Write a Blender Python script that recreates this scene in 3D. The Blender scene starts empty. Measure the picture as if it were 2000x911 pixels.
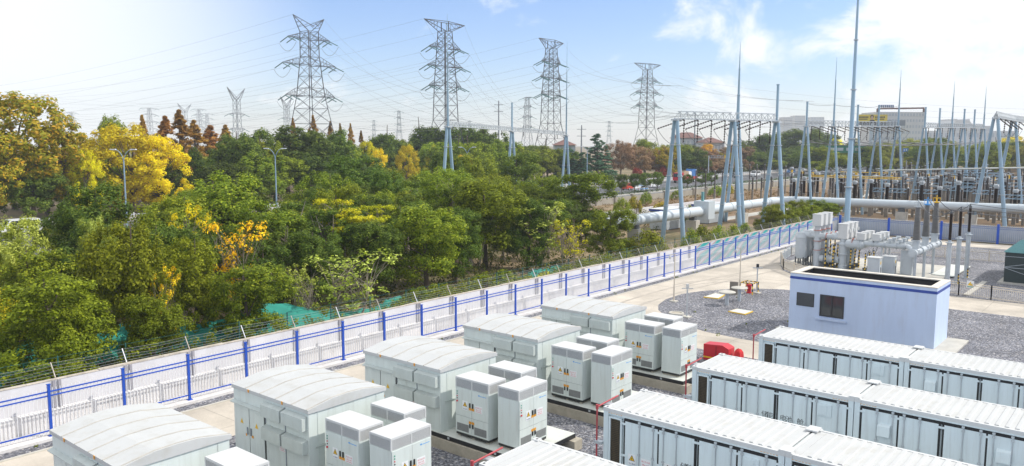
import bpy, math, random
import numpy as np
from mathutils import Vector, Matrix

SC = bpy.context.scene
COL = SC.collection
RAD = math.radians

# ------------------------------------------------------------------ camera
FPX, YAW, PITCH, ROLL, CAMZ = 1563.2, RAD(39.708), RAD(6.559), RAD(0.119), 12.0
_f = Vector((math.cos(YAW) * math.cos(PITCH), math.sin(YAW) * math.cos(PITCH), -math.sin(PITCH)))
_r = Vector((math.sin(YAW), -math.cos(YAW), 0))
_u = _r.cross(_f)
CR = _r * math.cos(ROLL) + _u * math.sin(ROLL)
CU = -_r * math.sin(ROLL) + _u * math.cos(ROLL)
cam = bpy.data.cameras.new('camera')
camo = bpy.data.objects.new('camera', cam)
COL.objects.link(camo)
cam.sensor_width = 36
cam.lens = 36 * FPX / 2000
cam.clip_start = 0.5
cam.clip_end = 8000
M = Matrix((CR, CU, -_f)).transposed().to_4x4()
M.translation = (0, 0, CAMZ)
camo.matrix_world = M
SC.camera = camo

# ------------------------------------------------------------------ sky, sun, exposure
SUN_EL, SUN_AZ = RAD(42), RAD(-45)          # direction towards the sun
w = bpy.data.worlds.new('World')
SC.world = w
w.use_nodes = True
nt = w.node_tree
nt.nodes.clear()
def N(t, **k):
    n = nt.nodes.new(t)
    for a, b in k.items():
        setattr(n, a, b)
    return n
L = lambda a, b: nt.links.new(a, b)
out = N('ShaderNodeOutputWorld')
sky = N('ShaderNodeTexSky', sky_type='NISHITA', sun_disc=False, sun_elevation=SUN_EL)
sky.sun_rotation = math.pi / 2 - SUN_AZ
sky.air_density = 1.1
sky.dust_density = 0.3
sky.ozone_density = 4.0
SKY_STR = 0.138
bg = N('ShaderNodeBackground')
bg.inputs[1].default_value = SKY_STR
tint = N('ShaderNodeVectorMath', operation='MULTIPLY')
tint.inputs[1].default_value = (0.95, 0.93, 1.10)
L(sky.outputs[0], tint.inputs[0])
L(tint.outputs[0], bg.inputs[0])
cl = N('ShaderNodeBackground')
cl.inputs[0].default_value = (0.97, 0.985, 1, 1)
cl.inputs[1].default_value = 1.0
tc = N('ShaderNodeTexCoord')
mp = N('ShaderNodeMapping')
mp.inputs['Scale'].default_value = (1, 1, 1.7)
L(tc.outputs['Generated'], mp.inputs[0])
no = N('ShaderNodeTexNoise')
no.inputs['Scale'].default_value = 9.0
no.inputs['Detail'].default_value = 9
no.inputs['Roughness'].default_value = 0.58
no.inputs['Distortion'].default_value = 0.35
L(mp.outputs[0], no.inputs['Vector'])
def lobe(az, el, lo, hi):
    """smooth 0..1 round a direction of the sky"""
    a, e = RAD(az), RAD(el)
    d = N('ShaderNodeVectorMath', operation='DOT_PRODUCT')
    L(tc.outputs['Generated'], d.inputs[0])
    d.inputs[1].default_value = (math.cos(a) * math.cos(e), math.sin(a) * math.cos(e), math.sin(e))
    m = N('ShaderNodeMapRange', interpolation_type='SMOOTHSTEP')
    m.inputs[1].default_value = math.cos(RAD(lo))
    m.inputs[2].default_value = math.cos(RAD(hi))
    L(d.outputs['Value'], m.inputs[0])
    return m.outputs[0]
def mth(op, a, b=None, c=None):
    n = N('ShaderNodeMath', operation=op)
    for i, v in enumerate((a, b, c)):
        if v is None:
            continue
        if isinstance(v, (int, float)):
            n.inputs[i].default_value = v
        else:
            L(v, n.inputs[i])
    n.use_clamp = False
    return n.outputs[0]
bank = mth('MAXIMUM', lobe(2, 5, 24, 7), mth('MAXIMUM', mth('MULTIPLY', lobe(23.5, 4.0, 5, 0.5), 0.5), mth('MULTIPLY', lobe(26, 9.5, 5, 1), 0.6)))
cn = mth('ADD', no.outputs[0], mth('MULTIPLY', bank, 0.27))
cm = N('ShaderNodeMapRange', interpolation_type='SMOOTHSTEP')
cm.inputs[1].default_value = 0.565
cm.inputs[2].default_value = 0.80
L(cn, cm.inputs[0])
veil = mth('MULTIPLY', lobe(80, 7, 28, 3), 0.9)       # thin bright cirrus veil
fac = mth('MAXIMUM', cm.outputs[0], veil)
lowz = N('ShaderNodeSeparateXYZ')
L(tc.outputs['Generated'], lowz.inputs[0])
hz = N('ShaderNodeMapRange', interpolation_type='SMOOTHSTEP')   # bright band along the horizon
hz.inputs[1].default_value = 0.09
hz.inputs[2].default_value = -0.02
hz.inputs[4].default_value = 0.4
L(lowz.outputs[2], hz.inputs[0])
fac = mth('MAXIMUM', fac, hz.outputs[0])
up_ = N('ShaderNodeMapRange', interpolation_type='SMOOTHSTEP')   # unseen white sky above the frame, added to lift the fill light
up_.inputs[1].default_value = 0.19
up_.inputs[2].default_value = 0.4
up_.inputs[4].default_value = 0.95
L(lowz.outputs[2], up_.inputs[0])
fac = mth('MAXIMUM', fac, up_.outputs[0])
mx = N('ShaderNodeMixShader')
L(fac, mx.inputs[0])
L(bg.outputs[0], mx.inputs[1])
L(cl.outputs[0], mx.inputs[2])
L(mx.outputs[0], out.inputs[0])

sun = bpy.data.lights.new('sun', 'SUN')
sun.energy = 3.2
sun.angle = RAD(0.53)
sun.color = (1, 0.95, 0.87)
suno = bpy.data.objects.new('sun', sun)
COL.objects.link(suno)
sd = Vector((math.cos(SUN_AZ) * math.cos(SUN_EL), math.sin(SUN_AZ) * math.cos(SUN_EL), math.sin(SUN_EL)))
suno.rotation_euler = sd.to_track_quat('Z', 'Y').to_euler()
suno.location = (0, 0, 60)

SC.view_settings.view_transform = 'Standard'
SC.view_settings.look = 'None'
SC.view_settings.exposure = 0.24
SC.view_settings.gamma = 1
SC.view_settings.use_curve_mapping = False
SC.render.engine = 'CYCLES'
SC.cycles.use_denoising = True
SC.cycles.max_bounces = 6
SC.cycles.diffuse_bounces = 3
SC.cycles.transparent_max_bounces = 8
SC.cycles.volume_bounces = 0
SC.cycles.caustics_reflective = False
SC.cycles.caustics_refractive = False

# ------------------------------------------------------------------ photograph -> place
FH = (math.cos(YAW), math.sin(YAW))
def ray(px, py):
    return _f + CR * ((px - 1000) / FPX) - CU * ((py - 455.5) / FPX)
def at(px, py, depth):
    """the point seen at a pixel, at a horizontal distance along the viewing direction"""
    d = ray(px, py)
    return d * (depth / (d.x * FH[0] + d.y * FH[1])) + Vector((0, 0, CAMZ))
def at_y(px, py, Y):
    d = ray(px, py)
    return d * (Y / d.y) + Vector((0, 0, CAMZ))
def on_ground(px, py, z=0):
    d = ray(px, py)
    return d * ((z - CAMZ) / d.z) + Vector((0, 0, CAMZ))

# ------------------------------------------------------------------ helpers
ORD = ['first', 'second', 'third', 'fourth', 'fifth', 'sixth', 'seventh', 'eighth', 'ninth', 'tenth', 'eleventh', 'twelfth',
       'thirteenth', 'fourteenth', 'fifteenth', 'sixteenth', 'seventeenth', 'eighteenth', 'nineteenth', 'twentieth',
       'twenty-first', 'twenty-second', 'twenty-third', 'twenty-fourth', 'twenty-fifth', 'twenty-sixth', 'twenty-seventh',
       'twenty-eighth', 'twenty-ninth', 'thirtieth', 'thirty-first', 'thirty-second', 'thirty-third', 'thirty-fourth', 'thirty-fifth',
       'thirty-sixth', 'thirty-seventh', 'thirty-eighth', 'thirty-ninth', 'fortieth']

def tag(o, label=None, cat=None, group=None, kind=None):
    if label: o['label'] = label
    if cat: o['category'] = cat
    if group: o['group'] = group
    if kind: o['kind'] = kind
    return o

def empty(name, loc, label=None, cat=None, group=None):
    o = bpy.data.objects.new(name, None)
    COL.objects.link(o)
    o.location = loc
    o.empty_display_size = 0.2
    return tag(o, label, cat, group)

def wloc(o):
    v = Vector((0, 0, 0))
    while o is not None:
        v += o.location
        o = o.parent
    return v

def copy_tree(o, parent=None):
    c = o.copy()
    COL.objects.link(c)
    c.parent = parent
    for ch in list(KIDS.get(o.name, [])):
        k = copy_tree(ch, c)
    return c
KIDS = {}
def link(o, parent):
    COL.objects.link(o)
    if parent is not None:
        o.parent = parent
        KIDS.setdefault(parent.name, []).append(o)

def copy_thing(o):
    """a thing and copies of all its parts and sub-parts"""
    def rec(src, parent):
        c = src.copy()
        COL.objects.link(c)
        if parent is not None:
            c.parent = parent
            KIDS.setdefault(parent.name, []).append(c)
        for ch in list(KIDS.get(src.name, [])):
            rec(ch, c)
        return c
    return rec(o, None)

class MB:
    """collects shapes given in world coordinates; build() links them as ONE mesh object"""
    def __init__(s):
        s.v, s.f, s.m = [], [], []
    def add(s, vs, fs, mi=0):
        b = len(s.v)
        s.v.extend([tuple(v) for v in vs])
        for f in fs:
            s.f.append(tuple(b + i for i in f))
            s.m.append(mi)
        return s
    def box(s, x0, y0, z0, x1, y1, z1, mi=0):
        x0, x1 = min(x0, x1), max(x0, x1)
        y0, y1 = min(y0, y1), max(y0, y1)
        z0, z1 = min(z0, z1), max(z0, z1)
        vs = [(x, y, z) for z in (z0, z1) for x, y in ((x0, y0), (x1, y0), (x1, y1), (x0, y1))]
        return s.add(vs, [(3, 2, 1, 0), (4, 5, 6, 7), (0, 1, 5, 4), (1, 2, 6, 5), (2, 3, 7, 6), (3, 0, 4, 7)], mi)
    def obox(s, cx, cy, z0, z1, sx, sy, rz, mi=0):
        c, n = math.cos(rz), math.sin(rz)
        p = [(cx + c * a - n * b, cy + n * a + c * b) for a, b in ((-sx/2, -sy/2), (sx/2, -sy/2), (sx/2, sy/2), (-sx/2, sy/2))]
        return s.prism(p, z0, z1, mi)
    def prism(s, poly, z0, z1, mi=0):
        n = len(poly)
        vs = [(x, y, z0) for x, y in poly] + [(x, y, z1) for x, y in poly]
        fs = [tuple(range(n - 1, -1, -1)), tuple(range(n, 2 * n))]
        fs += [(i, (i + 1) % n, n + (i + 1) % n, n + i) for i in range(n)]
        return s.add(vs, fs, mi)
    def slabx(s, prof, x0, x1, mi=0):
        """profile of (y, z) points extruded along x"""
        n = len(prof)
        vs = [(x0, y, z) for y, z in prof] + [(x1, y, z) for y, z in prof]
        fs = [tuple(range(n)), tuple(range(2 * n - 1, n - 1, -1))]
        fs += [((i + 1) % n, i, n + i, n + (i + 1) % n) for i in range(n)]
        return s.add(vs, fs, mi)
    def slaby(s, prof, y0, y1, mi=0):
        """profile of (x, z) points extruded along y"""
        n = len(prof)
        vs = [(x, y0, z) for x, z in prof] + [(x, y1, z) for x, z in prof]
        fs = [tuple(range(n - 1, -1, -1)), tuple(range(n, 2 * n))]
        fs += [(i, (i + 1) % n, n + (i + 1) % n, n + i) for i in range(n)]
        return s.add(vs, fs, mi)
    def tube(s, p0, p1, r0, r1=None, n=8, mi=0, ph=0.0):
        p0, p1 = Vector(p0), Vector(p1)
        r1 = r0 if r1 is None else r1
        d = (p1 - p0)
        if d.length < 1e-6:
            return s
        d.normalize()
        a = d.cross(Vector((0, 0, 1))) if abs(d.z) < 0.99 else d.cross(Vector((1, 0, 0)))
        a.normalize()
        b = d.cross(a)
        vs = []
        for p, r in ((p0, r0), (p1, r1)):
            for i in range(n):
                t = ph + 2 * math.pi * i / n
                vs.append(p + a * (r * math.cos(t)) + b * (r * math.sin(t)))
        fs = [(i, n + i, n + (i + 1) % n, (i + 1) % n) for i in range(n)]
        fs += [tuple(range(n)), tuple(range(2 * n - 1, n - 1, -1))]
        return s.add(vs, fs, mi)
    def bar(s, p0, p1, wd, mi=0):
        return s.tube(p0, p1, wd * 0.7071, None, 4, mi, math.pi / 4)
    def lathe(s, x, y, prof, n=12, mi=0):
        vs = []
        for r, z in prof:
            for i in range(n):
                t = 2 * math.pi * i / n
                vs.append((x + r * math.cos(t), y + r * math.sin(t), z))
        fs = []
        for k in range(len(prof) - 1):
            for i in range(n):
                j = (i + 1) % n
                fs.append((k * n + i, k * n + j, (k + 1) * n + j, (k + 1) * n + i))
        fs.append(tuple(range(n - 1, -1, -1)))
        fs.append(tuple(range((len(prof) - 1) * n, len(prof) * n)))
        return s.add(vs, fs, mi)
    def path(s, pts, r, n=6, mi=0):
        for a, b in zip(pts[:-1], pts[1:]):
            s.tube(a, b, r, None, n, mi)
        return s
    def quad(s, a, b, c, d, mi=0):
        return s.add([a, b, c, d], [(0, 1, 2, 3)], mi)
    def build(s, name, mats, parent=None, smooth=False, local=False):
        me = bpy.data.meshes.new(name)
        off = Vector((0, 0, 0)) if (local or parent is None) else wloc(parent)
        me.from_pydata([(x - off.x, y - off.y, z - off.z) for x, y, z in s.v], [], s.f)
        for m in (mats if isinstance(mats, (list, tuple)) else [mats]):
            me.materials.append(m)
        if len(me.materials) > 1:
            me.polygons.foreach_set('material_index', s.m)
        if smooth:
            me.polygons.foreach_set('use_smooth', [True] * len(me.polygons))
            try:
                me.set_sharp_from_angle(angle=RAD(38))
            except Exception:
                pass
        me.update()
        o = bpy.data.objects.new(name, me)
        link(o, parent)
        return o

_dg_font = {}
def text_mesh(txt, size):
    """flat text mesh in the x-y plane, centred"""
    k = (txt, size)
    if k in _dg_font:
        return _dg_font[k]
    cu = bpy.data.curves.new('lettering', 'FONT')
    cu.body = txt
    cu.size = size
    cu.align_x = 'CENTER'
    cu.align_y = 'CENTER'
    cu.resolution_u = 2
    o = bpy.data.objects.new('lettering', cu)
    COL.objects.link(o)
    dg = bpy.context.evaluated_depsgraph_get()
    me = bpy.data.meshes.new_from_object(o.evaluated_get(dg))
    vs = [tuple(v.co) for v in me.vertices]
    fs = [tuple(p.vertices) for p in me.polygons]
    bpy.data.objects.remove(o)
    bpy.data.curves.remove(cu)
    bpy.data.meshes.remove(me)
    _dg_font[k] = (vs, fs)
    return vs, fs
def put_text(mb, txt, size, origin, right, up, mi=0):
    vs, fs = text_mesh(txt, size)
    o, r, u = Vector(origin), Vector(right), Vector(up)
    mb.add([o + r * v[0] + u * v[1] for v in vs], fs, mi)

# ------------------------------------------------------------------ materials
def mat(name, col, rough=0.5, metal=0.0, var=0.10, scale=1.5, stretch=(1, 1, 1), bump=0.0, bscale=30.0, dirt=0.0, dirtcol=(0.16, 0.14, 0.11)):
    m = bpy.data.materials.new(name)
    m.use_nodes = True
    t = m.node_tree
    b = t.nodes['Principled BSDF']
    b.inputs['Roughness'].default_value = rough
    b.inputs['Metallic'].default_value = metal
    nn = t.nodes.new
    co = nn('ShaderNodeTexCoord')
    oi = nn('ShaderNodeObjectInfo')
    mul = nn('ShaderNodeMath'); mul.operation = 'MULTIPLY'; mul.inputs[1].default_value = 37.0
    t.links.new(oi.outputs['Random'], mul.inputs[0])
    ad = nn('ShaderNodeVectorMath'); ad.operation = 'ADD'
    t.links.new(co.outputs['Object'], ad.inputs[0]); t.links.new(mul.outputs[0], ad.inputs[1])
    ma = nn('ShaderNodeMapping'); ma.inputs['Scale'].default_value = stretch
    t.links.new(ad.outputs[0], ma.inputs[0])
    n1 = nn('ShaderNodeTexNoise'); n1.inputs['Scale'].default_value = scale; n1.inputs['Detail'].default_value = 6; n1.inputs['Roughness'].default_value = 0.6
    t.links.new(ma.outputs[0], n1.inputs['Vector'])
    mr = nn('ShaderNodeMapRange'); mr.inputs[1].default_value = 0.25; mr.inputs[2].default_value = 0.75
    mr.inputs[3].default_value = 1 - var; mr.inputs[4].default_value = 1 + var
    t.links.new(n1.outputs[0], mr.inputs[0])
    vm = nn('ShaderNodeVectorMath'); vm.operation = 'SCALE'; vm.inputs[0].default_value = col
    t.links.new(mr.outputs[0], vm.inputs['Scale'])
    cout = vm.outputs[0]
    if dirt > 0:
        n2 = nn('ShaderNodeTexNoise'); n2.inputs['Scale'].default_value = scale * 2.3; n2.inputs['Detail'].default_value = 8; n2.inputs['Roughness'].default_value = 0.7
        t.links.new(ma.outputs[0], n2.inputs['Vector'])
        m2 = nn('ShaderNodeMapRange'); m2.inputs[1].default_value = 0.5; m2.inputs[2].default_value = 0.78; m2.inputs[4].default_value = dirt
        t.links.new(n2.outputs[0], m2.inputs[0])
        mx = nn('ShaderNodeMix'); mx.data_type = 'RGBA'
        t.links.new(m2.outputs[0], mx.inputs[0]); t.links.new(cout, mx.inputs[6]); mx.inputs[7].default_value = (*dirtcol, 1)
        cout = mx.outputs[2]
    t.links.new(cout, b.inputs['Base Color'])
    if bump > 0:
        n3 = nn('ShaderNodeTexNoise'); n3.inputs['Scale'].default_value = bscale; n3.inputs['Detail'].default_value = 4
        t.links.new(co.outputs['Object'], n3.inputs['Vector'])
        bp = nn('ShaderNodeBump'); bp.inputs['Strength'].default_value = bump; bp.inputs['Distance'].default_value = 0.03
        t.links.new(n3.outputs[0], bp.inputs['Height']); t.links.new(bp.outputs[0], b.inputs['Normal'])
    return m

def gravel_mat(name, c0, c1, cell=13.0):
    m = bpy.data.materials.new(name)
    m.use_nodes = True
    t = m.node_tree; nn = t.nodes.new; lk = t.links.new
    b = t.nodes['Principled BSDF']; b.inputs['Roughness'].default_value = 0.85
    co = nn('ShaderNodeTexCoord')
    vo = nn('ShaderNodeTexVoronoi'); vo.inputs['Scale'].default_value = cell
    lk(co.outputs['Object'], vo.inputs['Vector'])
    sp = nn('ShaderNodeSeparateColor'); lk(vo.outputs['Color'], sp.inputs[0])
    r = nn('ShaderNodeValToRGB'); e = r.color_ramp.elements
    e[0].color = (*c0, 1); e[1].color = (*c1, 1); e[1].position = 0.93
    k = e.new(0.55); k.color = (*[(a * 0.6 + q * 0.4) for a, q in zip(c0, c1)], 1)
    k = e.new(1.0); k.color = (0.62, 0.6, 0.58, 1)
    lk(sp.outputs[0], r.inputs[0])
    tint = nn('ShaderNodeMix'); tint.data_type = 'RGBA'; tint.blend_type = 'MULTIPLY'; tint.inputs[0].default_value = 0.45
    h = nn('ShaderNodeValToRGB'); he = h.color_ramp.elements
    he[0].color = (0.75, 0.8, 1.0, 1); he[1].color = (1.0, 0.88, 0.78, 1)
    lk(sp.outputs[1], h.inputs[0])
    lk(r.outputs[0], tint.inputs[6]); lk(h.outputs[0], tint.inputs[7])
    n1 = nn('ShaderNodeTexNoise'); n1.inputs['Scale'].default_value = 0.35; n1.inputs['Detail'].default_value = 5
    lk(co.outputs['Object'], n1.inputs['Vector'])
    mr = nn('ShaderNodeMapRange'); mr.inputs[1].default_value = 0.3; mr.inputs[2].default_value = 0.7; mr.inputs[3].default_value = 0.72; mr.inputs[4].default_value = 1.22
    lk(n1.outputs[0], mr.inputs[0])
    vm = nn('ShaderNodeVectorMath'); vm.operation = 'SCALE'
    lk(tint.outputs[2], vm.inputs[0]); lk(mr.outputs[0], vm.inputs['Scale'])
    lk(vm.outputs[0], b.inputs['Base Color'])
    inv = nn('ShaderNodeMath'); inv.operation = 'SUBTRACT'; inv.inputs[0].default_value = 1
    lk(vo.outputs['Distance'], inv.inputs[1])
    bp = nn('ShaderNodeBump'); bp.inputs['Strength'].default_value = 1.0; bp.inputs['Distance'].default_value = 0.05
    lk(inv.outputs[0], bp.inputs['Height']); lk(bp.outputs[0], b.inputs['Normal'])
    return m

def slab_mat(name, col, tile=(4.5, 5.0), joint=0.03, stain=0.38):
    """cast concrete slabs with joints, stains and wear"""
    m = bpy.data.materials.new(name)
    m.use_nodes = True
    t = m.node_tree; nn = t.nodes.new; lk = t.links.new
    b = t.nodes['Principled BSDF']; b.inputs['Roughness'].default_value = 0.8
    co = nn('ShaderNodeTexCoord')
    br = nn('ShaderNodeTexBrick'); br.offset = 0; br.inputs['Scale'].default_value = 1
    br.inputs['Brick Width'].default_value = tile[0]; br.inputs['Row Height'].default_value = tile[1]; br.inputs['Mortar Size'].default_value = joint * 0.5
    br.inputs['Color1'].default_value = (*[c * 0.95 for c in col], 1); br.inputs['Color2'].default_value = (*[c * 1.04 for c in col], 1)
    br.inputs['Mortar'].default_value = (*[c * 0.55 for c in col], 1)
    lk(co.outputs['Object'], br.inputs['Vector'])
    n1 = nn('ShaderNodeTexNoise'); n1.inputs['Scale'].default_value = 0.28; n1.inputs['Detail'].default_value = 8; n1.inputs['Roughness'].default_value = 0.65
    lk(co.outputs['Object'], n1.inputs['Vector'])
    mr = nn('ShaderNodeMapRange'); mr.inputs[1].default_value = 0.3; mr.inputs[2].default_value = 0.7; mr.inputs[3].default_value = 1 - stain; mr.inputs[4].default_value = 1.08
    lk(n1.outputs[0], mr.inputs[0])
    n2 = nn('ShaderNodeTexNoise'); n2.inputs['Scale'].default_value = 9; n2.inputs['Detail'].default_value = 6
    lk(co.outputs['Object'], n2.inputs['Vector'])
    m2 = nn('ShaderNodeMapRange'); m2.inputs[3].default_value = 0.88; m2.inputs[4].default_value = 1.1
    lk(n2.outputs[0], m2.inputs[0])
    mu = nn('ShaderNodeMath'); mu.operation = 'MULTIPLY'
    lk(mr.outputs[0], mu.inputs[0]); lk(m2.outputs[0], mu.inputs[1])
    vm = nn('ShaderNodeVectorMath'); vm.operation = 'SCALE'
    lk(br.outputs[0], vm.inputs[0]); lk(mu.outputs[0], vm.inputs['Scale'])
    lk(vm.outputs[0], b.inputs['Base Color'])
    return m

def leaf_mat(name, c0, c1, c2, trans=0.28):
    m = bpy.data.materials.new(name)
    m.use_nodes = True
    t = m.node_tree; nn = t.nodes.new; lk = t.links.new
    b = t.nodes['Principled BSDF']; b.inputs['Roughness'].default_value = 0.6; b.inputs['Specular IOR Level'].default_value = 0.12
    ge = nn('ShaderNodeNewGeometry')
    r = nn('ShaderNodeValToRGB'); e = r.color_ramp.elements
    e[0].color = (*c0, 1); e[1].color = (*c2, 1)
    k = e.new(0.55); k.color = (*c1, 1)
    lk(ge.outputs['Random Per Island'], r.inputs[0])
    oi = nn('ShaderNodeObjectInfo')
    hs = nn('ShaderNodeHueSaturation')
    mr = nn('ShaderNodeMapRange'); mr.inputs[3].default_value = 0.487; mr.inputs[4].default_value = 0.513
    lk(oi.outputs['Random'], mr.inputs[0]); lk(mr.outputs[0], hs.inputs['Hue'])
    m2 = nn('ShaderNodeMath'); m2.operation = 'MULTIPLY_ADD'; m2.inputs[1].default_value = 7.31; m2.inputs[2].default_value = 0
    lk(oi.outputs['Random'], m2.inputs[0])
    fr = nn('ShaderNodeMath'); fr.operation = 'FRACT'; lk(m2.outputs[0], fr.inputs[0])
    m3 = nn('ShaderNodeMapRange'); m3.inputs[3].default_value = 0.78; m3.inputs[4].default_value = 1.25
    lk(fr.outputs[0], m3.inputs[0]); lk(m3.outputs[0], hs.inputs['Value'])
    lk(r.outputs[0], hs.inputs['Color'])
    lk(hs.outputs[0], b.inputs['Base Color'])
    tr = nn('ShaderNodeBsdfTranslucent')
    br = nn('ShaderNodeVectorMath'); br.operation = 'MULTIPLY'; br.inputs[1].default_value = (1.5, 1.5, 0.6)
    lk(hs.outputs[0], br.inputs[0]); lk(br.outputs[0], tr.inputs[0])
    mx = nn('ShaderNodeMixShader'); mx.inputs[0].default_value = trans
    lk(b.outputs[0], mx.inputs[1]); lk(tr.outputs[0], mx.inputs[2])
    lk(mx.outputs[0], t.nodes['Material Output'].inputs[0])
    return m

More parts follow.
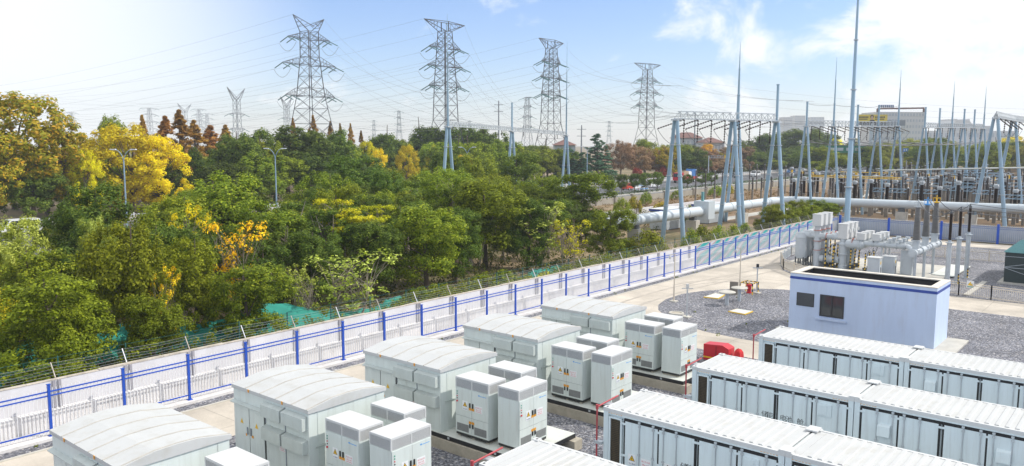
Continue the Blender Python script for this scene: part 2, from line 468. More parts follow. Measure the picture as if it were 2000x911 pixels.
MAT = dict(
    white=mat('white_paint', (0.60, 0.61, 0.61), 0.45, var=0.04, scale=0.8, dirt=0.12, dirtcol=(0.45, 0.42, 0.36)),
    roofwhite=mat('white_roof_sheet', (0.52, 0.53, 0.53), 0.5, var=0.05, scale=0.7, dirt=0.6, dirtcol=(0.40, 0.38, 0.33)),
    contside=mat('pale_blue_grey_paint', (0.66, 0.75, 0.78), 0.45, var=0.06, scale=0.9, stretch=(4, 4, 0.3), dirt=0.35, dirtcol=(0.4, 0.42, 0.4)),
    cabin=mat('pale_grey_green_paint', (0.64, 0.70, 0.68), 0.42, var=0.06, scale=0.8, stretch=(3.5, 3.5, 0.3), dirt=0.35, dirtcol=(0.38, 0.38, 0.33)),
    cabhood=mat('weathered_grey_green_paint', (0.52, 0.57, 0.55), 0.5, var=0.09, scale=2.2, stretch=(1, 1, 0.4), dirt=0.25, dirtcol=(0.3, 0.29, 0.26)),
    louver=mat('louver_dark', (0.22, 0.25, 0.29), 0.5, var=0.1),
    grille=mat('grille_grey', (0.20, 0.21, 0.21), 0.6, var=0.15, scale=8),
    black=mat('black_rubber', (0.012, 0.012, 0.014), 0.6, var=0.2),
    steelblack=mat('black_painted_steel', (0.018, 0.019, 0.022), 0.4, var=0.2),
    deck=mat('pale_checker_deck', (0.62, 0.64, 0.60), 0.6, var=0.10, scale=1.2, dirt=0.3, dirtcol=(0.36, 0.31, 0.22)),
    footing=mat('rough_concrete', (0.42, 0.38, 0.31), 0.9, var=0.18, scale=2.5, bump=0.3, dirt=0.3, dirtcol=(0.2, 0.17, 0.12)),
    seam=mat('stained_roof_seam', (0.47, 0.45, 0.41), 0.7, var=0.2),
    conc=mat('concrete', (0.50, 0.48, 0.43), 0.85, var=0.14, scale=1.5, bump=0.15, dirt=0.25, dirtcol=(0.25, 0.22, 0.18)),
    conccol=mat('grey_brown_concrete', (0.22, 0.195, 0.165), 0.9, var=0.16, scale=1.5, dirt=0.25, dirtcol=(0.18, 0.15, 0.12)),
    galv=mat('galvanised_steel', (0.50, 0.54, 0.57), 0.42, 0.35, var=0.14, scale=2.5),
    roadwall=mat('grey_beige_road_wall', (0.36, 0.33, 0.28), 0.9, var=0.2, scale=0.6, dirt=0.4, dirtcol=(0.15, 0.13, 0.1)),
    galvblue=mat('pale_blue_grey_steel', (0.30, 0.43, 0.54), 0.45, 0.15, var=0.10, scale=0.7, stretch=(1, 1, 0.3), dirt=0.2, dirtcol=(0.3, 0.29, 0.27)),
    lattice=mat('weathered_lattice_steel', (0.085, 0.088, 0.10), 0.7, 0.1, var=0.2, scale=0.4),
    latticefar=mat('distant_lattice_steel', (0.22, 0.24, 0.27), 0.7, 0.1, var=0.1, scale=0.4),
    blue=mat('blue_paint', (0.010, 0.075, 0.46), 0.4, var=0.10, scale=1.2),
    navy=mat('navy_paint', (0.03, 0.07, 0.33), 0.45, var=0.08),
    picket=mat('white_picket_paint', (0.74, 0.75, 0.77), 0.45, var=0.05),
    wall=mat('whitewashed_wall', (0.66, 0.65, 0.67), 0.85, var=0.10, scale=0.9, stretch=(1, 1, 0.35), bump=0.1, dirt=0.35, dirtcol=(0.50, 0.46, 0.42)),
    dado=mat('worn_plaster_base', (0.70, 0.68, 0.67), 0.9, var=0.14, scale=1.1, bump=0.15, dirt=0.45, dirtcol=(0.36, 0.31, 0.26)),
    coping=mat('weathered_coping', (0.50, 0.45, 0.38), 0.9, var=0.3, scale=2.5, dirt=0.5, dirtcol=(0.2, 0.16, 0.11)),
    pilaster=mat('grey_wall_post', (0.33, 0.32, 0.35), 0.9, var=0.15, scale=2),
    render_blue=mat('pale_lilac_blue_render', (0.53, 0.63, 0.81), 0.9, var=0.07, scale=0.7, stretch=(1.5, 1.5, 0.3), bump=0.1, bscale=60, dirt=0.35, dirtcol=(0.42, 0.44, 0.52)),
    parapet=mat('parapet_plaster', (0.66, 0.62, 0.55), 0.9, var=0.12, scale=2, dirt=0.3, dirtcol=(0.35, 0.30, 0.24)),
    tar=mat('roof_felt', (0.055, 0.05, 0.048), 0.9, var=0.3, scale=1.5),
    frame=mat('dark_window_frame', (0.03, 0.033, 0.038), 0.4),
    red=mat('red_paint', (0.55, 0.02, 0.035), 0.4, var=0.08, dirt=0.1, dirtcol=(0.3, 0.05, 0.05)),
    redpipe=mat('faded_red_pipe', (0.40, 0.05, 0.06), 0.45, var=0.15, scale=4),
    redcloth=mat('red_cloth', (0.60, 0.03, 0.035), 0.85, var=0.2, scale=5, bump=0.4, bscale=8),
    yellow=mat('yellow_paint', (0.80, 0.50, 0.02), 0.45, var=0.08),
    amber=mat('amber_plate', (0.75, 0.33, 0.02), 0.5, var=0.05),
    signwhite=mat('sign_white', (0.80, 0.82, 0.84), 0.4, var=0.03),
    signred=mat('sign_red', (0.62, 0.03, 0.05), 0.5, var=0.03),
    signblue=mat('sign_blue', (0.02, 0.07, 0.22), 0.5, var=0.03),
    logoblue=mat('logo_blue', (0.08, 0.35, 0.75), 0.5, var=0.03),
    greenlamp=mat('green_lens', (0.02, 0.30, 0.20), 0.3, var=0.02),
    gis=mat('gas_tank_grey_white', (0.50, 0.54, 0.57), 0.4, var=0.07, scale=1.5, dirt=0.15, dirtcol=(0.35, 0.35, 0.34)),
    gisring=mat('dull_red_flange', (0.45, 0.14, 0.10), 0.5, var=0.1),
    gisdark=mat('dark_fitting', (0.10, 0.11, 0.12), 0.5, var=0.2),
    greyins=mat('grey_silicone_insulator', (0.16, 0.155, 0.15), 0.5, var=0.1),
    browns=mat('brown_porcelain', (0.030, 0.016, 0.012), 0.3, var=0.2),
    pipe=mat('pale_steel_pipe', (0.56, 0.62, 0.66), 0.4, var=0.05, scale=0.7, dirt=0.15, dirtcol=(0.45, 0.45, 0.43)),
    mesh=mat('dark_green_cladding', (0.030, 0.045, 0.045), 0.6, var=0.15, scale=6),
    tealroof=mat('teal_roof_sheet', (0.13, 0.30, 0.31), 0.5, var=0.1),
    cable=mat('conductor', (0.10, 0.105, 0.12), 0.5, 0.3, var=0.05),
    wire=mat('thin_wire', (0.20, 0.21, 0.23), 0.5, 0.3, var=0.05),
    netting=mat('green_dust_netting', (0.015, 0.24, 0.19), 0.8, var=0.25, scale=1.5, bump=0.4, bscale=6, dirt=0.3, dirtcol=(0.03, 0.18, 0.13)),
    beige=mat('beige_railing_paint', (0.62, 0.55, 0.45), 0.5, var=0.08),
    bark=mat('bark', (0.13, 0.10, 0.075), 0.9, var=0.3, scale=3, stretch=(2, 2, 0.4)),
    barkpale=mat('pale_bark', (0.30, 0.25, 0.20), 0.9, var=0.25, scale=3, stretch=(2, 2, 0.4)),
    tyre=mat('tyre', (0.015, 0.015, 0.016), 0.8),
    carwhite=mat('white_car_paint', (0.78, 0.79, 0.80), 0.25, var=0.02),
    carred=mat('red_car_paint', (0.60, 0.07, 0.04), 0.25, var=0.03),
    carglass=mat('car_glass', (0.02, 0.025, 0.03), 0.08),
    tarpblue=mat('blue_tarp', (0.04, 0.16, 0.42), 0.7, var=0.2),
    timber=mat('timber_load', (0.42, 0.30, 0.20), 0.9, var=0.3),
    rooftile=mat('red_brown_roof_tiles', (0.17, 0.085, 0.072), 0.85, var=0.2, scale=0.7),
    facade=mat('pale_facade', (0.60, 0.60, 0.60), 0.8, var=0.06, scale=0.1),
    farwindow=mat('distant_window_glass', (0.44, 0.47, 0.51), 0.3, var=0.2, scale=0.3),
    meshbars=mat('dull_brass_mesh', (0.15, 0.11, 0.06), 0.6),
    window=mat('dark_window_glass', (0.10, 0.13, 0.16), 0.2, var=0.2, scale=0.3),
    billboard=mat('yellow_billboard', (0.72, 0.55, 0.08), 0.6, var=0.05, scale=0.1),
    brownsuit=mat('dark_print', (0.06, 0.05, 0.05), 0.7),
    skin=mat('skin_print', (0.55, 0.38, 0.28), 0.7),
    hedge=leaf_mat('hedge_leaves', (0.03, 0.06, 0.02), (0.05, 0.09, 0.025), (0.08, 0.12, 0.03)),
    roadsign=mat('green_road_sign', (0.02, 0.16, 0.10), 0.5, var=0.05, scale=0.2),
    bluesign=mat('blue_road_sign', (0.05, 0.20, 0.55), 0.5, var=0.05, scale=0.2),
)

# ------------------------------------------------------------------ ground, roads
def sheet(name, poly, z, m, thick=0.0):
    mb = MB()
    if thick:
        mb.prism(poly, z - thick, z)
    else:
        mb.add([(x, y, z) for x, y in poly], [tuple(range(len(poly)))])
    return tag(mb.build(name, m), kind='structure')

def earth_mat():
    m = mat('dry_earth_and_grass', (0.26, 0.19, 0.11), 0.95, var=0.2, scale=0.35, bump=0.5, bscale=4)
    t = m.node_tree; nn = t.nodes.new; lk = t.links.new
    b = t.nodes['Principled BSDF']
    old = b.inputs['Base Color'].links[0].from_socket
    co = nn('ShaderNodeTexCoord')
    n1 = nn('ShaderNodeTexNoise'); n1.inputs['Scale'].default_value = 0.11; n1.inputs['Detail'].default_value = 9; n1.inputs['Roughness'].default_value = 0.7
    lk(co.outputs['Object'], n1.inputs['Vector'])
    mr = nn('ShaderNodeMapRange'); mr.inputs[1].default_value = 0.46; mr.inputs[2].default_value = 0.62
    lk(n1.outputs[0], mr.inputs[0])
    n2 = nn('ShaderNodeTexNoise'); n2.inputs['Scale'].default_value = 2.5; n2.inputs['Detail'].default_value = 6
    lk(co.outputs['Object'], n2.inputs['Vector'])
    gr = nn('ShaderNodeValToRGB'); e = gr.color_ramp.elements
    e[0].color = (0.05, 0.06, 0.02, 1); e[1].color = (0.16, 0.14, 0.06, 1); e[0].position = 0.3; e[1].position = 0.7
    lk(n2.outputs[0], gr.inputs[0])
    mx = nn('ShaderNodeMix'); mx.data_type = 'RGBA'
    lk(mr.outputs[0], mx.inputs[0]); lk(old, mx.inputs[6]); lk(gr.outputs[0], mx.inputs[7])
    lk(mx.outputs[2], b.inputs['Base Color'])
    return m
gm = MB()
gm.add([(-1500, -1500, 0), (1500, -1500, 0), (1500, 1500, 0), (-1500, 1500, 0)], [(0, 1, 2, 3)])
tag(gm.build('ground', earth_mat()), kind='structure')

GRAVEL = gravel_mat('blue_grey_gravel', (0.075, 0.08, 0.10), (0.36, 0.365, 0.385))
CONCRETE_ROAD = slab_mat('pale_concrete_road', (0.60, 0.54, 0.46))
sheet('concrete_yard', [(-14, -60), (108.6, -60), (108.6, 33.15), (-14, 33.15)], 0.006, CONCRETE_ROAD)
sheet('gravel_strip', [(-14, 33.15), (108.6, 33.15), (108.6, 33.95), (-14, 33.95)], 0.010, GRAVEL)
sheet('gravel_bed', [(-14, -60), (42.0, -60), (42.0, 28.9), (-14, 28.9)], 0.012, GRAVEL)
sheet('gravel_patch', [(45.8, -60), (64, -60), (64, 22.5), (63.6, 24.3), (62.4, 26.2), (60.4, 27.9), (58.6, 28.9), (56.6, 29.5),
                       (53.8, 29.4), (51.6, 28.8), (50.0, 27.9), (48.2, 26.2), (46.9, 24.2), (46.1, 22.3), (45.8, 20)], 0.012, GRAVEL)
sheet('gravel_yard', [(69.5, -60), (104, -60), (104, 30.9), (83, 30.9), (77.3, 29.7), (73.4, 27.9), (69.5, 24.6)], 0.012, GRAVEL)
kb = MB()
kb.box(-14, 33.08, 0, 108.6, 33.2, 0.05)
tag(kb.build('road_edging', MAT['conc']), kind='structure')

# faint tyre marks of the turning lorries
TY_ = mat('tyre_rubbed_concrete', (0.40, 0.36, 0.31), 0.8, var=0.25, scale=1.2)
for off in (0.0, 1.75):
    mb = MB()
    prev = None
    for k in range(25):
        a = RAD(270 - 90 * k / 24 * 0.0) ; f = k / 24
        x_ = 44 + 30 * f; y_ = 30.6 - off * 0.9 + 0.9 * math.sin(f * 4.2)
        if prev: mb.quad((prev[0], prev[1] - 0.13, 0.0105), (x_, y_ - 0.13, 0.0105), (x_, y_ + 0.13, 0.0105), (prev[0], prev[1] + 0.13, 0.0105))
        prev = (x_, y_)
    tag(mb.build('tyre_mark', TY_), kind='structure')
    mb = MB(); prev = None
    for k in range(21):
        f = k / 20; an = RAD(90 * f)
        x_ = 59.5 + (6.6 + off) * math.sin(an) ; y_ = 24.2 + (6.6 + off * 0.6) * math.cos(an) if True else 0
        if prev: mb.quad((prev[0], prev[1] - 0.12, 0.0115), (x_, y_ - 0.12, 0.0115), (x_ + 0.02, y_ + 0.12, 0.0115), (prev[0] + 0.02, prev[1] + 0.12, 0.0115))
        prev = (x_, y_)
    tag(mb.build('tyre_mark', TY_), kind='structure')

# highway beyond the trees
ASPHALT = mat('asphalt', (0.085, 0.088, 0.098), 0.85, var=0.15, scale=0.3, bump=0.15)
sheet('highway', [(-300, 96.2), (1400, 96.2), (1400, 119.8), (-300, 119.8)], 0.02, ASPHALT)
sheet('service_road', [(-300, 84.2), (1400, 84.2), (1400, 94.6), (-300, 94.6)], 0.012, ASPHALT)
sheet('pavement', [(-300, 119.9), (1400, 119.9), (1400, 124.5), (-300, 124.5)], 0.10, slab_mat('pale_pavement', (0.50, 0.45, 0.40), (2, 2)), 0.1)
md = MB(); md.box(-300, 94.6, 0, 1400, 96.2, 0.14)
tag(md.build('median_kerb', MAT['conc']), kind='structure')
mk = MB()
x = -120
while x < 700:
    for y in (103.9, 111.8):
        mk.box(x, y, 0.020, x + 5, y + 0.16, 0.026)
    x += 11
for y in (96.8, 119.2):
    mk.box(-300, y, 0.020, 1400, y + 0.16, 0.026)
mk.box(-300, 84.8, 0.012, 1400, 84.95, 0.018)
mk.box(-300, 93.8, 0.012, 1400, 93.95, 0.018)
tag(mk.build('lane_markings', MAT['signwhite']), kind='structure')

# yard of the old substation: bare earth with paths
sheet('earth_yard', [(112, -40), (420, -40), (420, 80), (134, 80), (112, 58)], 0.006, mat('ochre_bare_earth', (0.20, 0.13, 0.072), 0.95, var=0.35, scale=0.25, bump=0.4, bscale=3, dirt=0.4, dirtcol=(0.16, 0.13, 0.06)))
for k, (a, b) in enumerate(((143.5, 145.5), (171, 173), (206, 208.5))):
    sheet('yard_path', [(a, -40), (b, -40), (b, 62), (a, 62)], 0.012, MAT['conc'])
sheet('yard_path', [(112, 52.6), (330, 52.6), (330, 55), (112, 55)], 0.016, MAT['conc'])

# ------------------------------------------------------------------ perimeter wall with its blue and white fence
WY = 35.25
wl = empty('boundary_wall', (50, WY, 0), 'long whitewashed precast concrete wall behind the blue and white picket fence', 'wall')
X0, X1 = -6.0, 109.0
XM = 70.2                                             # the painted mural starts here
mb = MB(); mb.box(X0, WY, 0.95, XM, WY + 0.16, 2.10); mb.box(X0, WY, 0.0, X1 + 1.2, WY + 0.16, 0.948)
mb.build('wall_panel', MAT['wall'], wl)
mural = bpy.data.materials.new('abstract_mural_paint')
mural.use_nodes = True
t = mural.node_tree; nn = t.nodes.new; lk = t.links.new
b = t.nodes['Principled BSDF']; b.inputs['Roughness'].default_value = 0.8
co = nn('ShaderNodeTexCoord')
ma = nn('ShaderNodeMapping'); ma.inputs['Rotation'].default_value = (0, RAD(-52), 0); ma.inputs['Scale'].default_value = (0.5, 1, 1.0)
lk(co.outputs['Object'], ma.inputs[0])
wv = nn('ShaderNodeTexWave'); wv.bands_direction = 'X'; wv.inputs['Scale'].default_value = 0.42; wv.inputs['Distortion'].default_value = 5.0; wv.inputs['Detail'].default_value = 3; wv.inputs['Detail Scale'].default_value = 0.7
lk(ma.outputs[0], wv.inputs['Vector'])
r = nn('ShaderNodeValToRGB'); r.color_ramp.interpolation = 'EASE'
els = r.color_ramp.elements
els[0].color = (0.01, 0.30, 0.31, 1); els[1].color = (0.50, 0.52, 0.55, 1); els[1].position = 0.95
for p_, c_ in ((0.26, (0.02, 0.36, 0.34, 1)), (0.40, (0.30, 0.44, 0.47, 1)), (0.58, (0.36, 0.20, 0.22, 1)), (0.78, (0.44, 0.27, 0.28, 1))):
    k = els.new(p_); k.color = c_
lk(wv.outputs['Fac'], r.inputs[0]); lk(r.outputs[0], b.inputs['Base Color'])
mb = MB(); mb.box(XM, WY, 0.952, X1 + 1.2, WY + 0.16, 2.10)
mb.box(XM, WY - 0.1, 0.0, X1 + 1.0, WY - 0.003, 0.93)
mb.build('mural_panel', mural, wl)
mb = MB(); mb.slabx([(WY - 0.13, 0), (WY - 0.13, 0.86), (WY - 0.003, 0.95), (WY - 0.003, 0)], X0, XM - 0.01)
mb.build('wall_base', MAT['dado'], wl)
mb = MB()
rng = random.Random(4)
x = X0
while x < X1:
    l = min(rng.uniform(2.8, 3.1), X1 + 1 - x)
    j = rng.uniform(-0.02, 0.02)
    mb.box(x + 0.01, WY - 0.02, 2.102, x + l - 0.01, WY + 0.2, 2.15 + j)
    x += l
mb.build('coping', MAT['coping'], wl)
k = 0
x = X0 + 1.1
while x < XM:
    mb = MB()
    for dx in (-0.17, 0.05):
        mb.box(x + dx, WY - 0.07, 0.955, x + dx + 0.11, WY - 0.003, 2.097)
    mb.build('pilaster', MAT['pilaster'], wl)
    x += 2.95
    k += 1
mb = MB(); mb.box(X0, 33.95, 0, X1, WY - 0.14, 0.13)
mb.build('plinth', MAT['dado'], wl)

# blue steel posts and rails, white pickets
FY, FX0, FDX = 34.25, 12.13, 2.95
fe = empty('picket_fence', (50, FY, 0.13), 'tall steel fence of white pickets with blue posts and rails before the whitewashed wall', 'fence')
pick = MB()
rails = [MB() for _ in range(3)]
for i in range(-6, 34):
    px_ = FX0 + FDX * i
    if px_ > 108.8: break
    mb = MB(); mb.box(px_ - 0.05, FY - 0.05, 0.13, px_ + 0.05, FY + 0.05, 2.24)
    mb.box(px_ - 0.11, FY - 0.11, 0.131, px_ + 0.11, FY + 0.11, 0.155)
    mb.box(px_ - 0.07, FY - 0.07, 2.24, px_ + 0.07, FY + 0.07, 2.265)
    mb.build('post', MAT['blue'], fe)
    nx = min(px_ + FDX, 108.9)
    for rmb, z in zip(rails, (0.33, 1.76, 1.93)):
        rmb.box(px_ + 0.052, FY - 0.02, z, nx - 0.052, FY + 0.02, z + 0.05)
    n = 20
    for q in range(1, n):
        xx = px_ + FDX * q / n
        if xx > 108.7: break
        pick.box(xx - 0.012, FY + 0.022, 0.2, xx + 0.012, FY + 0.044, 2.09)
for rmb in rails:
    rmb.build('rail', MAT['blue'], fe)
pick.build('pickets', MAT['picket'], fe)

bw = empty('barbed_wire', (50, WY, 2.2), 'strands of barbed wire on leaning brackets along the top of the whitewashed wall', 'barbed wire')
pts = []
i = 0
x = X0 + 1.1
while x < X1:
    a = Vector((x, WY + 0.08, 2.18)); e_ = Vector((x - 0.05, WY + 0.36, 2.78))
    MB().bar(a, e_, 0.035).build('bracket', MAT['picket'] if i % 2 else MAT['coping'], bw)
    pts.append((a, e_))
    x += 2.95; i += 1
for k in range(5):
    mb = MB()
    f = 0.15 + 0.2 * k
    for (a0, e0), (a1, e1) in zip(pts[:-1], pts[1:]):
        p, q = a0.lerp(e0, f), a1.lerp(e1, f)
        mid = (p + q) / 2 - Vector((0, 0, 0.03 + 0.02 * ((k * 7 + int(p.x)) % 3)))
        mb.path([p, mid, q], 0.007, 4)
    mb.build('strand', MAT['wire'], bw)

wm = empty('wire_mesh_fence', (50, 36.6, 0), 'thin dark green wire mesh fence between the trees and the whitewashed wall', 'fence')
DG = mat('dark_green_fence_paint', (0.02, 0.10, 0.09), 0.5)
x = -4
while x < 74:
    mb = MB(); mb.bar((x, 36.6, 0), (x, 36.6, 2.75), 0.05); mb.build('post', DG, wm)
    x += 2.9
mb = MB()
for z in [0.3 + 0.3 * k for k in range(9)]:
    mb.bar((-4, 36.6, z), (73.6, 36.6, z), 0.014)
mb.build('wires', DG, wm)

# far side of the compound: the same fence seen on its shaded side, a grey wall behind it
fw = empty('boundary_wall', (109.6, 10, 0), 'grey concrete wall behind the dark picket fence at the far side of the gravel yard', 'wall')
mb = MB(); mb.box(110.0, -60, 0, 110.2, 35.1, 1.95); mb.build('wall_panel', mat('grey_wall_plaster', (0.50, 0.52, 0.56), 0.9, var=0.12, scale=0.6, dirt=0.3, dirtcol=(0.3, 0.3, 0.3)), fw)
mb = MB(); mb.box(109.95, -60, 1.95, 110.25, 35.1, 2.03); mb.build('coping', MAT['coping'], fw)
ff = empty('picket_fence', (109, 10, 0), 'steel picket fence with blue posts crossing the far side of the gravel yard', 'fence')
pick = MB(); rails = [MB(), MB(), MB()]
yy = 34.0
DP = mat('blue_grey_picket_paint', (0.30, 0.36, 0.46), 0.5, var=0.08)  # white picket paint darkened to imitate the fence's shaded side
while yy > -60:
    MB().box(108.88, yy - 0.12, 0, 109.12, yy + 0.12, 2.35).build('post', MAT['blue'], ff)
    for rmb, z in zip(rails, (0.25, 1.75, 1.95)):
        rmb.box(108.98, yy - 5.93, z, 109.02, yy - 0.13, z + 0.05)
    for q in range(1, 30):
        y_ = yy - 6.05 * q / 30
        pick.box(108.93, y_ - 0.028, 0.1, 108.975, y_ + 0.028, 2.2)
    yy -= 6.05
for rmb in rails: rmb.build('rail', MAT['navy'], ff)
pick.build('pickets', DP, ff)

# ------------------------------------------------------------------ small signs shared by the equipment (built in local coordinates on a face looking to -x)
def warn_sign(parent, y, z, s=0.30, x=-0.012):
    """white plate with the yellow lightning triangle and a line of blue letters"""
    mb = MB()
    h = s * 1.35
    mb.box(x, y - s / 2, z - h / 2, x + 0.006, y + s / 2, z + h / 2, 0)
    tz = z + h * 0.12
    R0, R1 = s * 0.47, s * 0.36
    for R, xx, mi in ((R0, x - 0.002, 1), (R1, x - 0.004, 2)):
        p = [(xx, y - R * math.sin(RAD(a)), tz - s * 0.06 + R * math.cos(RAD(a))) for a in (0, 120, 240)]
        mb.add(p, [(0, 1, 2)], mi)
    b = [(0.02, 0.20), (-0.09, -0.02), (0.0, 0.0), (-0.05, -0.17), (0.10, 0.05), (0.01, 0.04)]
    mb.add([(x - 0.006, y - a * s, tz - s * 0.05 + c * s) for a, c in b], [(0, 1, 2), (0, 2, 5), (2, 3, 4), (2, 4, 5)], 1)
    put_text(mb, '当心触电', s * 0.22, (x - 0.002, y, z - h * 0.37), (0, -1, 0), (0, 0, 1), 3)
    return mb.build('warning_sign', [MAT['signwhite'], MAT['black'], MAT['yellow'], MAT['signblue']], parent, local=True)

def red_sign(parent, y, z, w=0.36, h=0.30, x=-0.012):
    mb = MB()
    mb.box(x, y - w / 2, z - h / 2, x + 0.006, y + w / 2, z + h / 2, 0)
    put_text(mb, '非工作人员', w * 0.17, (x - 0.002, y, z + h * 0.2), (0, -1, 0), (0, 0, 1), 1)
    put_text(mb, '禁止入内', w * 0.17, (x - 0.002, y, z - h * 0.12), (0, -1, 0), (0, 0, 1), 1)
    mb.box(x - 0.002, y - w * 0.4, z - h * 0.38, x, y + w * 0.4, z - h * 0.34, 1)
    return mb.build('notice_sign', [MAT['signwhite'], MAT['signred']], parent, local=True)

# ------------------------------------------------------------------ transformer cabins
TX0, TY, TDX = 9.187, 26.10, 6.17
TW, TL = 3.391, 4.62
def transformer(seams):
    t = empty('transformer_cabin', (0, 0, 0))
    o = 0.05
    mb = MB(); mb.box(o, -TL + o, 0.60, TW - o, -o, 3.02)
    for x_ in (o + 0.35, o + 2.9):
        mb.box(x_, -TL + o - 0.012, 0.62, x_ + 0.03, -TL + o - 0.001, 2.98)
    mb.box(o - 0.012, -TL + o - 0.012, 0.61, o + 0.16, -TL + o + 0.10, 2.99)
    mb.build('body', MAT['cabin'], t, local=True)
    # ledge along the end face
    mb = MB(); mb.box(0.3, -TL + o - 0.05, 1.78, TW - 0.3, -TL + o - 0.013, 1.83); mb.build('ledge', MAT['cabhood'], t, local=True)
    # roof: shallow arch across, folded sheet with standing seams
    xs = [0, 0.5, TW / 2 * 0.62, TW / 2, TW / 2 * 1.38, TW - 0.5, TW]
    def zr(x_):
        u_ = abs(x_ - TW / 2) / (TW / 2)
        return 3.15 + 0.18 * (1 - u_) / 0.62 if u_ > 0.38 else 3.15 + 0.18 + 0.02 * (1 - u_ / 0.38)
    prof = [(x_, zr(x_)) for x_ in reversed(xs)]
    prof = [(0, 3.02), (TW, 3.02)] + prof
    mb = MB(); mb.slaby(prof, -TL, 0)
    rf = mb.build('roof', MAT['roofwhite'], t, local=True)
    for i in range(seams):
        mb = MB()
        yy_ = -TL + 0.05 + (TL - 0.1) * (i + 0.02) / seams if i == 0 else -TL + TL * i / seams
        top = [(x_, zr(x_) + 0.022) for x_ in xs]
        bot = [(x_, zr(x_) - 0.01) for x_ in reversed(xs)]
        for a, b, c, d in zip(xs[:-1], xs[1:], xs[:-1], xs[1:]):
            mb.slaby([(a, zr(a) - 0.01), (b, zr(b) - 0.01), (b, zr(b) + 0.022), (a, zr(a) + 0.022)], yy_, yy_ + 0.035)
        mb.build('seam', MAT['seam'], rf, local=True)
    for yy_ in (-1.15, -3.2):
        mb = MB(); mb.box(-0.02, yy_, 3.05, -0.004, yy_ + 0.07, 3.16); mb.build('lifting_lug', MAT['amber'], rf, local=True)
    # double doors at the far end of the long face
    for j, (ya, yb) in enumerate(((-0.14, -1.06), (-1.08, -2.0))):
        mb = MB(); mb.box(o - 0.03, yb + 0.01, 0.70, o - 0.001, ya - 0.01, 2.50)
        mb.box(o - 0.034, (ya + yb) / 2 - 0.1, 2.28, o - 0.031, (ya + yb) / 2 + 0.1, 2.34)
        d = mb.build('door', MAT['cabin'], t, local=True)
        hy = yb + 0.10 if j == 0 else ya - 0.10
        mb = MB(); mb.box(o - 0.06, hy - 0.03, 1.45, o - 0.031, hy + 0.03, 1.72); mb.build('handle', MAT['louver'], d, local=True)
        mb = MB(); mb.box(o - 0.036, hy - (0.02 if j else -0.06), 1.38, o - 0.031, hy - (0.14 if j else -0.14) + (0 if j else 0.0), 1.47)
        mb.build('lock_plate', MAT['amber'], d, local=True)
        mb = MB(); yc = ya - 0.45; p = [(o - 0.035, yc - 0.1, 1.80), (o - 0.035, yc + 0.1, 1.80), (o - 0.035, yc, 1.99)]
        mb.add(p, [(0, 2, 1)]); mb.build('warning_triangle', MAT['yellow'], d, local=True)
    mb = MB(); mb.box(o - 0.012, -1.082, 0.70, o - 0.001, -1.058, 2.50); mb.box(o - 0.012, -2.06, 0.70, o - 0.001, -2.0, 2.5)
    mb.build('door_gap', MAT['black'], t, local=True)
    mb = MB(); mb.slaby([(o - 0.16, 2.52), (o - 0.001, 2.52), (o - 0.001, 2.60), (o - 0.16, 2.545)], -2.12, -0.04); mb.build('canopy', MAT['cabhood'], t, local=True)
    # four louver hoods
    for (ya, yb, zt, zb) in ((-2.08, -3.20, 2.92, 2.44), (-3.30, -4.50, 2.92, 2.44), (-2.08, -3.20, 2.10, 1.62), (-3.30, -4.50, 2.10, 1.62)):
        mb = MB()
        mb.slaby([(o - 0.22, zb), (o - 0.001, zb), (o - 0.001, zt), (o - 0.22, zt - 0.06)], yb, ya)
        h = mb.build('louver_hood', MAT['cabhood'], t, local=True)
        mb = MB(); mb.box(o - 0.20, yb + 0.04, zb - 0.012, o - 0.02, ya - 0.04, zb - 0.002); mb.build('vent_screen', MAT['black'], h, local=True)
    mb = MB(); mb.box(o - 0.016, -3.27, 0.7, o - 0.001, -3.23, 2.95); mb.box(o - 0.02, -2.09, 2.14, o - 0.001, -2.06, 2.42); mb.build('panel_joint', MAT['louver'], t, local=True)
    s = red_sign(t, -3.05, 1.47, 0.34, 0.26, o - 0.018)
    return t

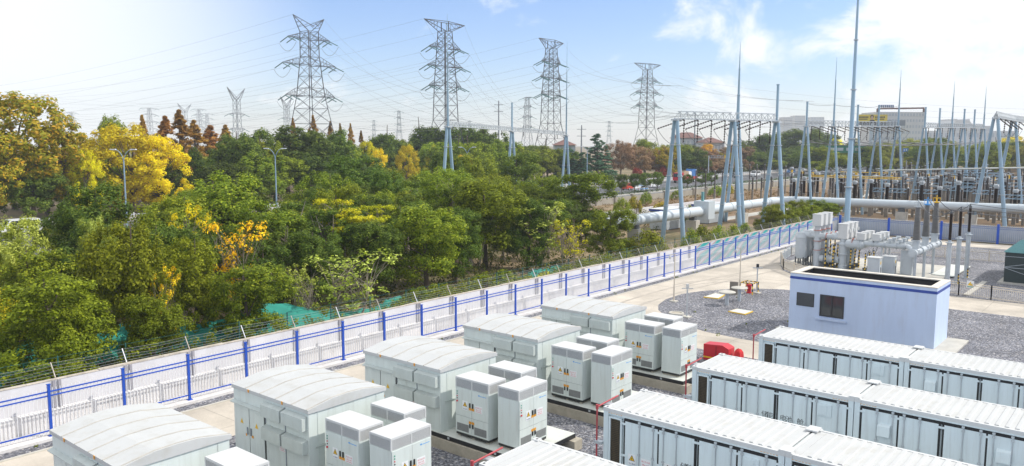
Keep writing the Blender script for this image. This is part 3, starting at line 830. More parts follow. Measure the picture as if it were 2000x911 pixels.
def cabinet():
    """inverter cabinet: 1.7 wide along y (front looks to -x), 1.0 deep, origin at the deck under its far front corner"""
    W_, D_, H_ = 1.70, 1.0, 2.36
    c = empty('inverter_cabinet', (0, 0, 0))
    mb = MB(); mb.box(0, -W_, 0.17, D_, 0, 1.96); mb.build('body', MAT['cabin'], c, local=True)
    mb = MB()
    mb.box(0.02, -W_ + 0.02, 1.961, D_ - 0.02, -0.02, 2.27)
    mb.build('louver_band', MAT['louver'], c, local=True)
    mb = MB()
    for k in range(9):
        z = 1.975 + 0.034 * k
        mb.box(-0.004, -W_ - 0.004, z, D_ + 0.004, 0.004, z + 0.014)
    mb.build('louver_slats', MAT['white'], c, local=True)
    mb = MB()
    for (x_, y_) in ((-0.006, -W_ - 0.006), (-0.006, -0.044), (D_ - 0.044, -W_ - 0.006), (D_ - 0.044, -0.044), (-0.006, -W_ / 2 - 0.025), (D_ - 0.044, -W_ / 2 - 0.025)):
        mb.box(x_, y_, 1.962, x_ + 0.05, y_ + 0.05, 2.28)
    mb.box(-0.006, -W_ - 0.006, 2.282, D_ + 0.006, 0.006, H_ - 0.02)
    mb.box(0.0, -W_, H_ - 0.02, D_, 0, H_)
    mb.build('roof', MAT['white'], c, local=True)
    for j, (ya, yb) in enumerate(((-0.02, -W_ / 2 + 0.006), (-W_ / 2 - 0.006, -W_ + 0.02))):
        mb = MB(); mb.box(-0.025, yb, 0.86, -0.001, ya, 1.94); d = mb.build('upper_door', MAT['cabin'], c, local=True)
        mb = MB(); mb.box(-0.025, yb, 0.20, -0.001, ya, 0.845); d2 = mb.build('lower_door', MAT['cabin'], c, local=True)
        hy = -W_ / 2 + (0.075 if j == 0 else -0.075)
        mb = MB(); mb.box(-0.055, hy - 0.025, 1.26, -0.026, hy + 0.025, 1.44); mb.build('handle', MAT['black'], d, local=True)
        mb = MB(); mb.box(-0.030, hy - 0.065, 1.16, -0.026, hy + 0.065, 1.255); mb.build('handle_plate', MAT['amber'], d, local=True)
        mb = MB(); mb.box(-0.055, hy - 0.025, 0.46, -0.026, hy + 0.025, 0.62); mb.build('handle', MAT['black'], d2, local=True)
        mb = MB(); mb.box(-0.030, hy - 0.065, 0.625, -0.026, hy + 0.065, 0.72); mb.build('handle_plate', MAT['amber'], d2, local=True)
        mb = MB(); mb.box(-0.030, yb + (0.14 if j == 0 else 0.07), 0.25, -0.026, ya - (0.07 if j == 0 else 0.14), 0.55)
        mb.build('grille', MAT['grille'], d2, local=True)
    mb = MB(); mb.box(-0.008, -W_ / 2 - 0.006, 0.2, -0.0005, -W_ / 2 + 0.006, 1.94); mb.box(-0.008, -W_ + 0.02, 0.846, -0.0005, -0.02, 0.859)
    mb.build('door_gap', MAT['louver'], c, local=True)
    for k, m_ in enumerate(('greenlamp', 'greenlamp', 'signred', 'black')):
        mb = MB(); z = 1.79 - 0.09 * k
        mb.tube((-0.045, -0.11, z), (-0.026, -0.11, z), 0.022, None, 8); mb.build('indicator_lamp', MAT[m_], c, local=True)
    mb = MB(); mb.tube((-0.06, -0.11, 1.41), (-0.026, -0.11, 1.41), 0.035, None, 8); mb.build('rotary_switch', MAT['red'], c, local=True)
    mb = MB(); mb.box(-0.028, -1.27, 1.80, -0.026, -1.20, 1.85); mb.box(-0.028, -1.60, 1.805, -0.026, -1.29, 1.825); mb.build('maker_plate', MAT['logoblue'], c, local=True)
    warn_sign(c, -0.52, 1.30, 0.27, -0.034)
    red_sign(c, -1.22, 1.28, 0.37, 0.27, -0.034)
    mb = MB(); mb.box(0.015, -W_ + 0.015, 0.07, D_ - 0.015, -0.015, 0.168); mb.build('plinth', MAT['steelblack'], c, local=True)
    mb = MB()
    for y_ in (-0.12, -W_ / 2, -W_ + 0.12):
        mb.box(0.06, y_ - 0.06, 0, D_ - 0.06, y_ + 0.06, 0.069)
    mb.build('foot_rail', MAT['footing'], c, local=True)
    return c

protoT = transformer(5)
protoC = cabinet()
TNAME = ['closest to the camera at the corner', 'behind the closest one', 'in the middle of the row', 'second from the far end of the row', 'last one beside the concrete road']
used = dict(T=False, C=False)
def place(proto, key, loc, rz):
    if not used[key]:
        used[key] = True; o = proto
    else:
        o = copy_thing(proto)
    o.location = loc; o.rotation_euler = (0, 0, rz)
    return o
for i in range(5):
    x_ = TX0 + TDX * i
    sk = empty('equipment_skid', (x_, TY, 0), 'long steel skid on concrete footings under the %s transformer cabin from the camera' % ORD[i], 'skid', 'equipment skids')
    mb = MB(); mb.box(x_ - 0.02, 17.45, 0.42, x_ + 3.42, TY + 0.05, 0.588); mb.build('frame', MAT['steelblack'], sk)
    mb = MB(); mb.box(x_ - 0.005, 17.465, 0.588, x_ + 3.405, TY + 0.035, 0.598); mb.build('deck', MAT['deck'], sk)
    for a in (x_ - 0.12, x_ + 3.0):
        MB().box(a, 17.2, 0.0, a + 0.52, TY + 0.2, 0.42).build('footing', MAT['footing'], sk)
    for yb in (18.6, 21.0):
        mb = MB(); mb.box(x_ - 0.03, yb, 0.47, x_ - 0.021, yb + 0.1, 0.56); mb.build('lifting_eye', MAT['galv'], sk)
    t = place(protoT, 'T', (x_, TY, 0.0), 0)
    tag(t, 'pale grey-green transformer cabin with white arched roof, ' + TNAME[i], 'transformer cabin', 'transformer cabins in a row along the fence')
    for nm, lx, ly, rz, ds in (('A', 0.28, 20.93, 0, 'doors towards the camera'), ('B', 2.21, 20.94, 0, 'standing behind the two others'), ('C', 0.40, 17.87, math.pi / 2, 'turned sunlit front')):
        if i == 0 and nm != 'B':
            continue
        c = place(protoC, 'C', (x_ + lx, ly, 0.60), rz)
        tag(c, 'white grey inverter cabinet, %s, on the %s skid from the camera' % (ds, ORD[i]), 'cabinet', 'inverter cabinets on the skids')

# ------------------------------------------------------------------ battery containers
CW, CL, CB, CT = 2.438, 5.93, 0.60, 3.50
def container(first, letters):
    c = empty('battery_container', (0, 0, 0))
    e0 = 0.02
    mb = MB(); mb.box(0.05, -CL + e0, CB, CW - 0.02, -e0, CT - 0.06); mb.build('body', MAT['contside'], c, local=True)
    # roof with corrugations across
    mb = MB()
    mb.box(0.10, -CL + 0.03, CT - 0.058, CW - 0.10, -0.03, CT - 0.03)
    n = 19
    ya, yb = -0.62, -CL + 0.50
    for k in range(n):
        y_ = ya + (yb - ya) * k / (n - 1)
        mb.slabx([(y_ - 0.075, CT - 0.031), (y_ + 0.075, CT - 0.031), (y_ + 0.045, CT + 0.008), (y_ - 0.045, CT + 0.008)], 0.14, CW - 0.14)
    mb.box(0.14, -0.36, CT - 0.031, CW - 0.14, -0.34, CT - 0.02)
    mb.build('roof', MAT['roofwhite'], c, local=True)
    mb = MB()
    for xa in (0.0, CW - 0.10):
        mb.box(xa, -CL + 0.03, CT - 0.14, xa + 0.098, -0.03, CT - 0.015)
    for yv in (-0.11, -CL + 0.03):
        mb.box(0.1, yv, CT - 0.14, CW - 0.1, yv + 0.08, CT - 0.012)
    mb.build('roof_rail', MAT['white'], c, local=True)
    for xa in (-0.012, CW - 0.17):
        for yv in (-0.19, -CL + 0.01):
            mb = MB(); mb.box(xa, yv, CB, xa + 0.18, yv + 0.18, CT - 0.12)
            p = mb.build('corner_post', MAT['contside'], c, local=True)
            mb = MB(); mb.box(xa - 0.01, yv - 0.01, CT - 0.118, xa + 0.19, yv + 0.19, CT + 0.012); cc = mb.build('corner_casting', MAT['white'], p, local=True)
            mb = MB(); mb.box(xa + 0.05, yv + 0.06, CT + 0.0122, xa + 0.13, yv + 0.12, CT + 0.0135); mb.build('casting_hole', MAT['black'], cc, local=True)
    mb = MB(); mb.box(-0.006, -CL + 0.2, CB, 0.049, -0.2, CB + 0.14); mb.box(-0.004, -CL + 0.2, 3.31, 0.049, -0.2, CT - 0.141); mb.build('side_rail', MAT['contside'], c, local=True)
    mb = MB(); ys = -0.22
    for k in range(6):
        for yv in (ys - 0.09 * k, -CL + 0.22 + 0.09 * k):
            mb.box(-0.0065, yv - 0.03, CT - 0.155, -0.0045, yv + 0.03, CT - 0.142)
    mb.build('hazard_stripe', MAT['amber'], c, local=True)
    if first:
        lines = (-0.80, -2.01, -3.24, -3.35, -4.56, -5.73)
        rods = (-1.35, -1.84, -2.19, -2.63, -3.90, -4.38, -4.71, -5.43)
        for za, zb in ((1.62, 3.24), (0.80, 1.55)):
            mb = MB()
            for a, b_, c_, d_ in ((-0.21, zb - 0.05, -0.70, zb), (-0.21, za, -0.70, za + 0.05), (-0.21, za, -0.27, zb), (-0.64, za, -0.70, zb)):
                mb.box(-0.02, c_, b_, 0.049, a, d_)
            g = mb.build('grille_frame', MAT['contside'], c, local=True)
            mb = MB(); mb.box(0.03, -0.64, za + 0.05, 0.049, -0.27, zb - 0.05); mb.build('grille_back', MAT['black'], g, local=True)
            mb = MB()
            y_ = -0.30
            while y_ > -0.64:
                mb.box(0.012, y_ - 0.004, za + 0.05, 0.02, y_ + 0.004, zb - 0.05); y_ -= 0.045
            z_ = za + 0.09
            while z_ < zb - 0.06:
                mb.box(0.010, -0.64, z_ - 0.004, 0.0118, -0.27, z_ + 0.004); z_ += 0.06
            mb.build('grille_mesh', MAT['meshbars'], g, local=True)
    else:
        lines = (-0.24, -1.38, -2.58, -2.69, -3.88, -5.10, -5.73)
        rods = (-0.74, -1.22, -1.56, -2.02, -3.24, -3.72, -4.06, -4.55)
    prs = [(a, b) for a, b in zip(lines[:-1], lines[1:]) if a - b > 0.3]
    for a, b in prs:
        mb = MB(); mb.box(-0.022, b + 0.028, 0.78, 0.049, a - 0.028, 3.21); d = mb.build('door', MAT['contside'], c, local=True)
        for r_ in rods:
            if b < r_ < a:
                mb = MB(); mb.tube((-0.045, r_, 0.76), (-0.045, r_, 3.27), 0.017, None, 6)
                for z in (0.85, 1.6, 2.2, 3.12, 3.24):
                    mb.box(-0.065, r_ - 0.04, z, -0.0225, r_ + 0.04, z + 0.06)
                mb.build('locking_bar', MAT['galv'], d, local=True)
    mb = MB()
    for l_ in lines:
        mb.box(-0.014, l_ - 0.027, 0.80, 0.049, l_ + 0.027, 3.21)
    mb.box(-0.014, lines[-1] - 0.02, 3.212, 0.049, lines[0] + 0.02, 3.29)
    mb.build('door_seal', MAT['black'], c, local=True)
    for l_ in lines:
        for z in (1.1, 2.05, 3.08):
            mb = MB(); mb.box(-0.03, l_ - 0.09, z, -0.0125, l_ + 0.09, z + 0.07)
            mb.build('hinge', MAT['contside'], c, local=True)
    if first:
        warn_sign(c, -1.10, 2.02, 0.27, -0.034)
        red_sign(c, -1.60, 2.00, 0.36, 0.33, -0.034)
        warn_sign(c, -2.36, 2.04, 0.27, -0.034)
        mb = MB()
        for ch, y_ in (('储', -2.90), ('能', -3.10), ('电', -3.57), ('池', -3.78), ('舱', -4.18)):
            put_text(mb, ch, 0.25, (-0.0235, y_, 2.26), (0, -1, 0), (0, 0, 1))
        mb.build('lettering', MAT['black'], c, local=True)
        mb = MB(); mb.box(-0.06, -5.22, 2.68, -0.0225, -4.74, 3.10)
        mb.box(-0.075, -5.08, 2.74, -0.0605, -4.80, 3.04)
        mb.build('access_hatch', MAT['contside'], c, local=True)
    else:
        for yv in (-0.98, -4.35):
            mb = MB(); mb.slabx([(0, 0)] * 0 + [(yv - 0.21, 2.42), (yv + 0.21, 2.42), (yv + 0.21, 2.84), (yv - 0.21, 2.84)], -0.03, -0.0225)
            mb.slaby([(-0.20, 2.46), (-0.031, 2.42), (-0.031, 2.84), (-0.16, 2.78)], yv - 0.19, yv + 0.19)
            mb.build('vent_hood', MAT['contside'], c, local=True)
        warn_sign(c, -3.00, 2.02, 0.27, -0.034)
        red_sign(c, -3.50, 2.00, 0.36, 0.33, -0.034)
    mb = MB()
    for yv in (-0.35, -CL / 2, -CL + 0.35):
        mb.box(0.05, yv - 0.3, 0.0, CW - 0.05, yv + 0.3, CB)
    mb.build('concrete_footing', MAT['footing'], c, local=True)
    return c

CX = {'A': 15.14, 'B': 21.12, 'C': 27.23, 'D': 33.54}
CY0 = 13.68
ROWN = {'A': 'front row, only its roof in sight', 'B': 'second row from the camera', 'C': 'third row from the camera', 'D': 'last row beside the lilac building'}
p1 = container(True, True); p2 = container(False, False)
fst = True
for rw in 'BACD':
    o1 = p1 if fst else copy_thing(p1)
    o1.location = (CX[rw], CY0, 0)
    tag(o1, 'white battery container nearest the fence in the ' + ROWN[rw], 'container', 'battery containers in rows')
    if rw != 'A':
        o2 = p2 if fst else copy_thing(p2)
        o2.location = (CX[rw], CY0 - CL - 0.005, 0)
        tag(o2, 'white battery container with vent hoods, inner one of the ' + ROWN[rw], 'container', 'battery containers in rows')
    # ridge clamp joining two boxes
    if rw != 'A':
        for xa in (-0.02, CW - 0.40):
            mb = MB(); x_ = CX[rw] + xa; yj = CY0 - CL
            mb.box(x_, yj - 0.17, CT + 0.0135, x_ + 0.42, yj + 0.17, CT + 0.055)
            br = mb.build('joint_cover', MAT['white'])
            tag(br, 'white joint cover, %s of the roof, %s' % ('near side' if xa < 0 else 'far side', ROWN[rw]), 'joint cover', 'roof joint covers of the containers')
    fst = False
    # red sprinkler pipe at the end of the row
    x_, y_ = CX[rw] - 0.05, CY0 + 0.22
    pr = empty('fire_pipe', (x_, y_, 0), 'red sprinkler pipe at the container end in the ' + ROWN[rw], 'fire pipe', 'red sprinkler pipes at the container ends')
    mb = MB(); mb.tube((x_, y_, 0), (x_, y_, 3.50), 0.028, None, 10); mb.tube((x_, y_, 3.46), (x_ + 1.25, y_, 3.52), 0.028, None, 10)
    mb.tube((x_, y_, 3.40), (x_, y_, 3.54), 0.048, None, 10); mb.build('riser', MAT['redpipe'], pr)
    mb = MB(); mb.box(x_ + 0.5, y_ - 0.24, 3.40, x_ + 0.72, y_ + 0.06, 3.44)
    mb.build('bracket', MAT['galv'], pr)
    mb = MB(); mb.box(x_ - 0.07, y_ - 0.22, 2.25, x_ + 0.07, y_ + 0.05, 2.35); mb.build('bracket', MAT['galv'], pr)
    if rw == 'B':
        mb = MB(); mb.box(x_ - 0.16, y_ - 0.07, 1.30, x_ + 0.16, y_ + 0.16, 1.72); mb.build('junction_box', MAT['conc'], pr)

# ------------------------------------------------------------------ lilac-blue control building
BX0, BX1, BY0, BY1, BH = 50.35, 53.75, 10.12, 18.62, 3.70
bd = empty('control_building', (52, 14.4, 0), 'flat roofed pale lilac-blue control building with a navy band round its parapet', 'building')
mb = MB(); mb.box(BX0, BY0, 0.0, BX1, BY1, 3.30)
mb.box(BX0, BY0, 3.465, BX1, BY0 + 0.24, BH - 0.06); mb.box(BX0, BY1 - 0.24, 3.465, BX1, BY1, BH - 0.06)
mb.box(BX0, BY0 + 0.24, 3.465, BX0 + 0.24, BY1 - 0.24, BH - 0.06); mb.box(BX1 - 0.24, BY0 + 0.24, 3.465, BX1, BY1 - 0.24, BH - 0.06)
mb.build('wall', MAT['render_blue'], bd)
mb = MB()
mb.box(BX0 - 0.012, BY0 - 0.012, 3.30, BX1 + 0.012, BY0 + 0.23, 3.465); mb.box(BX0 - 0.012, BY1 - 0.23, 3.30, BX1 + 0.012, BY1 + 0.012, 3.465)
mb.box(BX0 - 0.012, BY0 + 0.23, 3.30, BX0 + 0.23, BY1 - 0.23, 3.465); mb.box(BX1 - 0.23, BY0 + 0.23, 3.30, BX1 + 0.012, BY1 - 0.23, 3.465)
mb.build('painted_band', MAT['navy'], bd)
mb = MB()
q = 0.02
mb.box(BX0 - q, BY0 - q, BH - 0.06, BX1 + q, BY0 + 0.42, BH); mb.box(BX0 - q, BY1 - 0.42, BH - 0.06, BX1 + q, BY1 + q, BH)
mb.box(BX0 - q, BY0 + 0.42, BH - 0.06, BX0 + 0.42, BY1 - 0.42, BH); mb.box(BX1 - 0.42, BY0 + 0.42, BH - 0.06, BX1 + q, BY1 - 0.42, BH)
mb.build('parapet_coping', MAT['parapet'], bd)
mb = MB(); mb.box(BX0 + 0.25, BY0 + 0.25, 3.302, BX1 - 0.25, BY1 - 0.25, 3.32)
mb.box(BX0 + 0.243, BY1 - 0.26, 3.33, BX1 - 0.243, BY1 - 0.242, 3.62)  # dark strips on the inner parapet faces stand in for shade
mb.box(BX1 - 0.262, BY0 + 0.3, 3.33, BX1 - 0.243, BY1 - 0.3, 3.63); mb.build('roof', MAT['tar'], bd)
mb = MB(); mb.path([Vector((BX0 + 0.75, BY0 + 0.6, 3.50)), Vector((BX0 + 0.75, BY1 - 0.6, 3.50))], 0.02, 5)
for yk in range(6):
    yy = BY0 + 0.7 + yk * 1.4; mb.box(BX0 + 0.72, yy, 3.32, BX0 + 0.78, yy + 0.05, 3.48)
mb.build('roof_rail', MAT['galv'], bd)
wv_ = MB(); wv_.box(BX0 - 0.03, 17.05, 1.62, BX0 - 0.001, 18.15, 2.46); lv = wv_.build('louver_window', MAT['frame'], bd)
mb = MB()
for k in range(16):
    z = 1.67 + 0.048 * k
    mb.slaby([(BX0 - 0.055, z), (BX0 - 0.0305, z + 0.012), (BX0 - 0.0305, z + 0.03), (BX0 - 0.055, z + 0.012)], 17.09, 18.11)
mb.build('slats', MAT['gisdark'], lv)
mb = MB()
ya, yb, za, zb = 15.22, 16.68, 1.13, 2.50
mb.box(BX0 - 0.05, ya, za, BX0 - 0.001, ya + 0.07, zb); mb.box(BX0 - 0.05, yb - 0.07, za, BX0 - 0.001, yb, zb)
mb.box(BX0 - 0.05, ya + 0.07, za, BX0 - 0.001, yb - 0.07, za + 0.07); mb.box(BX0 - 0.05, ya + 0.07, zb - 0.07, BX0 - 0.001, yb - 0.07, zb)
mb.box(BX0 - 0.055, 15.91, za + 0.07, BX0 - 0.001, 15.99, zb - 0.07)
wf = mb.build('window', MAT['frame'], bd)
GL = mat('window_glass', (0.05, 0.06, 0.065), 0.06, var=0.1)
mb = MB(); mb.box(BX0 - 0.02, ya + 0.07, za + 0.07, BX0 - 0.0015, 15.908, zb - 0.07); mb.build('pane', GL, wf)
mb = MB(); mb.box(BX0 - 0.02, 15.992, za + 0.07, BX0 - 0.0015, yb - 0.07, zb - 0.07); mb.build('pane', GL, wf)
mb = MB(); mb.box(BX0 - 0.13, 15.03, 0.90, BX0 - 0.001, 16.88, 1.02); mb.build('window_sill', MAT['render_blue'], bd)
mb = MB(); mb.box(BX0 - 0.6, BY0 - 1.15, 0.0, BX1 + 0.25, BY0 - 0.001, 0.10); mb.box(BX0 - 0.6, BY0 - 0.001, 0, BX0 - 0.001, BY1 + 0.6, 0.10)
tag(mb.build('concrete_apron', MAT['conc']), kind='structure')

# ------------------------------------------------------------------ gravel patch furniture
def disc_table(x, y, label, h):
    o = empty('vent_cowl', (x, y, 0), label, 'vent', 'round concrete vent cowls on the gravel')
    mb = MB(); mb.lathe(x, y, [(0.15, 0), (0.14, 0.15), (0.135, h - 0.12)], 14); mb.build('post', MAT['galv'], o, True)
    mb = MB(); mb.lathe(x, y, [(0.3, h - 0.12), (0.60, h - 0.075), (0.62, h - 0.03), (0.58, h), (0.2, h + 0.025)], 28); mb.build('cap', MAT['conc'], o, True)
disc_table(54.75, 24.87, 'round mushroom shaped concrete vent nearer the lilac building, casting a shadow on gravel', 1.03)
disc_table(56.85, 24.85, 'round mushroom shaped concrete vent farther back, beside the standing grey board', 1.05)
b_ = empty('grey_cabinet', (58.9, 26.2, 0), 'upright flat grey metal cabinet at the edge of the gravel behind the round vents', 'cabinet')
mb = MB(); mb.obox(58.9, 26.2, 0.05, 1.05, 0.25, 0.62, RAD(10)); mb.build('body', MAT['conccol'], b_)
mb = MB(); mb.obox(58.9, 26.2, 0.0, 0.05, 0.4, 0.8, RAD(10)); mb.build('base', MAT['conc'], b_)
for pts_, lb in (([(56.26, 27.49), (58.44, 27.5), (58.34, 26.64), (56.44, 26.34)], 'pale cover slab with yellow rim, the one beyond the round vents'), ([(52.58, 23.77), (53.82, 23.64), (53.73, 22.41), (52.39, 22.44)], 'pale cover slab with yellow rim, alone on the open gravel')):
    p = pts_ if sum((x2 - x1) * (y2 + y1) for (x1, y1), (x2, y2) in zip(pts_, pts_[1:] + pts_[:1])) < 0 else pts_[::-1]
    cx = sum(a for a, _ in p) / 4; cy = sum(b for _, b in p) / 4
    o = empty('cover_slab', (cx, cy, 0), lb, 'cover slab', 'cover slabs in the gravel')
    mb = MB(); mb.prism(p, 0, 0.07); mb.build('rim', MAT['yellow'], o)
    mb = MB(); mb.prism([(cx + (a - cx) * 0.9, cy + (b - cy) * 0.9) for a, b in p], 0.07, 0.085); mb.build('slab', MAT['deck'], o)
o = empty('manhole', (49.6, 26.6, 0), 'round manhole with a pale raised ring in the gravel near the short lamp post', 'manhole')
mb = MB(); mb.lathe(49.7, 26.3, [(0.55, 0), (0.52, 0.10), (0.38, 0.10), (0.37, 0.05)], 24); mb.build('ring', MAT['conc'], o)
mb = MB(); mb.lathe(49.7, 26.3, [(0.365, 0.0), (0.36, 0.06)], 24); mb.build('lid', MAT['footing'], o)
def camera_pole(x, y, h, label):
    o = empty('camera_pole', (x, y, 0), label, 'camera pole', 'thin camera poles by the road')
    mb = MB(); mb.lathe(x, y, [(0.06, 0.1), (0.06, 1.2), (0.045, 1.25), (0.04, h)], 8); mb.build('pole', MAT['beige'], o)
    mb = MB(); mb.box(x - 0.25, y - 0.25, 0, x + 0.25, y + 0.25, 0.1); mb.build('footing', MAT['conc'], o)
    mb = MB(); mb.bar((x, y, h - 0.05), (x - 0.3, y + 0.24, h - 0.05), 0.04); mb.build('arm', MAT['beige'], o)
    mb = MB(); mb.lathe(x - 0.3, y + 0.24, [(0.04, h - 0.38), (0.09, h - 0.33), (0.10, h - 0.2), (0.05, h - 0.1), (0.04, h - 0.06)], 10); mb.build('dome_camera', MAT['white'], o)
camera_pole(53.35, 28.47, 3.65, 'tall thin camera pole at the gravel corner, nearer the transformer cabins')
camera_pole(59.5, 26.0, 3.70, 'tall thin camera pole beside the grey cabinet, farther along the road')
def short_post(x, y, h, label, dark):
    o = empty('sensor_post', (x, y, 0), label, 'sensor post', 'short sensor posts on the gravel')
    mb = MB(); mb.lathe(x, y, [(0.055, 0.08), (0.05, h - 0.12)], 8); mb.build('pole', MAT['galv'], o)
    mb = MB(); mb.box(x - 0.28, y - 0.28, 0, x + 0.28, y + 0.28, 0.08); mb.build('footing', MAT['conc'], o)
    mb = MB(); mb.bar((x - 0.26, y + 0.3, h - 0.3), (x + 0.26, y - 0.3, h - 0.3), 0.05); mb.build('crossbar', MAT['galv'], o)
    mb = MB(); mb.obox(x, y, h - 0.26, h, 0.16, 0.2, RAD(30)); mb.build('sensor_box', MAT['steelblack'] if dark else MAT['white'], o)
short_post(49.17, 25.23, 2.32, 'short grey post with crossbar and a pale box, nearer the cabinets', False)
short_post(60.75, 25.11, 2.35, 'short grey post with crossbar and a dark box, by the striped guard frame', True)
# hydrant in its striped guard
hx, hy = on_ground(1463, 573).xy
o = empty('hydrant_barrier', (hx, hy, 0), 'yellow and black striped guard frame round the red hydrant on the gravel', 'guard frame')
cs = [(hx - 0.55, hy - 0.5), (hx + 0.55, hy - 0.5), (hx + 0.55, hy + 0.5), (hx - 0.55, hy + 0.5)]
def striped(mb, a, b, wd, n):
    a, b = Vector(a), Vector(b)
    for k in range(n):
        mb.bar(a.lerp(b, k / n), a.lerp(b, (k + 0.985) / n), wd, k % 2)
for (x_, y_) in cs:
    mb = MB(); striped(mb, (x_, y_, 0), (x_, y_, 0.9), 0.07, 4); mb.build('post', [MAT['yellow'], MAT['black']], o)
for a, b in zip(cs, cs[1:] + cs[:1]):
    mb = MB(); striped(mb, (*a, 0.88), (*b, 0.88), 0.065, 6); mb.build('rail', [MAT['yellow'], MAT['black']], o)
o = empty('fire_hydrant', (hx, hy, 0), 'squat red hydrant standing inside the striped guard frame', 'hydrant')
mb = MB(); mb.lathe(hx, hy, [(0.22, 0), (0.22, 0.08), (0.16, 0.1), (0.17, 0.55), (0.24, 0.6), (0.22, 0.72), (0.1, 0.82), (0.05, 0.86)], 14); mb.build('body', MAT['red'], o, True)
mb = MB(); mb.tube((hx - 0.3, hy, 0.45), (hx + 0.3, hy, 0.45), 0.075, None, 10); mb.build('outlet', MAT['redcloth'], o)
# red fire equipment box with a cloth bundle
o = empty('fire_box', (40.3, 18.75, 0), 'red steel fire equipment box with a yellow stripe beside the inverter cabinets', 'fire box')
mb = MB(); mb.slabx([(17.98, 0.03), (19.45, 0.03), (19.45, 0.90), (18.35, 0.98), (17.98, 0.82)], 40.0, 40.75); mb.build('body', MAT['red'], o)
mb = MB(); mb.box(39.99, 18.0, 0.16, 39.999, 19.44, 0.24); mb.build('stripe', MAT['yellow'], o)
mb = MB(); mb.box(39.985, 18.70, 0.05, 39.9985, 18.715, 0.155); mb.box(39.985, 18.70, 0.245, 39.9985, 18.715, 0.88); mb.build('door_gap', MAT['black'], o)
rng = random.Random(3)
o = empty('cloth_bundle', (40.5, 17.72, 0), 'crumpled red cloth cover tied over equipment against the red fire box', 'cloth cover')
prof = [(0.25, 0), (0.26, 0.2), (0.24, 0.5), (0.22, 0.68), (0.12, 0.80), (0.03, 0.83)]
vs, fs, n = [], [], 20
for r_, z in prof:
    for i in range(n):
        t_ = 2 * math.pi * i / n
        rr = r_ * (1 + 0.13 * math.sin(5 * t_ + z * 3) + rng.uniform(-0.05, 0.05))
        vs.append((40.5 + rr * math.cos(t_), 17.62 + rr * math.sin(t_), z + rng.uniform(-0.02, 0.02)))
for k in range(len(prof) - 1):
    for i in range(n):
        fs.append((k * n + i, k * n + (i + 1) % n, (k + 1) * n + (i + 1) % n, (k + 1) * n + i))
mb = MB(); mb.add(vs, fs); mb.build('cover', MAT['redcloth'], o, True)

# ------------------------------------------------------------------ railings round the switchgear
def railing(name, label, pts, h=1.05, m='beige', step=1.9, gap=0.13):
    o = empty(name, (*pts[0], 0), label, 'railing', 'low steel railings round the switchgear')
    bal = MB(); rl = [MB(), MB(), MB()]
    for (a, b) in zip(pts[:-1], pts[1:]):
        a, b = Vector((*a, 0)), Vector((*b, 0)); L_ = (b - a).length
        n = max(1, round(L_ / step))
        for k in range(n + 1):
            p = a.lerp(b, k / n)
            mb = MB(); mb.bar(p, p + Vector((0, 0, h + 0.06)), 0.08); mb.build('post', MAT[m], o)
        for q_, z in zip(rl, (0.14, h - 0.16, h)):
            q_.bar(a + Vector((0, 0, z)), b + Vector((0, 0, z)), 0.05)
        n = int(L_ / gap)
        for k in range(1, n):
            p = a.lerp(b, k / n)
            bal.bar(p + Vector((0, 0, 0.14)), p + Vector((0, 0, h - 0.16)), 0.022)
    for q_ in rl: q_.build('rail', MAT[m], o)
    bal.build('balusters', MAT[m], o)
    return o
railing('railing', 'beige railing along the road before the dark green cooler and cable posts', [(70.4, 16.0), (70.2, 12.6), (69.75, 10.3), (69.3, 7.9), (68.8, 5.5), (68.6, 2.0)])
railing('railing', 'beige railing wrapping the road corner of the switchgear plot', [(70.1, 24.6), (73.45, 27.85), (77.4, 29.6)])
railing('railing', 'grey railing along the fence side of the switchgear plot', [(77.5, 29.7), (83.2, 30.8), (92, 30.8)], m='galv')
railing('railing', 'beige railing behind the cable posts, before the open gravel', [(92.0, 24.0), (92.0, 10.0), (92, 4)], h=1.1)
o = empty('warning_board', (70.1, 12.2, 0), 'small white warning board with green triangle fixed on the beige railing', 'warning board')
mb = MB(); mb.box(70.02, 11.55, 0.72, 70.06, 12.05, 1.25, 0)
mb.add([(70.015, 11.6, 0.9), (70.015, 12.0, 0.9), (70.015, 11.8, 1.2)], [(0, 2, 1)], 1); mb.box(70.013, 11.6, 0.77, 70.019, 12.0, 0.83, 2)
mb.build('board', [MAT['signwhite'], MAT['yellow'], MAT['greenlamp']], o)
sheet('equipment_plinth', [(73, 15.2), (85.5, 15.2), (85.5, 29.3), (76.2, 29.3), (73, 27)], 0.12, MAT['conc'], 0.12)
o = sheet('trench_cover', [(78.7, 14.6), (86.3, 14.6), (86.3, 16.4), (78.7, 16.4)], 0.20, MAT['deck'], 0.08)

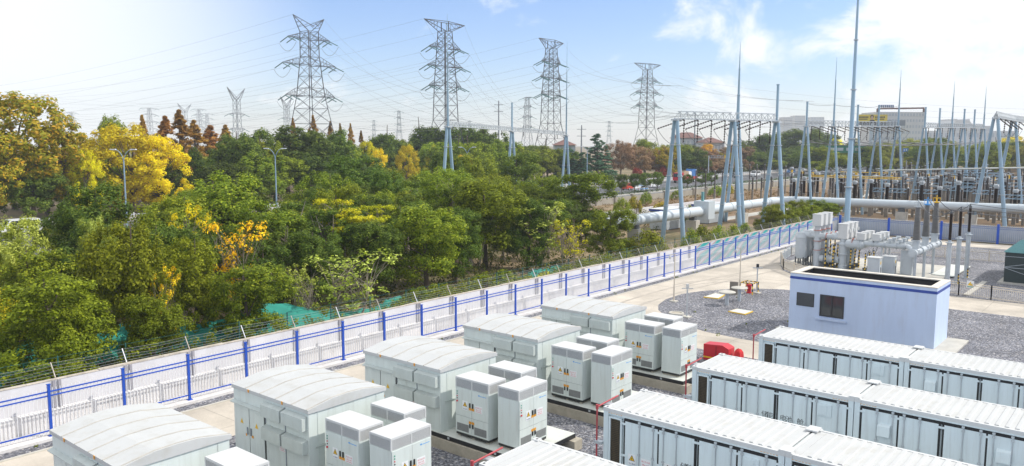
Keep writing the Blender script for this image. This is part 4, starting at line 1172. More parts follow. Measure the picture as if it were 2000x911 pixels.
# ------------------------------------------------------------------ gas insulated switchgear
gs = empty('gas_insulated_switchgear', (79, 22, 0), 'pale grey gas insulated switchgear of tanks, ducts and white boxes behind the lilac building', 'switchgear')
PHX = (76.9, 78.2, 79.5)
for k, px_ in enumerate(PHX):
    mb = MB(); mb.lathe(px_, 27.5, [(0.2, 0.75), (0.52, 0.85), (0.55, 0.95), (0.55, 2.75), (0.60, 2.78), (0.60, 2.88), (0.48, 3.05), (0.40, 3.30), (0.15, 3.4)], 18)
    tk = mb.build('breaker_tank', MAT['gis'], gs, True)
    for dx, dy in ((-0.38, -0.38), (0.38, -0.38), (0.38, 0.38), (-0.38, 0.38)):
        mb = MB(); mb.bar((px_ + dx, 27.5 + dy, 0.12), (px_ + dx, 27.5 + dy, 0.95), 0.11); mb.build('leg', MAT['gisdark'], tk)
    mb = MB(); mb.lathe(px_, 26.0, [(0.34, 0.12), (0.34, 1.6), (0.40, 1.62), (0.40, 1.7), (0.34, 1.72), (0.30, 2.6), (0.36, 2.62), (0.36, 2.7), (0.30, 2.72), (0.28, 4.0), (0.4, 4.02), (0.4, 4.06)], 16)
    mb.build('riser_column', MAT['gis'], gs, True)
    mb = MB()
    for z in (1.715, 2.58, 3.6): mb.lathe(px_, 26.0, [(0.385, z), (0.385, z + 0.05)], 16)
    mb.tube((px_, 25.1, 3.1), (px_, 25.15, 3.1), 0.33, None, 16); mb.tube((px_, 22.7, 2.75), (px_, 22.75, 2.75), 0.40, None, 16)
    mb.build('flange_ring', MAT['gisring'], gs)
    mb = MB(); mb.box(px_ - 0.34, 25.62, 4.07, px_ + 0.34, 26.42, 5.12); bx = mb.build('drive_box', MAT['white'], gs)
    mb = MB(); mb.box(px_ - 0.36, 25.6, 5.121, px_ + 0.36, 26.44, 5.17); mb.build('lid', MAT['white'], bx)
    mb = MB(); mb.tube((px_, 27.3, 3.1), (px_, 23.9, 3.1), 0.26, None, 16)
    for yv in (26.7, 25.4, 24.6): mb.tube((px_, yv, 3.1), (px_, yv - 0.09, 3.1), 0.33, None, 16)
    mb.build('upper_duct', MAT['gis'], gs, True)
    mb = MB(); mb.lathe(px_, 23.6, [(0.40, 0.12), (0.40, 0.5), (0.32, 0.55), (0.32, 1.5), (0.42, 1.52), (0.42, 1.6), (0.34, 1.65), (0.36, 2.4), (0.44, 2.45), (0.44, 2.55), (0.30, 2.7), (0.30, 3.1)], 16)
    mb.build('riser_column', MAT['gis'], gs, True)
    mb = MB(); mb.box(px_ - 0.33, 23.2, 3.02, px_ + 0.33, 24.0, 4.35); mb.box(px_ - 0.37, 23.16, 4.35, px_ + 0.37, 24.04, 4.42); mb.box(px_ + 0.2, 23.1, 3.6, px_ + 0.4, 23.2, 3.9); mb.build('drive_box', MAT['white'], gs)
    mb = MB(); mb.tube((px_, 25.7, 0.95), (px_, 23.9, 0.95), 0.32, None, 16); mb.tube((px_, 24.9, 0.95), (px_, 24.8, 0.95), 0.40, None, 16); mb.build('lower_duct', MAT['gis'], gs, True)
    mb = MB(); mb.tube((px_, 23.3, 2.55), (px_, 21.9, 2.55), 0.42, None, 18); mb.tube((px_, 21.9, 2.55), (px_, 21.7, 2.55), 0.42, 0.26, 18); mb.tube((px_, 22.2, 2.55), (px_, 22.1, 2.55), 0.5, None, 18)
    mb.tube((px_, 22.6, 2.55), (px_, 22.6, 3.0), 0.2, None, 12)
    mb.build('breaker_tube', MAT['gis'], gs, True)
    for yb in (22.0, 20.7):
        mb = MB(); mb.box(px_ - 0.30, yb - 0.35, 3.05, px_ + 0.30, yb + 0.35, 3.62); mb.box(px_ - 0.32, yb - 0.37, 3.62, px_ + 0.32, yb + 0.37, 3.66); mb.build('drive_box', MAT['white'], gs)
        mb = MB(); mb.tube((px_, yb, 2.6), (px_, yb, 3.05), 0.2, None, 12); mb.build('stub', MAT['gis'], gs, True)
    # bus duct to its bushing
    bx_, by_ = (73.0, 76.25, 79.6)[k], 16.5
    mb = MB(); mb.tube((px_, 21.8, 2.70), (px_, 18.0, 2.70), 0.23, None, 14); mb.tube((px_, 18.0, 2.70), (bx_, by_, 2.75), 0.23, None, 14)
    for yv in (21.0, 20.0, 19.0, 18.3): mb.tube((px_, yv, 2.70), (px_, yv - 0.07, 2.70), 0.31, None, 14)
    mb.build('bus_duct', MAT['gis'], gs, True)
    mb = MB()
    for yv in (20.5, 19.5, 18.7):
        mb.tube((px_ - 0.1, yv, 2.92), (px_ - 0.1, yv, 3.2), 0.06, None, 8); mb.box(px_ - 0.25, yv - 0.2, 3.12, px_ + 0.2, yv + 0.15, 3.32)
    mb.build('valve_block', MAT['galv'], gs)
    for yv in (20.2, 18.4):
        mb = MB(); mb.bar((px_, yv, 0.12), (px_, yv, 2.5), 0.14); mb.build('support', MAT['galv'], gs)
    mb = MB()
    for yv in (26.5, 25.3, 24.3, 22.9, 21.5):
        mb.box(px_ - 0.5, yv - 0.15, 0.12, px_ - 0.2, yv + 0.15, 0.5); mb.path([Vector((px_ - 0.35, yv, 0.5)), Vector((px_ - 0.4, yv - 0.1, 1.4)), Vector((px_ - 0.2, yv - 0.3, 2.2))], 0.03, 5)
    mb.build('cable_box', MAT['gisdark'], gs)
    for xx, yv, zz in ((px_ - 0.55, 25.0, 3.0), (px_ - 0.55, 24.3, 2.4), (px_ - 0.6, 22.7, 2.2), (px_ - 0.62, 21.4, 1.9)):
        mb = MB(); striped(mb, (xx, yv, 0.12), (xx, yv, zz), 0.09, 14); mb.build('striped_post', [MAT['yellow'], MAT['black']], gs)
mb = MB(); mb.tube((71.9, 16.5, 2.75), (81.2, 16.5, 2.75), 0.27, None, 16)
for xx in (72.0, 74.4, 77.8, 81.0): mb.tube((xx, 16.5, 2.75), (xx + 0.1, 16.5, 2.75), 0.36, None, 16)
mb.build('cross_duct', MAT['gis'], gs, True)
for k, bx_ in enumerate((73.0, 76.25, 79.6)):
    mb = MB(); mb.lathe(bx_, 16.5, [(0.12, 0.12), (0.12, 2.5)], 10); mb.box(bx_ - 0.25, 16.25, 0.12, bx_ + 0.25, 16.75, 0.16); mb.build('support', MAT['galv'], gs)
    mb = MB(); mb.lathe(bx_, 16.5, [(0.33, 2.72), (0.33, 3.0), (0.28, 3.05), (0.28, 3.7), (0.40, 3.72), (0.40, 3.82)], 16); mb.build('bushing_base', MAT['gis'], gs, True)
    pr_ = []
    z = 3.83
    j = 0
    while z < 6.55:
        u_ = (z - 3.83) / 2.72; rr = 0.34 - 0.12 * u_
        pr_ += [(rr * 0.82, z), (rr, z + 0.02), (rr * 0.85, z + 0.045), (rr * 0.82, z + 0.09)]
        z += 0.115
    bs = MB(); bs.lathe(bx_, 16.5, pr_, 16); bi = bs.build('bushing_insulator', MAT['greyins'], gs, True)
    mb = MB(); mb.lathe(bx_, 16.5, [(0.2, 6.56), (0.2, 6.66)], 12)
    for t_ in range(4):
        a = t_ * math.pi / 2 + 0.4; mb.bar((bx_ + 0.28 * math.cos(a), 16.5 + 0.28 * math.sin(a), 6.6), (bx_ + 0.28 * math.cos(a), 16.5 + 0.28 * math.sin(a), 7.0), 0.03)
    for t_ in range(12):
        a, b2 = t_ * math.pi / 6, (t_ + 1) * math.pi / 6
        for z in (6.62, 7.0): mb.bar((bx_ + 0.3 * math.cos(a), 16.5 + 0.3 * math.sin(a), z), (bx_ + 0.3 * math.cos(b2), 16.5 + 0.3 * math.sin(b2), z), 0.035)
    mb.bar((bx_, 16.5, 6.6), (bx_, 16.5, 7.25), 0.06)
    mb.build('corona_ring', [MAT['galv'], MAT['logoblue'], MAT['yellow']][k], bi)
# marshalling cabinets beside the switchgear
for k, (px_, py_, lb) in enumerate(((1692, 552, 'nearest the lilac building'), (1721, 549, 'middle one with cable loops'), (1757, 540, 'farthest one near the bushings'))):
    p = on_ground(px_, py_); x_, y_ = p.x, p.y
    o = empty('marshalling_cabinet', (x_, y_, 0), 'white grey control cabinet with a yellow label, ' + lb, 'cabinet', 'control cabinets beside the switchgear')
    h_ = 2.15 if k < 2 else 2.35
    mb = MB(); mb.box(x_, y_ - 0.95, 0.2, x_ + 0.9, y_ + 0.0, h_); mb.build('body', MAT['gis'], o)
    mb = MB(); mb.box(x_ - 0.06, y_ - 1.01, h_, x_ + 0.96, y_ + 0.06, h_ + 0.06); mb.build('roof', MAT['white'], o)
    mb = MB(); mb.box(x_ - 0.02, y_ - 0.90, 0.3, x_ - 0.001, y_ - 0.05, h_ - 0.1); mb.box(x_ + 0.08, y_ - 0.97, 0.3, x_ + 0.82, y_ - 0.951, h_ - 0.1); d_ = mb.build('door', MAT['gis'], o)
    mb = MB(); mb.box(x_ + 0.3, y_ - 0.975, h_ - 0.55, x_ + 0.55, y_ - 0.9705, h_ - 0.3); mb.build('label_plate', MAT['yellow'], d_)
    mb = MB(); mb.box(x_ + 0.35, y_ - 0.976, 0.5, x_ + 0.6, y_ - 0.9705, 1.35); mb.build('window', MAT['gisdark'], d_)
    mb = MB(); mb.box(x_ - 0.08, y_ - 1.03, 0.0, x_ + 0.98, y_ + 0.08, 0.2); mb.build('plinth', MAT['conc'], o)
# cable terminations
for k, x_ in enumerate((72.0, 75.75, 79.62)):
    o = empty('cable_termination', (x_, 13.8, 0), 'grey steel post with brown cable termination, %s from the switchgear railing' % ('first', 'second', 'third')[k], 'cable post', 'cable termination posts')
    mb = MB(); mb.lathe(x_, 13.8, [(0.32, 0.0), (0.32, 0.06), (0.19, 0.08), (0.19, 0.5)], 12); mb.lathe(x_, 13.8, [(0.185, 0.5), (0.185, 3.85), (0.3, 3.87), (0.3, 3.93), (0.14, 3.95), (0.12, 4.12)], 12); mb.build('post', MAT['galv'], o, True)
    mb = MB(); striped(mb, (x_ - 0.16, 13.65, 0.08), (x_ - 0.16, 13.65, 0.9), 0.08, 6); mb.build('striped_marker', [MAT['yellow'], MAT['black']], o)
    pr_ = []; z = 4.13
    while z < 6.25:
        pr_ += [(0.10, z), (0.155, z + 0.015), (0.10, z + 0.05)]; z += 0.075
    mb = MB(); mb.lathe(x_, 13.8, pr_, 12); mb.build('insulator', MAT['browns'], o, True)
    mb = MB(); mb.lathe(x_, 13.8, [(0.11, 6.26), (0.11, 6.42), (0.04, 6.44), (0.04, 6.6)], 10); mb.build('terminal', MAT['gisdark'], o)
    b0 = Vector(((73.0, 76.25, 79.6)[k], 16.5, 7.1)); b1 = Vector((x_, 13.8, 6.58))
    pts_ = [b0.lerp(b1, s_ / 8) - Vector((0, 0, 0.9 * 4 * (s_ / 8) * (1 - s_ / 8))) for s_ in range(9)]
    mb = MB(); mb.path(pts_, 0.03, 6); tag(mb.build('jumper_cable', MAT['cable']), 'slack black jumper cable from a bushing to the %s brown cable post' % ('first', 'second', 'third')[k], 'cable', 'jumper cables at the switchgear')
    e1 = Vector((x_ + 18, -8 - 2 * k, 7.2))
    pts_ = [b1.lerp(e1, s_ / 12) - Vector((0, 0, 1.3 * 4 * (s_ / 12) * (1 - s_ / 12))) for s_ in range(13)]
    mb = MB(); mb.path(pts_, 0.03, 6); tag(mb.build('slack_cable', MAT['cable']), 'slack dark cable leaving the %s brown cable post to the side' % ('first', 'second', 'third')[k], 'cable', 'slack cables before the big pipe')
# dark green clad cooler
o = empty('cooler_enclosure', (83, 7.4, 0), 'large dark green mesh clad enclosure with teal roof behind the beige railing', 'enclosure')
mb = MB(); mb.box(78.7, 3.0, 0.15, 88, 10.8, 2.70); mb.build('cladding', MAT['mesh'], o)
mb = MB(); mb.slaby([(78.6, 2.70), (88.1, 2.70), (88.1, 2.86), (78.6, 2.74)], 2.9, 10.9)
for k in range(40):
    x_ = 78.7 + k * 0.235; z0 = 2.74 + (x_ - 78.6) / 9.5 * 0.12
    mb.slaby([(x_, z0 - 0.02), (x_ + 0.05, z0 - 0.02), (x_ + 0.05, z0 + 0.035), (x_, z0 + 0.035)], 2.92, 10.88)
mb.build('roof', MAT['tealroof'], o)
mb = MB()
for za, zb in ((0.9, 2.4), (0.2, 1.4)):
    pass
mb.bar((78.68, 10.75, 1.45), (78.68, 7.4, 2.2), 0.035); mb.bar((78.68, 10.75, 1.35), (78.68, 7.4, 0.35), 0.035); mb.bar((78.67, 10.8, 1.40), (78.67, 3.0, 1.40), 0.04); mb.bar((78.67, 10.8, 2.35), (78.67, 3.0, 2.35), 0.03)
mb.build('bracing', MAT['galv'], o)
mb = MB(); mb.box(78.3, 2.6, 0, 88.4, 11.2, 0.15); mb.build('base', MAT['conc'], o)
mb = MB(); mb.box(70.4, 11.9, 0, 78.2, 12.3, 0.10); tag(mb.build('cable_kerb', MAT['conc']), kind='structure')

# ------------------------------------------------------------------ lightning masts
def mast(name, base, H, r0, label, m='galvblue', sect=6.2, group='slender lightning masts'):
    o = empty(name, base, label, 'lightning mast', group)
    x, y, z0 = base
    pr = [(r0 * 1.5, z0), (r0 * 1.5, z0 + 0.06), (r0, z0 + 0.07)]
    z = z0; k = 0
    n = int(H / sect)
    for k in range(n + 1):
        ra = r0 * (1 - 0.93 * (k * sect) / H); 
        zt = min(z0 + (k + 1) * sect, z0 + H)
        rb = r0 * (1 - 0.93 * (zt - z0) / H)
        pr += [(ra * 0.94, z0 + k * sect + 0.075), (max(rb, 0.02) * 1.02, zt)]
        if k < n:
            fl = MB(); fl.lathe(x, y, [(rb * 1.0, zt - 0.10), (rb * 1.65, zt - 0.06), (rb * 1.65, zt + 0.06), (rb * 0.9, zt + 0.07)], 12)
            fl.build('flange', MAT['galv'], o)
    mb = MB(); mb.lathe(x, y, pr, 12); mb.build('pole', MAT[m], o, True)
    return o
mast('lightning_mast', (107.3, 32.6, 0), 42, 0.40, 'tallest pale grey lightning mast, rising out of the photo at the far fence corner')

# ------------------------------------------------------------------ big pale pipe on pillars
PZ, PR = 2.60, 0.66
pp = empty('gas_pipe', (128, 49.4, 0), 'fat pale steel pipe on pillars running past the gantry and round a bend', 'pipe')
pl_ = [Vector((77, 49.9, PZ)), Vector((83, 49.8, PZ)), Vector((122, 49.0, PZ))]
arc = []
for k in range(9):
    a = RAD(90 - 90 * k / 8)
    arc.append(Vector((123.6 + 4.6 * math.cos(a), 44.4 + 4.6 * math.sin(a), PZ)))
pts_ = pl_ + arc + [Vector((131.5, 24, PZ)), Vector((134.2, 12, PZ)), Vector((138, -20, PZ))]
def smooth_tube(pts, r, n=24):
    mb = MB(); vs, fs = [], []
    for i, p in enumerate(pts):
        d = (pts[min(i + 1, len(pts) - 1)] - pts[max(i - 1, 0)]).normalized()
        a = d.cross(Vector((0, 0, 1))).normalized(); b = d.cross(a)
        for k in range(n):
            t_ = 2 * math.pi * k / n
            vs.append(p + a * (r * math.cos(t_)) + b * (r * math.sin(t_)))
    for i in range(len(pts) - 1):
        for k in range(n):
            fs.append((i * n + k, i * n + (k + 1) % n, (i + 1) * n + (k + 1) % n, (i + 1) * n + k))
    return mb.add(vs, fs)
smooth_tube(pts_, PR).build('pipe_run', MAT['pipe'], pp, True)
def along(pts, s):
    for a, b in zip(pts[:-1], pts[1:]):
        l_ = (b - a).length
        if s <= l_: return a.lerp(b, s / l_), (b - a).normalized()
        s -= l_
    return pts[-1], (pts[-1] - pts[-2]).normalized()
s_ = 6
while s_ < 150:
    p, d = along(pts_, s_)
    mb = MB(); mb.tube(p - d * 0.05, p + d * 0.05, PR + 0.05, None, 24); mb.build('weld_ring', MAT['pipe'], pp)
    s_ += 6.3
for q in (Vector((83.2, 49.8, 0)), Vector((97.5, 49.5, 0)), Vector((112.5, 49.2, 0)), Vector((131.8, 22.7, 0)), Vector((129.9, 31.6, 0)), Vector((134.4, 10, 0))):
    mb = MB(); mb.box(q.x - 0.55, q.y - 0.75, 0, q.x + 0.55, q.y + 0.75, PZ - PR - 0.42)
    p_ = mb.build('pillar', MAT['conc'], pp)
    mb = MB(); mb.box(q.x - 0.35, q.y - 0.4, PZ - PR - 0.42, q.x + 0.35, q.y + 0.4, PZ - PR + 0.06); mb.build('saddle', MAT['gisdark'], p_)
mb = MB(); mb.box(99.6, 48.3, 1.55, 101.5, 50.5, 3.95); mb.build('valve_box', MAT['pipe'], pp)
mb = MB(); mb.bar((100.2, 49.5, 3.95), (100.2, 49.5, 5.2), 0.3); mb.bar((100.9, 49.9, 3.95), (100.9, 49.9, 4.7), 0.2); mb.build('vent_stack', MAT['tealroof'], pp)

# portable cabins behind the pipe
for (xa, ya, lx, ly, lb) in ((96.0, 52.6, 6.0, 2.6, 'pale portable cabin with blue roof edge, left of the pipe valve box'), (107.5, 52.2, 6.2, 2.6, 'pale portable cabin with blue roof edge, right of the pipe valve box')):
    o = empty('portable_cabin', (xa + lx / 2, ya + ly / 2, 0), lb, 'portable cabin', 'portable cabins behind the pipe')
    mb = MB(); mb.box(xa, ya, 0.1, xa + lx, ya + ly, 2.55)
    for k in range(int(lx / 0.4)):
        mb.box(xa + 0.4 * k, ya - 0.02, 0.12, xa + 0.4 * k + 0.05, ya - 0.001, 2.4)
    for k in range(int(ly / 0.4)):
        mb.box(xa - 0.02, ya + 0.4 * k, 0.12, xa - 0.001, ya + 0.4 * k + 0.05, 2.4)
    mb.build('body', MAT['gis'], o)
    mb = MB(); mb.box(xa - 0.12, ya - 0.12, 2.55, xa + lx + 0.12, ya + ly + 0.12, 2.80); mb.build('roof_edge', MAT['navy'], o)
    mb = MB(); mb.box(xa - 0.13, ya - 0.13, 2.80, xa + lx + 0.13, ya + ly + 0.13, 2.86); mb.build('roof', MAT['white'], o)
    mb = MB(); mb.box(xa - 0.04, ya + 0.7, 1.2, xa - 0.021, ya + 1.6, 2.0); mb.build('window', MAT['signwhite'], o)
mb = MB(); mb.box(104, 67.5, 0, 145, 67.8, 1.1); tag(mb.build('low_wall', MAT['wall']), 'low whitewashed wall along the path behind the pipe', 'wall')
sheet('yard_path', [(96, 62.5), (150, 62.5), (150, 64.6), (96, 64.6)], 0.012, MAT['conc'])
rw_ = empty('roadside_wall', (160, 83, 0), 'low beige concrete wall with square piers below the service road', 'wall')
mb = MB(); mb.box(118, 83.1, 0, 330, 83.3, 1.25); mb.build('wall_panel', MAT['roadwall'], rw_)
x_ = 118
while x_ < 330:
    mb = MB(); mb.box(x_ - 0.25, 82.95, 0, x_ + 0.25, 83.45, 1.6); mb.build('pier', MAT['conccol'], rw_); x_ += 6.5

# ------------------------------------------------------------------ steel gantries
def truss(mb, a, b, h=0.9, wd=0.8, n=10, r=0.06):
    """triangular lattice beam between two points"""
    a, b = Vector(a), Vector(b)
    d = (b - a).normalized(); s = d.cross(Vector((0, 0, 1))).normalized() * (wd / 2); u_ = Vector((0, 0, h))
    mb.bar(a + s, b + s, r * 2); mb.bar(a - s, b - s, r * 2); mb.bar(a + u_ + d * 0.3, b + u_ - d * 0.3, r * 2)
    for k in range(n):
        p, q, m_ = a.lerp(b, k / n), a.lerp(b, (k + 1) / n), a.lerp(b, (k + 0.5) / n)
        for sg in (s, -s):
            mb.bar(p + sg, m_ + u_, r); mb.bar(m_ + u_, q + sg, r)
        mb.bar(p + s, q - s, r * 0.8)
def insul_string(p, q, r=0.13, n=None, m='browns'):
    p, q = Vector(p), Vector(q)
    L_ = (q - p).length
    n = n or max(4, int(L_ / 0.28))
    mb = MB(); mb.tube(p, q, r * 0.35, None, 5)
    for k in range(n):
        a = p.lerp(q, (k + 0.25) / n); b = p.lerp(q, (k + 0.75) / n)
        mb.tube(a, b, r, r * 0.7, 7)
    return mb
def aframe(o, top, spread, ang, r=0.19, third=0.0):
    """two splayed tubes meeting at the top, in the vertical plane at angle ang"""
    x, y, z = top
    dx, dy = math.cos(ang) * spread / 2, math.sin(ang) * spread / 2
    for sg in (1, -1):
        mb = MB(); mb.tube((x + dx * sg, y + dy * sg, 0), (x + dx * sg * 0.12, y + dy * sg * 0.12, z), r * 1.15, r * 0.85, 12)
        lg = mb.build('leg', MAT['galvblue'], o, True)
        for f in (0.3, 0.55, 0.8):
            f2 = 1 - f * 0.88
            fl = MB(); fl.lathe(x + dx * sg * f2, y + dy * sg * f2, [(r * 1.35, z * f - 0.05), (r * 1.35, z * f + 0.05)], 12)
            fl.build('flange', MAT['galv'], lg)
    mb = MB(); mb.box(x - 0.42, y - 0.42, z - 0.12, x + 0.42, y + 0.42, z + 0.06); mb.build('cap_plate', MAT['galv'], o)
def spike(o, top, h, r=0.16):
    x, y, z = top
    mb = MB()
    if h < 6:
        mb.lathe(x, y, [(r, z + 0.06), (r * 0.95, z + h - 0.1), (r * 1.25, z + h - 0.09), (r * 1.25, z + h)], 8)
    else: mb.lathe(x, y, [(r, z + 0.06), (r * 0.85, z + h * 0.33), (r * 1.3, z + h * 0.335), (r * 0.7, z + h * 0.34), (r * 0.5, z + h * 0.66), (r * 0.8, z + h * 0.665), (r * 0.4, z + h * 0.67), (0.02, z + h)], 8)
    mb.build('lightning_spike', MAT['galvblue'], o, True)

def gantry(label, tops, spread, ang, spikes=(), hang=2.6, per=5, slant=None, r=0.19, group=None, thick=1.0, bh=0.85):
    o = empty('gantry', (tops[0][0], tops[0][1], 0), label, 'gantry', 'steel line gantries')
    for t_ in tops: aframe(o, t_, spread, ang, r)
    for i, h in spikes: spike(o, tops[i], h, 0.17 * thick)
    for a, b in zip(tops[:-1], tops[1:]):
        a, b = Vector(a), Vector(b)
        mb = MB(); truss(mb, a + Vector((0, 0, 0.1)), b + Vector((0, 0, 0.1)), bh, bh * 0.95, max(6, int((b - a).length / 0.95)), 0.055 * thick)
        mb.build('beam', MAT['galv'], o)
        for k in range(per):
            p = a.lerp(b, (k + 0.6) / (per + 0.2)) + Vector((0, 0, 0.05))
            q = p + Vector((0.1, 0.1, -hang))
            insul_string(p, q, 0.10 * thick).build('insulator_string', MAT['browns'], o)
            if slant is not None:
                insul_string(p, p + Vector(slant), 0.10 * thick).build('insulator_string', MAT['browns'], o)
                m_ = p + Vector(slant); n_ = 10
                cp = [m_.lerp(q, s / n_) - Vector((0, 0, 0.9 * 4 * (s / n_) * (1 - s / n_))) for s in range(n_ + 1)]
                mb = MB(); mb.path(cp, 0.025, 4); mb.build('jumper', MAT['cable'], o)
    return o
g1 = [tuple(at(1320, 234, 94)), tuple(at(1432, 236.5, 97)), tuple(at(1517, 238.5, 100))]
gantry('nearest pale grey gantry of splayed tube legs standing across the fat pipe', g1, 4.0, RAD(66), spikes=((2, 4.6),), hang=2.7, per=4, slant=(-2.0, 2.4, -1.1), r=0.24)
gantryD = [(1575, 247, 126), (1628, 248, 130), (1674, 249, 134), (1715, 249, 136), (1754, 247.5, 138)]
g2 = [tuple(at(*q)) for q in gantryD]
gantry('long gantry behind the pipe bend carrying several spikes and hanging insulators', g2, 4.2, RAD(60), spikes=((0, 3.8), (1, 11.0), (2, 3.7), (3, 3.7), (4, 9.5)), hang=2.2, per=3, slant=(1.8, -2.0, -0.9))
g3 = [tuple(at(px_, py_, d)) for px_, py_, d in ((1806, 250, 150), (1834, 251, 154), (1859, 250.5, 157), (1882, 251, 160), (1902, 251.5, 163), (1921, 252, 166))]
gantry('farther grey gantry with a row of spikes right of the white building', g3, 4.2, RAD(60), spikes=((0, 3.8), (1, 3.8), (2, 9.0), (3, 3.8), (4, 3.8), (5, 8.6)), hang=2.2, per=2)
g4 = [tuple(at(1945, 231.5, 114)), tuple(at(1980, 238, 128)), tuple(at(2032, 243, 146))]
gantry('pale cyan gantry at the right edge with three A-frames and a lattice beam', g4, 4.6, RAD(70), hang=2.0, per=3, slant=(-1.2, -1.8, -1.4), r=0.25, thick=1.15)
g5 = [tuple(at(875, 247.5, 112)), tuple(at(1000, 257, 136)), tuple(at(1106, 265, 160))]
o5 = gantry('far gantry rising out of the treetops before the lattice pylons', g5, 3.2, RAD(0), spikes=((0, 15.2), (1, 4.8), (2, 18.5)), hang=0.8, per=3, r=0.24, thick=0.9, bh=0.6)
g6 = [tuple(at(1441, 237, 118))]
o6 = empty('lightning_mast', (g6[0][0], g6[0][1], 0), 'tall lightning spike on splayed legs just behind the nearest gantry', 'lightning mast', 'slender lightning masts')
aframe(o6, g6[0], 4.4, RAD(60), 0.22); spike(o6, g6[0], 11.3, 0.25)

# ------------------------------------------------------------------ insulators of the old yard
def post_insulator(hc, hi, r, wide, name, capm):
    o = empty(name, (0, 0, 0))
    mb = MB(); mb.box(-wide, -wide, 0, wide, wide, hc); mb.build('column', MAT['conccol'], o, local=True)
    pr = []; z = hc + 0.06
    while z < hc + hi - 0.05:
        pr += [(r * 0.6, z), (r, z + 0.02), (r * 0.7, z + 0.07)]; z += 0.14
    mb = MB(); mb.lathe(0, 0, pr, 8); mb.build('insulator', MAT['browns'], o, local=True)
    mb = MB(); mb.lathe(0, 0, [(r * 1.1, hc), (r * 1.1, hc + 0.06)], 8); mb.lathe(0, 0, [(r * 0.9, hc + hi - 0.05), (r * 0.9, hc + hi + 0.06)], 8)
    mb.build('end_fitting', MAT['galv'], o, local=True)
    if capm == 'head':
        mb = MB(); mb.lathe(0, 0, [(r * 0.8, hc + hi + 0.061), (r * 1.1, hc + hi + 0.12), (r * 1.1, hc + hi + 0.30)], 10); mb.box(-0.5, -0.3, hc + hi + 0.30, 0.5, 0.3, hc + hi + 0.5)
        mb.build('head', MAT['gis'], o, local=True)
    elif capm == 'yellow':
        mb = MB(); mb.lathe(0, 0, [(r * 1.2, hc + hi + 0.061), (r * 1.2, hc + hi + 0.6)], 8); mb.build('head', MAT['yellow'], o, local=True)
    return o
PI_ = [post_insulator(2.1, 2.7, 0.20, 0.15, 'post_insulator', None), post_insulator(2.0, 3.1, 0.36, 0.25, 'current_transformer', 'head'), post_insulator(2.6, 2.6, 0.19, 0.15, 'post_insulator', 'yellow'), post_insulator(2.8, 3.6, 0.17, 0.14, 'post_insulator', None)]
first_pi = [True] * 4
rng = random.Random(11)
cnt = {}
def put_ins(k, x, y, label, cat, group, rz=0.0, sc=1.0):
    if first_pi[k]:
        first_pi[k] = False; o = PI_[k]
    else:
        o = copy_thing(PI_[k])
    o.location = (x, y, 0); o.rotation_euler = (0, 0, rz); o.scale = (1, 1, sc)
    return tag(o, label, cat, group)
# rows seen right of the pipe bend, row after row
rowlab = ['first', 'second', 'third', 'fourth', 'fifth', 'sixth', 'seventh', 'eighth', 'ninth', 'tenth', 'eleventh', 'twelfth']
def ymax(x): return x * math.tan(YAW - math.atan((1545 - 1000) / FPX))
def ymin(x): return x * math.tan(YAW - math.atan((2030 - 1000) / FPX))
def gx(px_, x_): return x_ * math.tan(YAW - math.atan((px_ - 1000) / FPX))
rows = [(136.5, 2.5, 1), (139.5, 1.9, 0), (146.5, 1.9, 3), (149.5, 1.9, 0), (153.0, 2.0, 0), (157.5, 2.6, 1), (161.5, 2.1, 2), (165.5, 2.0, 0), (169.5, 2.0, 3), (176, 2.2, 0), (182, 2.2, 0), (188, 2.7, 1), (195, 2.5, 0), (203, 2.8, 0), (214, 3.0, 0)]
heads = []
for ri, (x_, st, k) in enumerate(rows):
    y_ = ymax(x_) - (0 if ri else 0.5); j = 0
    while y_ > ymin(x_):
        if j % 4 != 3:
            nm = {0: 'dark post insulator on concrete', 1: 'bulky dark current transformer', 2: 'dark post insulator with a yellow cap', 3: 'tall slim dark post insulator'}[k]
            lb = '%s %s in the %s row beyond the big pipe' % (ORD[min(39, j - j // 4)], nm, ORD[ri])
            oo = put_ins(k, x_ + rng.uniform(-0.15, 0.15), y_, lb, 'insulator', 'dark insulators in the old yard', 0, rng.uniform(0.92, 1.10))
            heads.append((ri, x_, y_))
        y_ -= st; j += 1
# insulators seen left, between the gantry legs
for j, (px_, py_, k) in enumerate(((1358, 395, 3), (1377, 396, 3), (1395, 399, 3), (1437, 390, 1), (1449, 372, 3), (1463, 374, 3), (1477, 374, 3), (1492, 372, 3), (1469, 392, 0), (1486, 393, 0), (1505, 390, 0), (1520, 388, 0), (1533, 379, 3), (1424, 368, 3), (1410, 372, 0))):
    p = on_ground(px_, py_)
    put_ins(k, p.x, p.y, '%s dark insulator pole from the left seen between the nearest gantry legs' % ORD[j], 'insulator', 'dark insulators between the gantry legs')
for j in range(74):
    x_ = rng.uniform(139, 205); y_ = gx(rng.uniform(1600 if j % 3 == 0 else 1730, 2035), x_)
    put_ins((0, 3, 3, 0)[j % 4] if j % 9 else 1, x_, y_, 'dark insulator on a concrete column in the crowded middle of the old yard', 'insulator', 'crowded insulators of the old yard', 0, rng.uniform(0.85, 1.2))
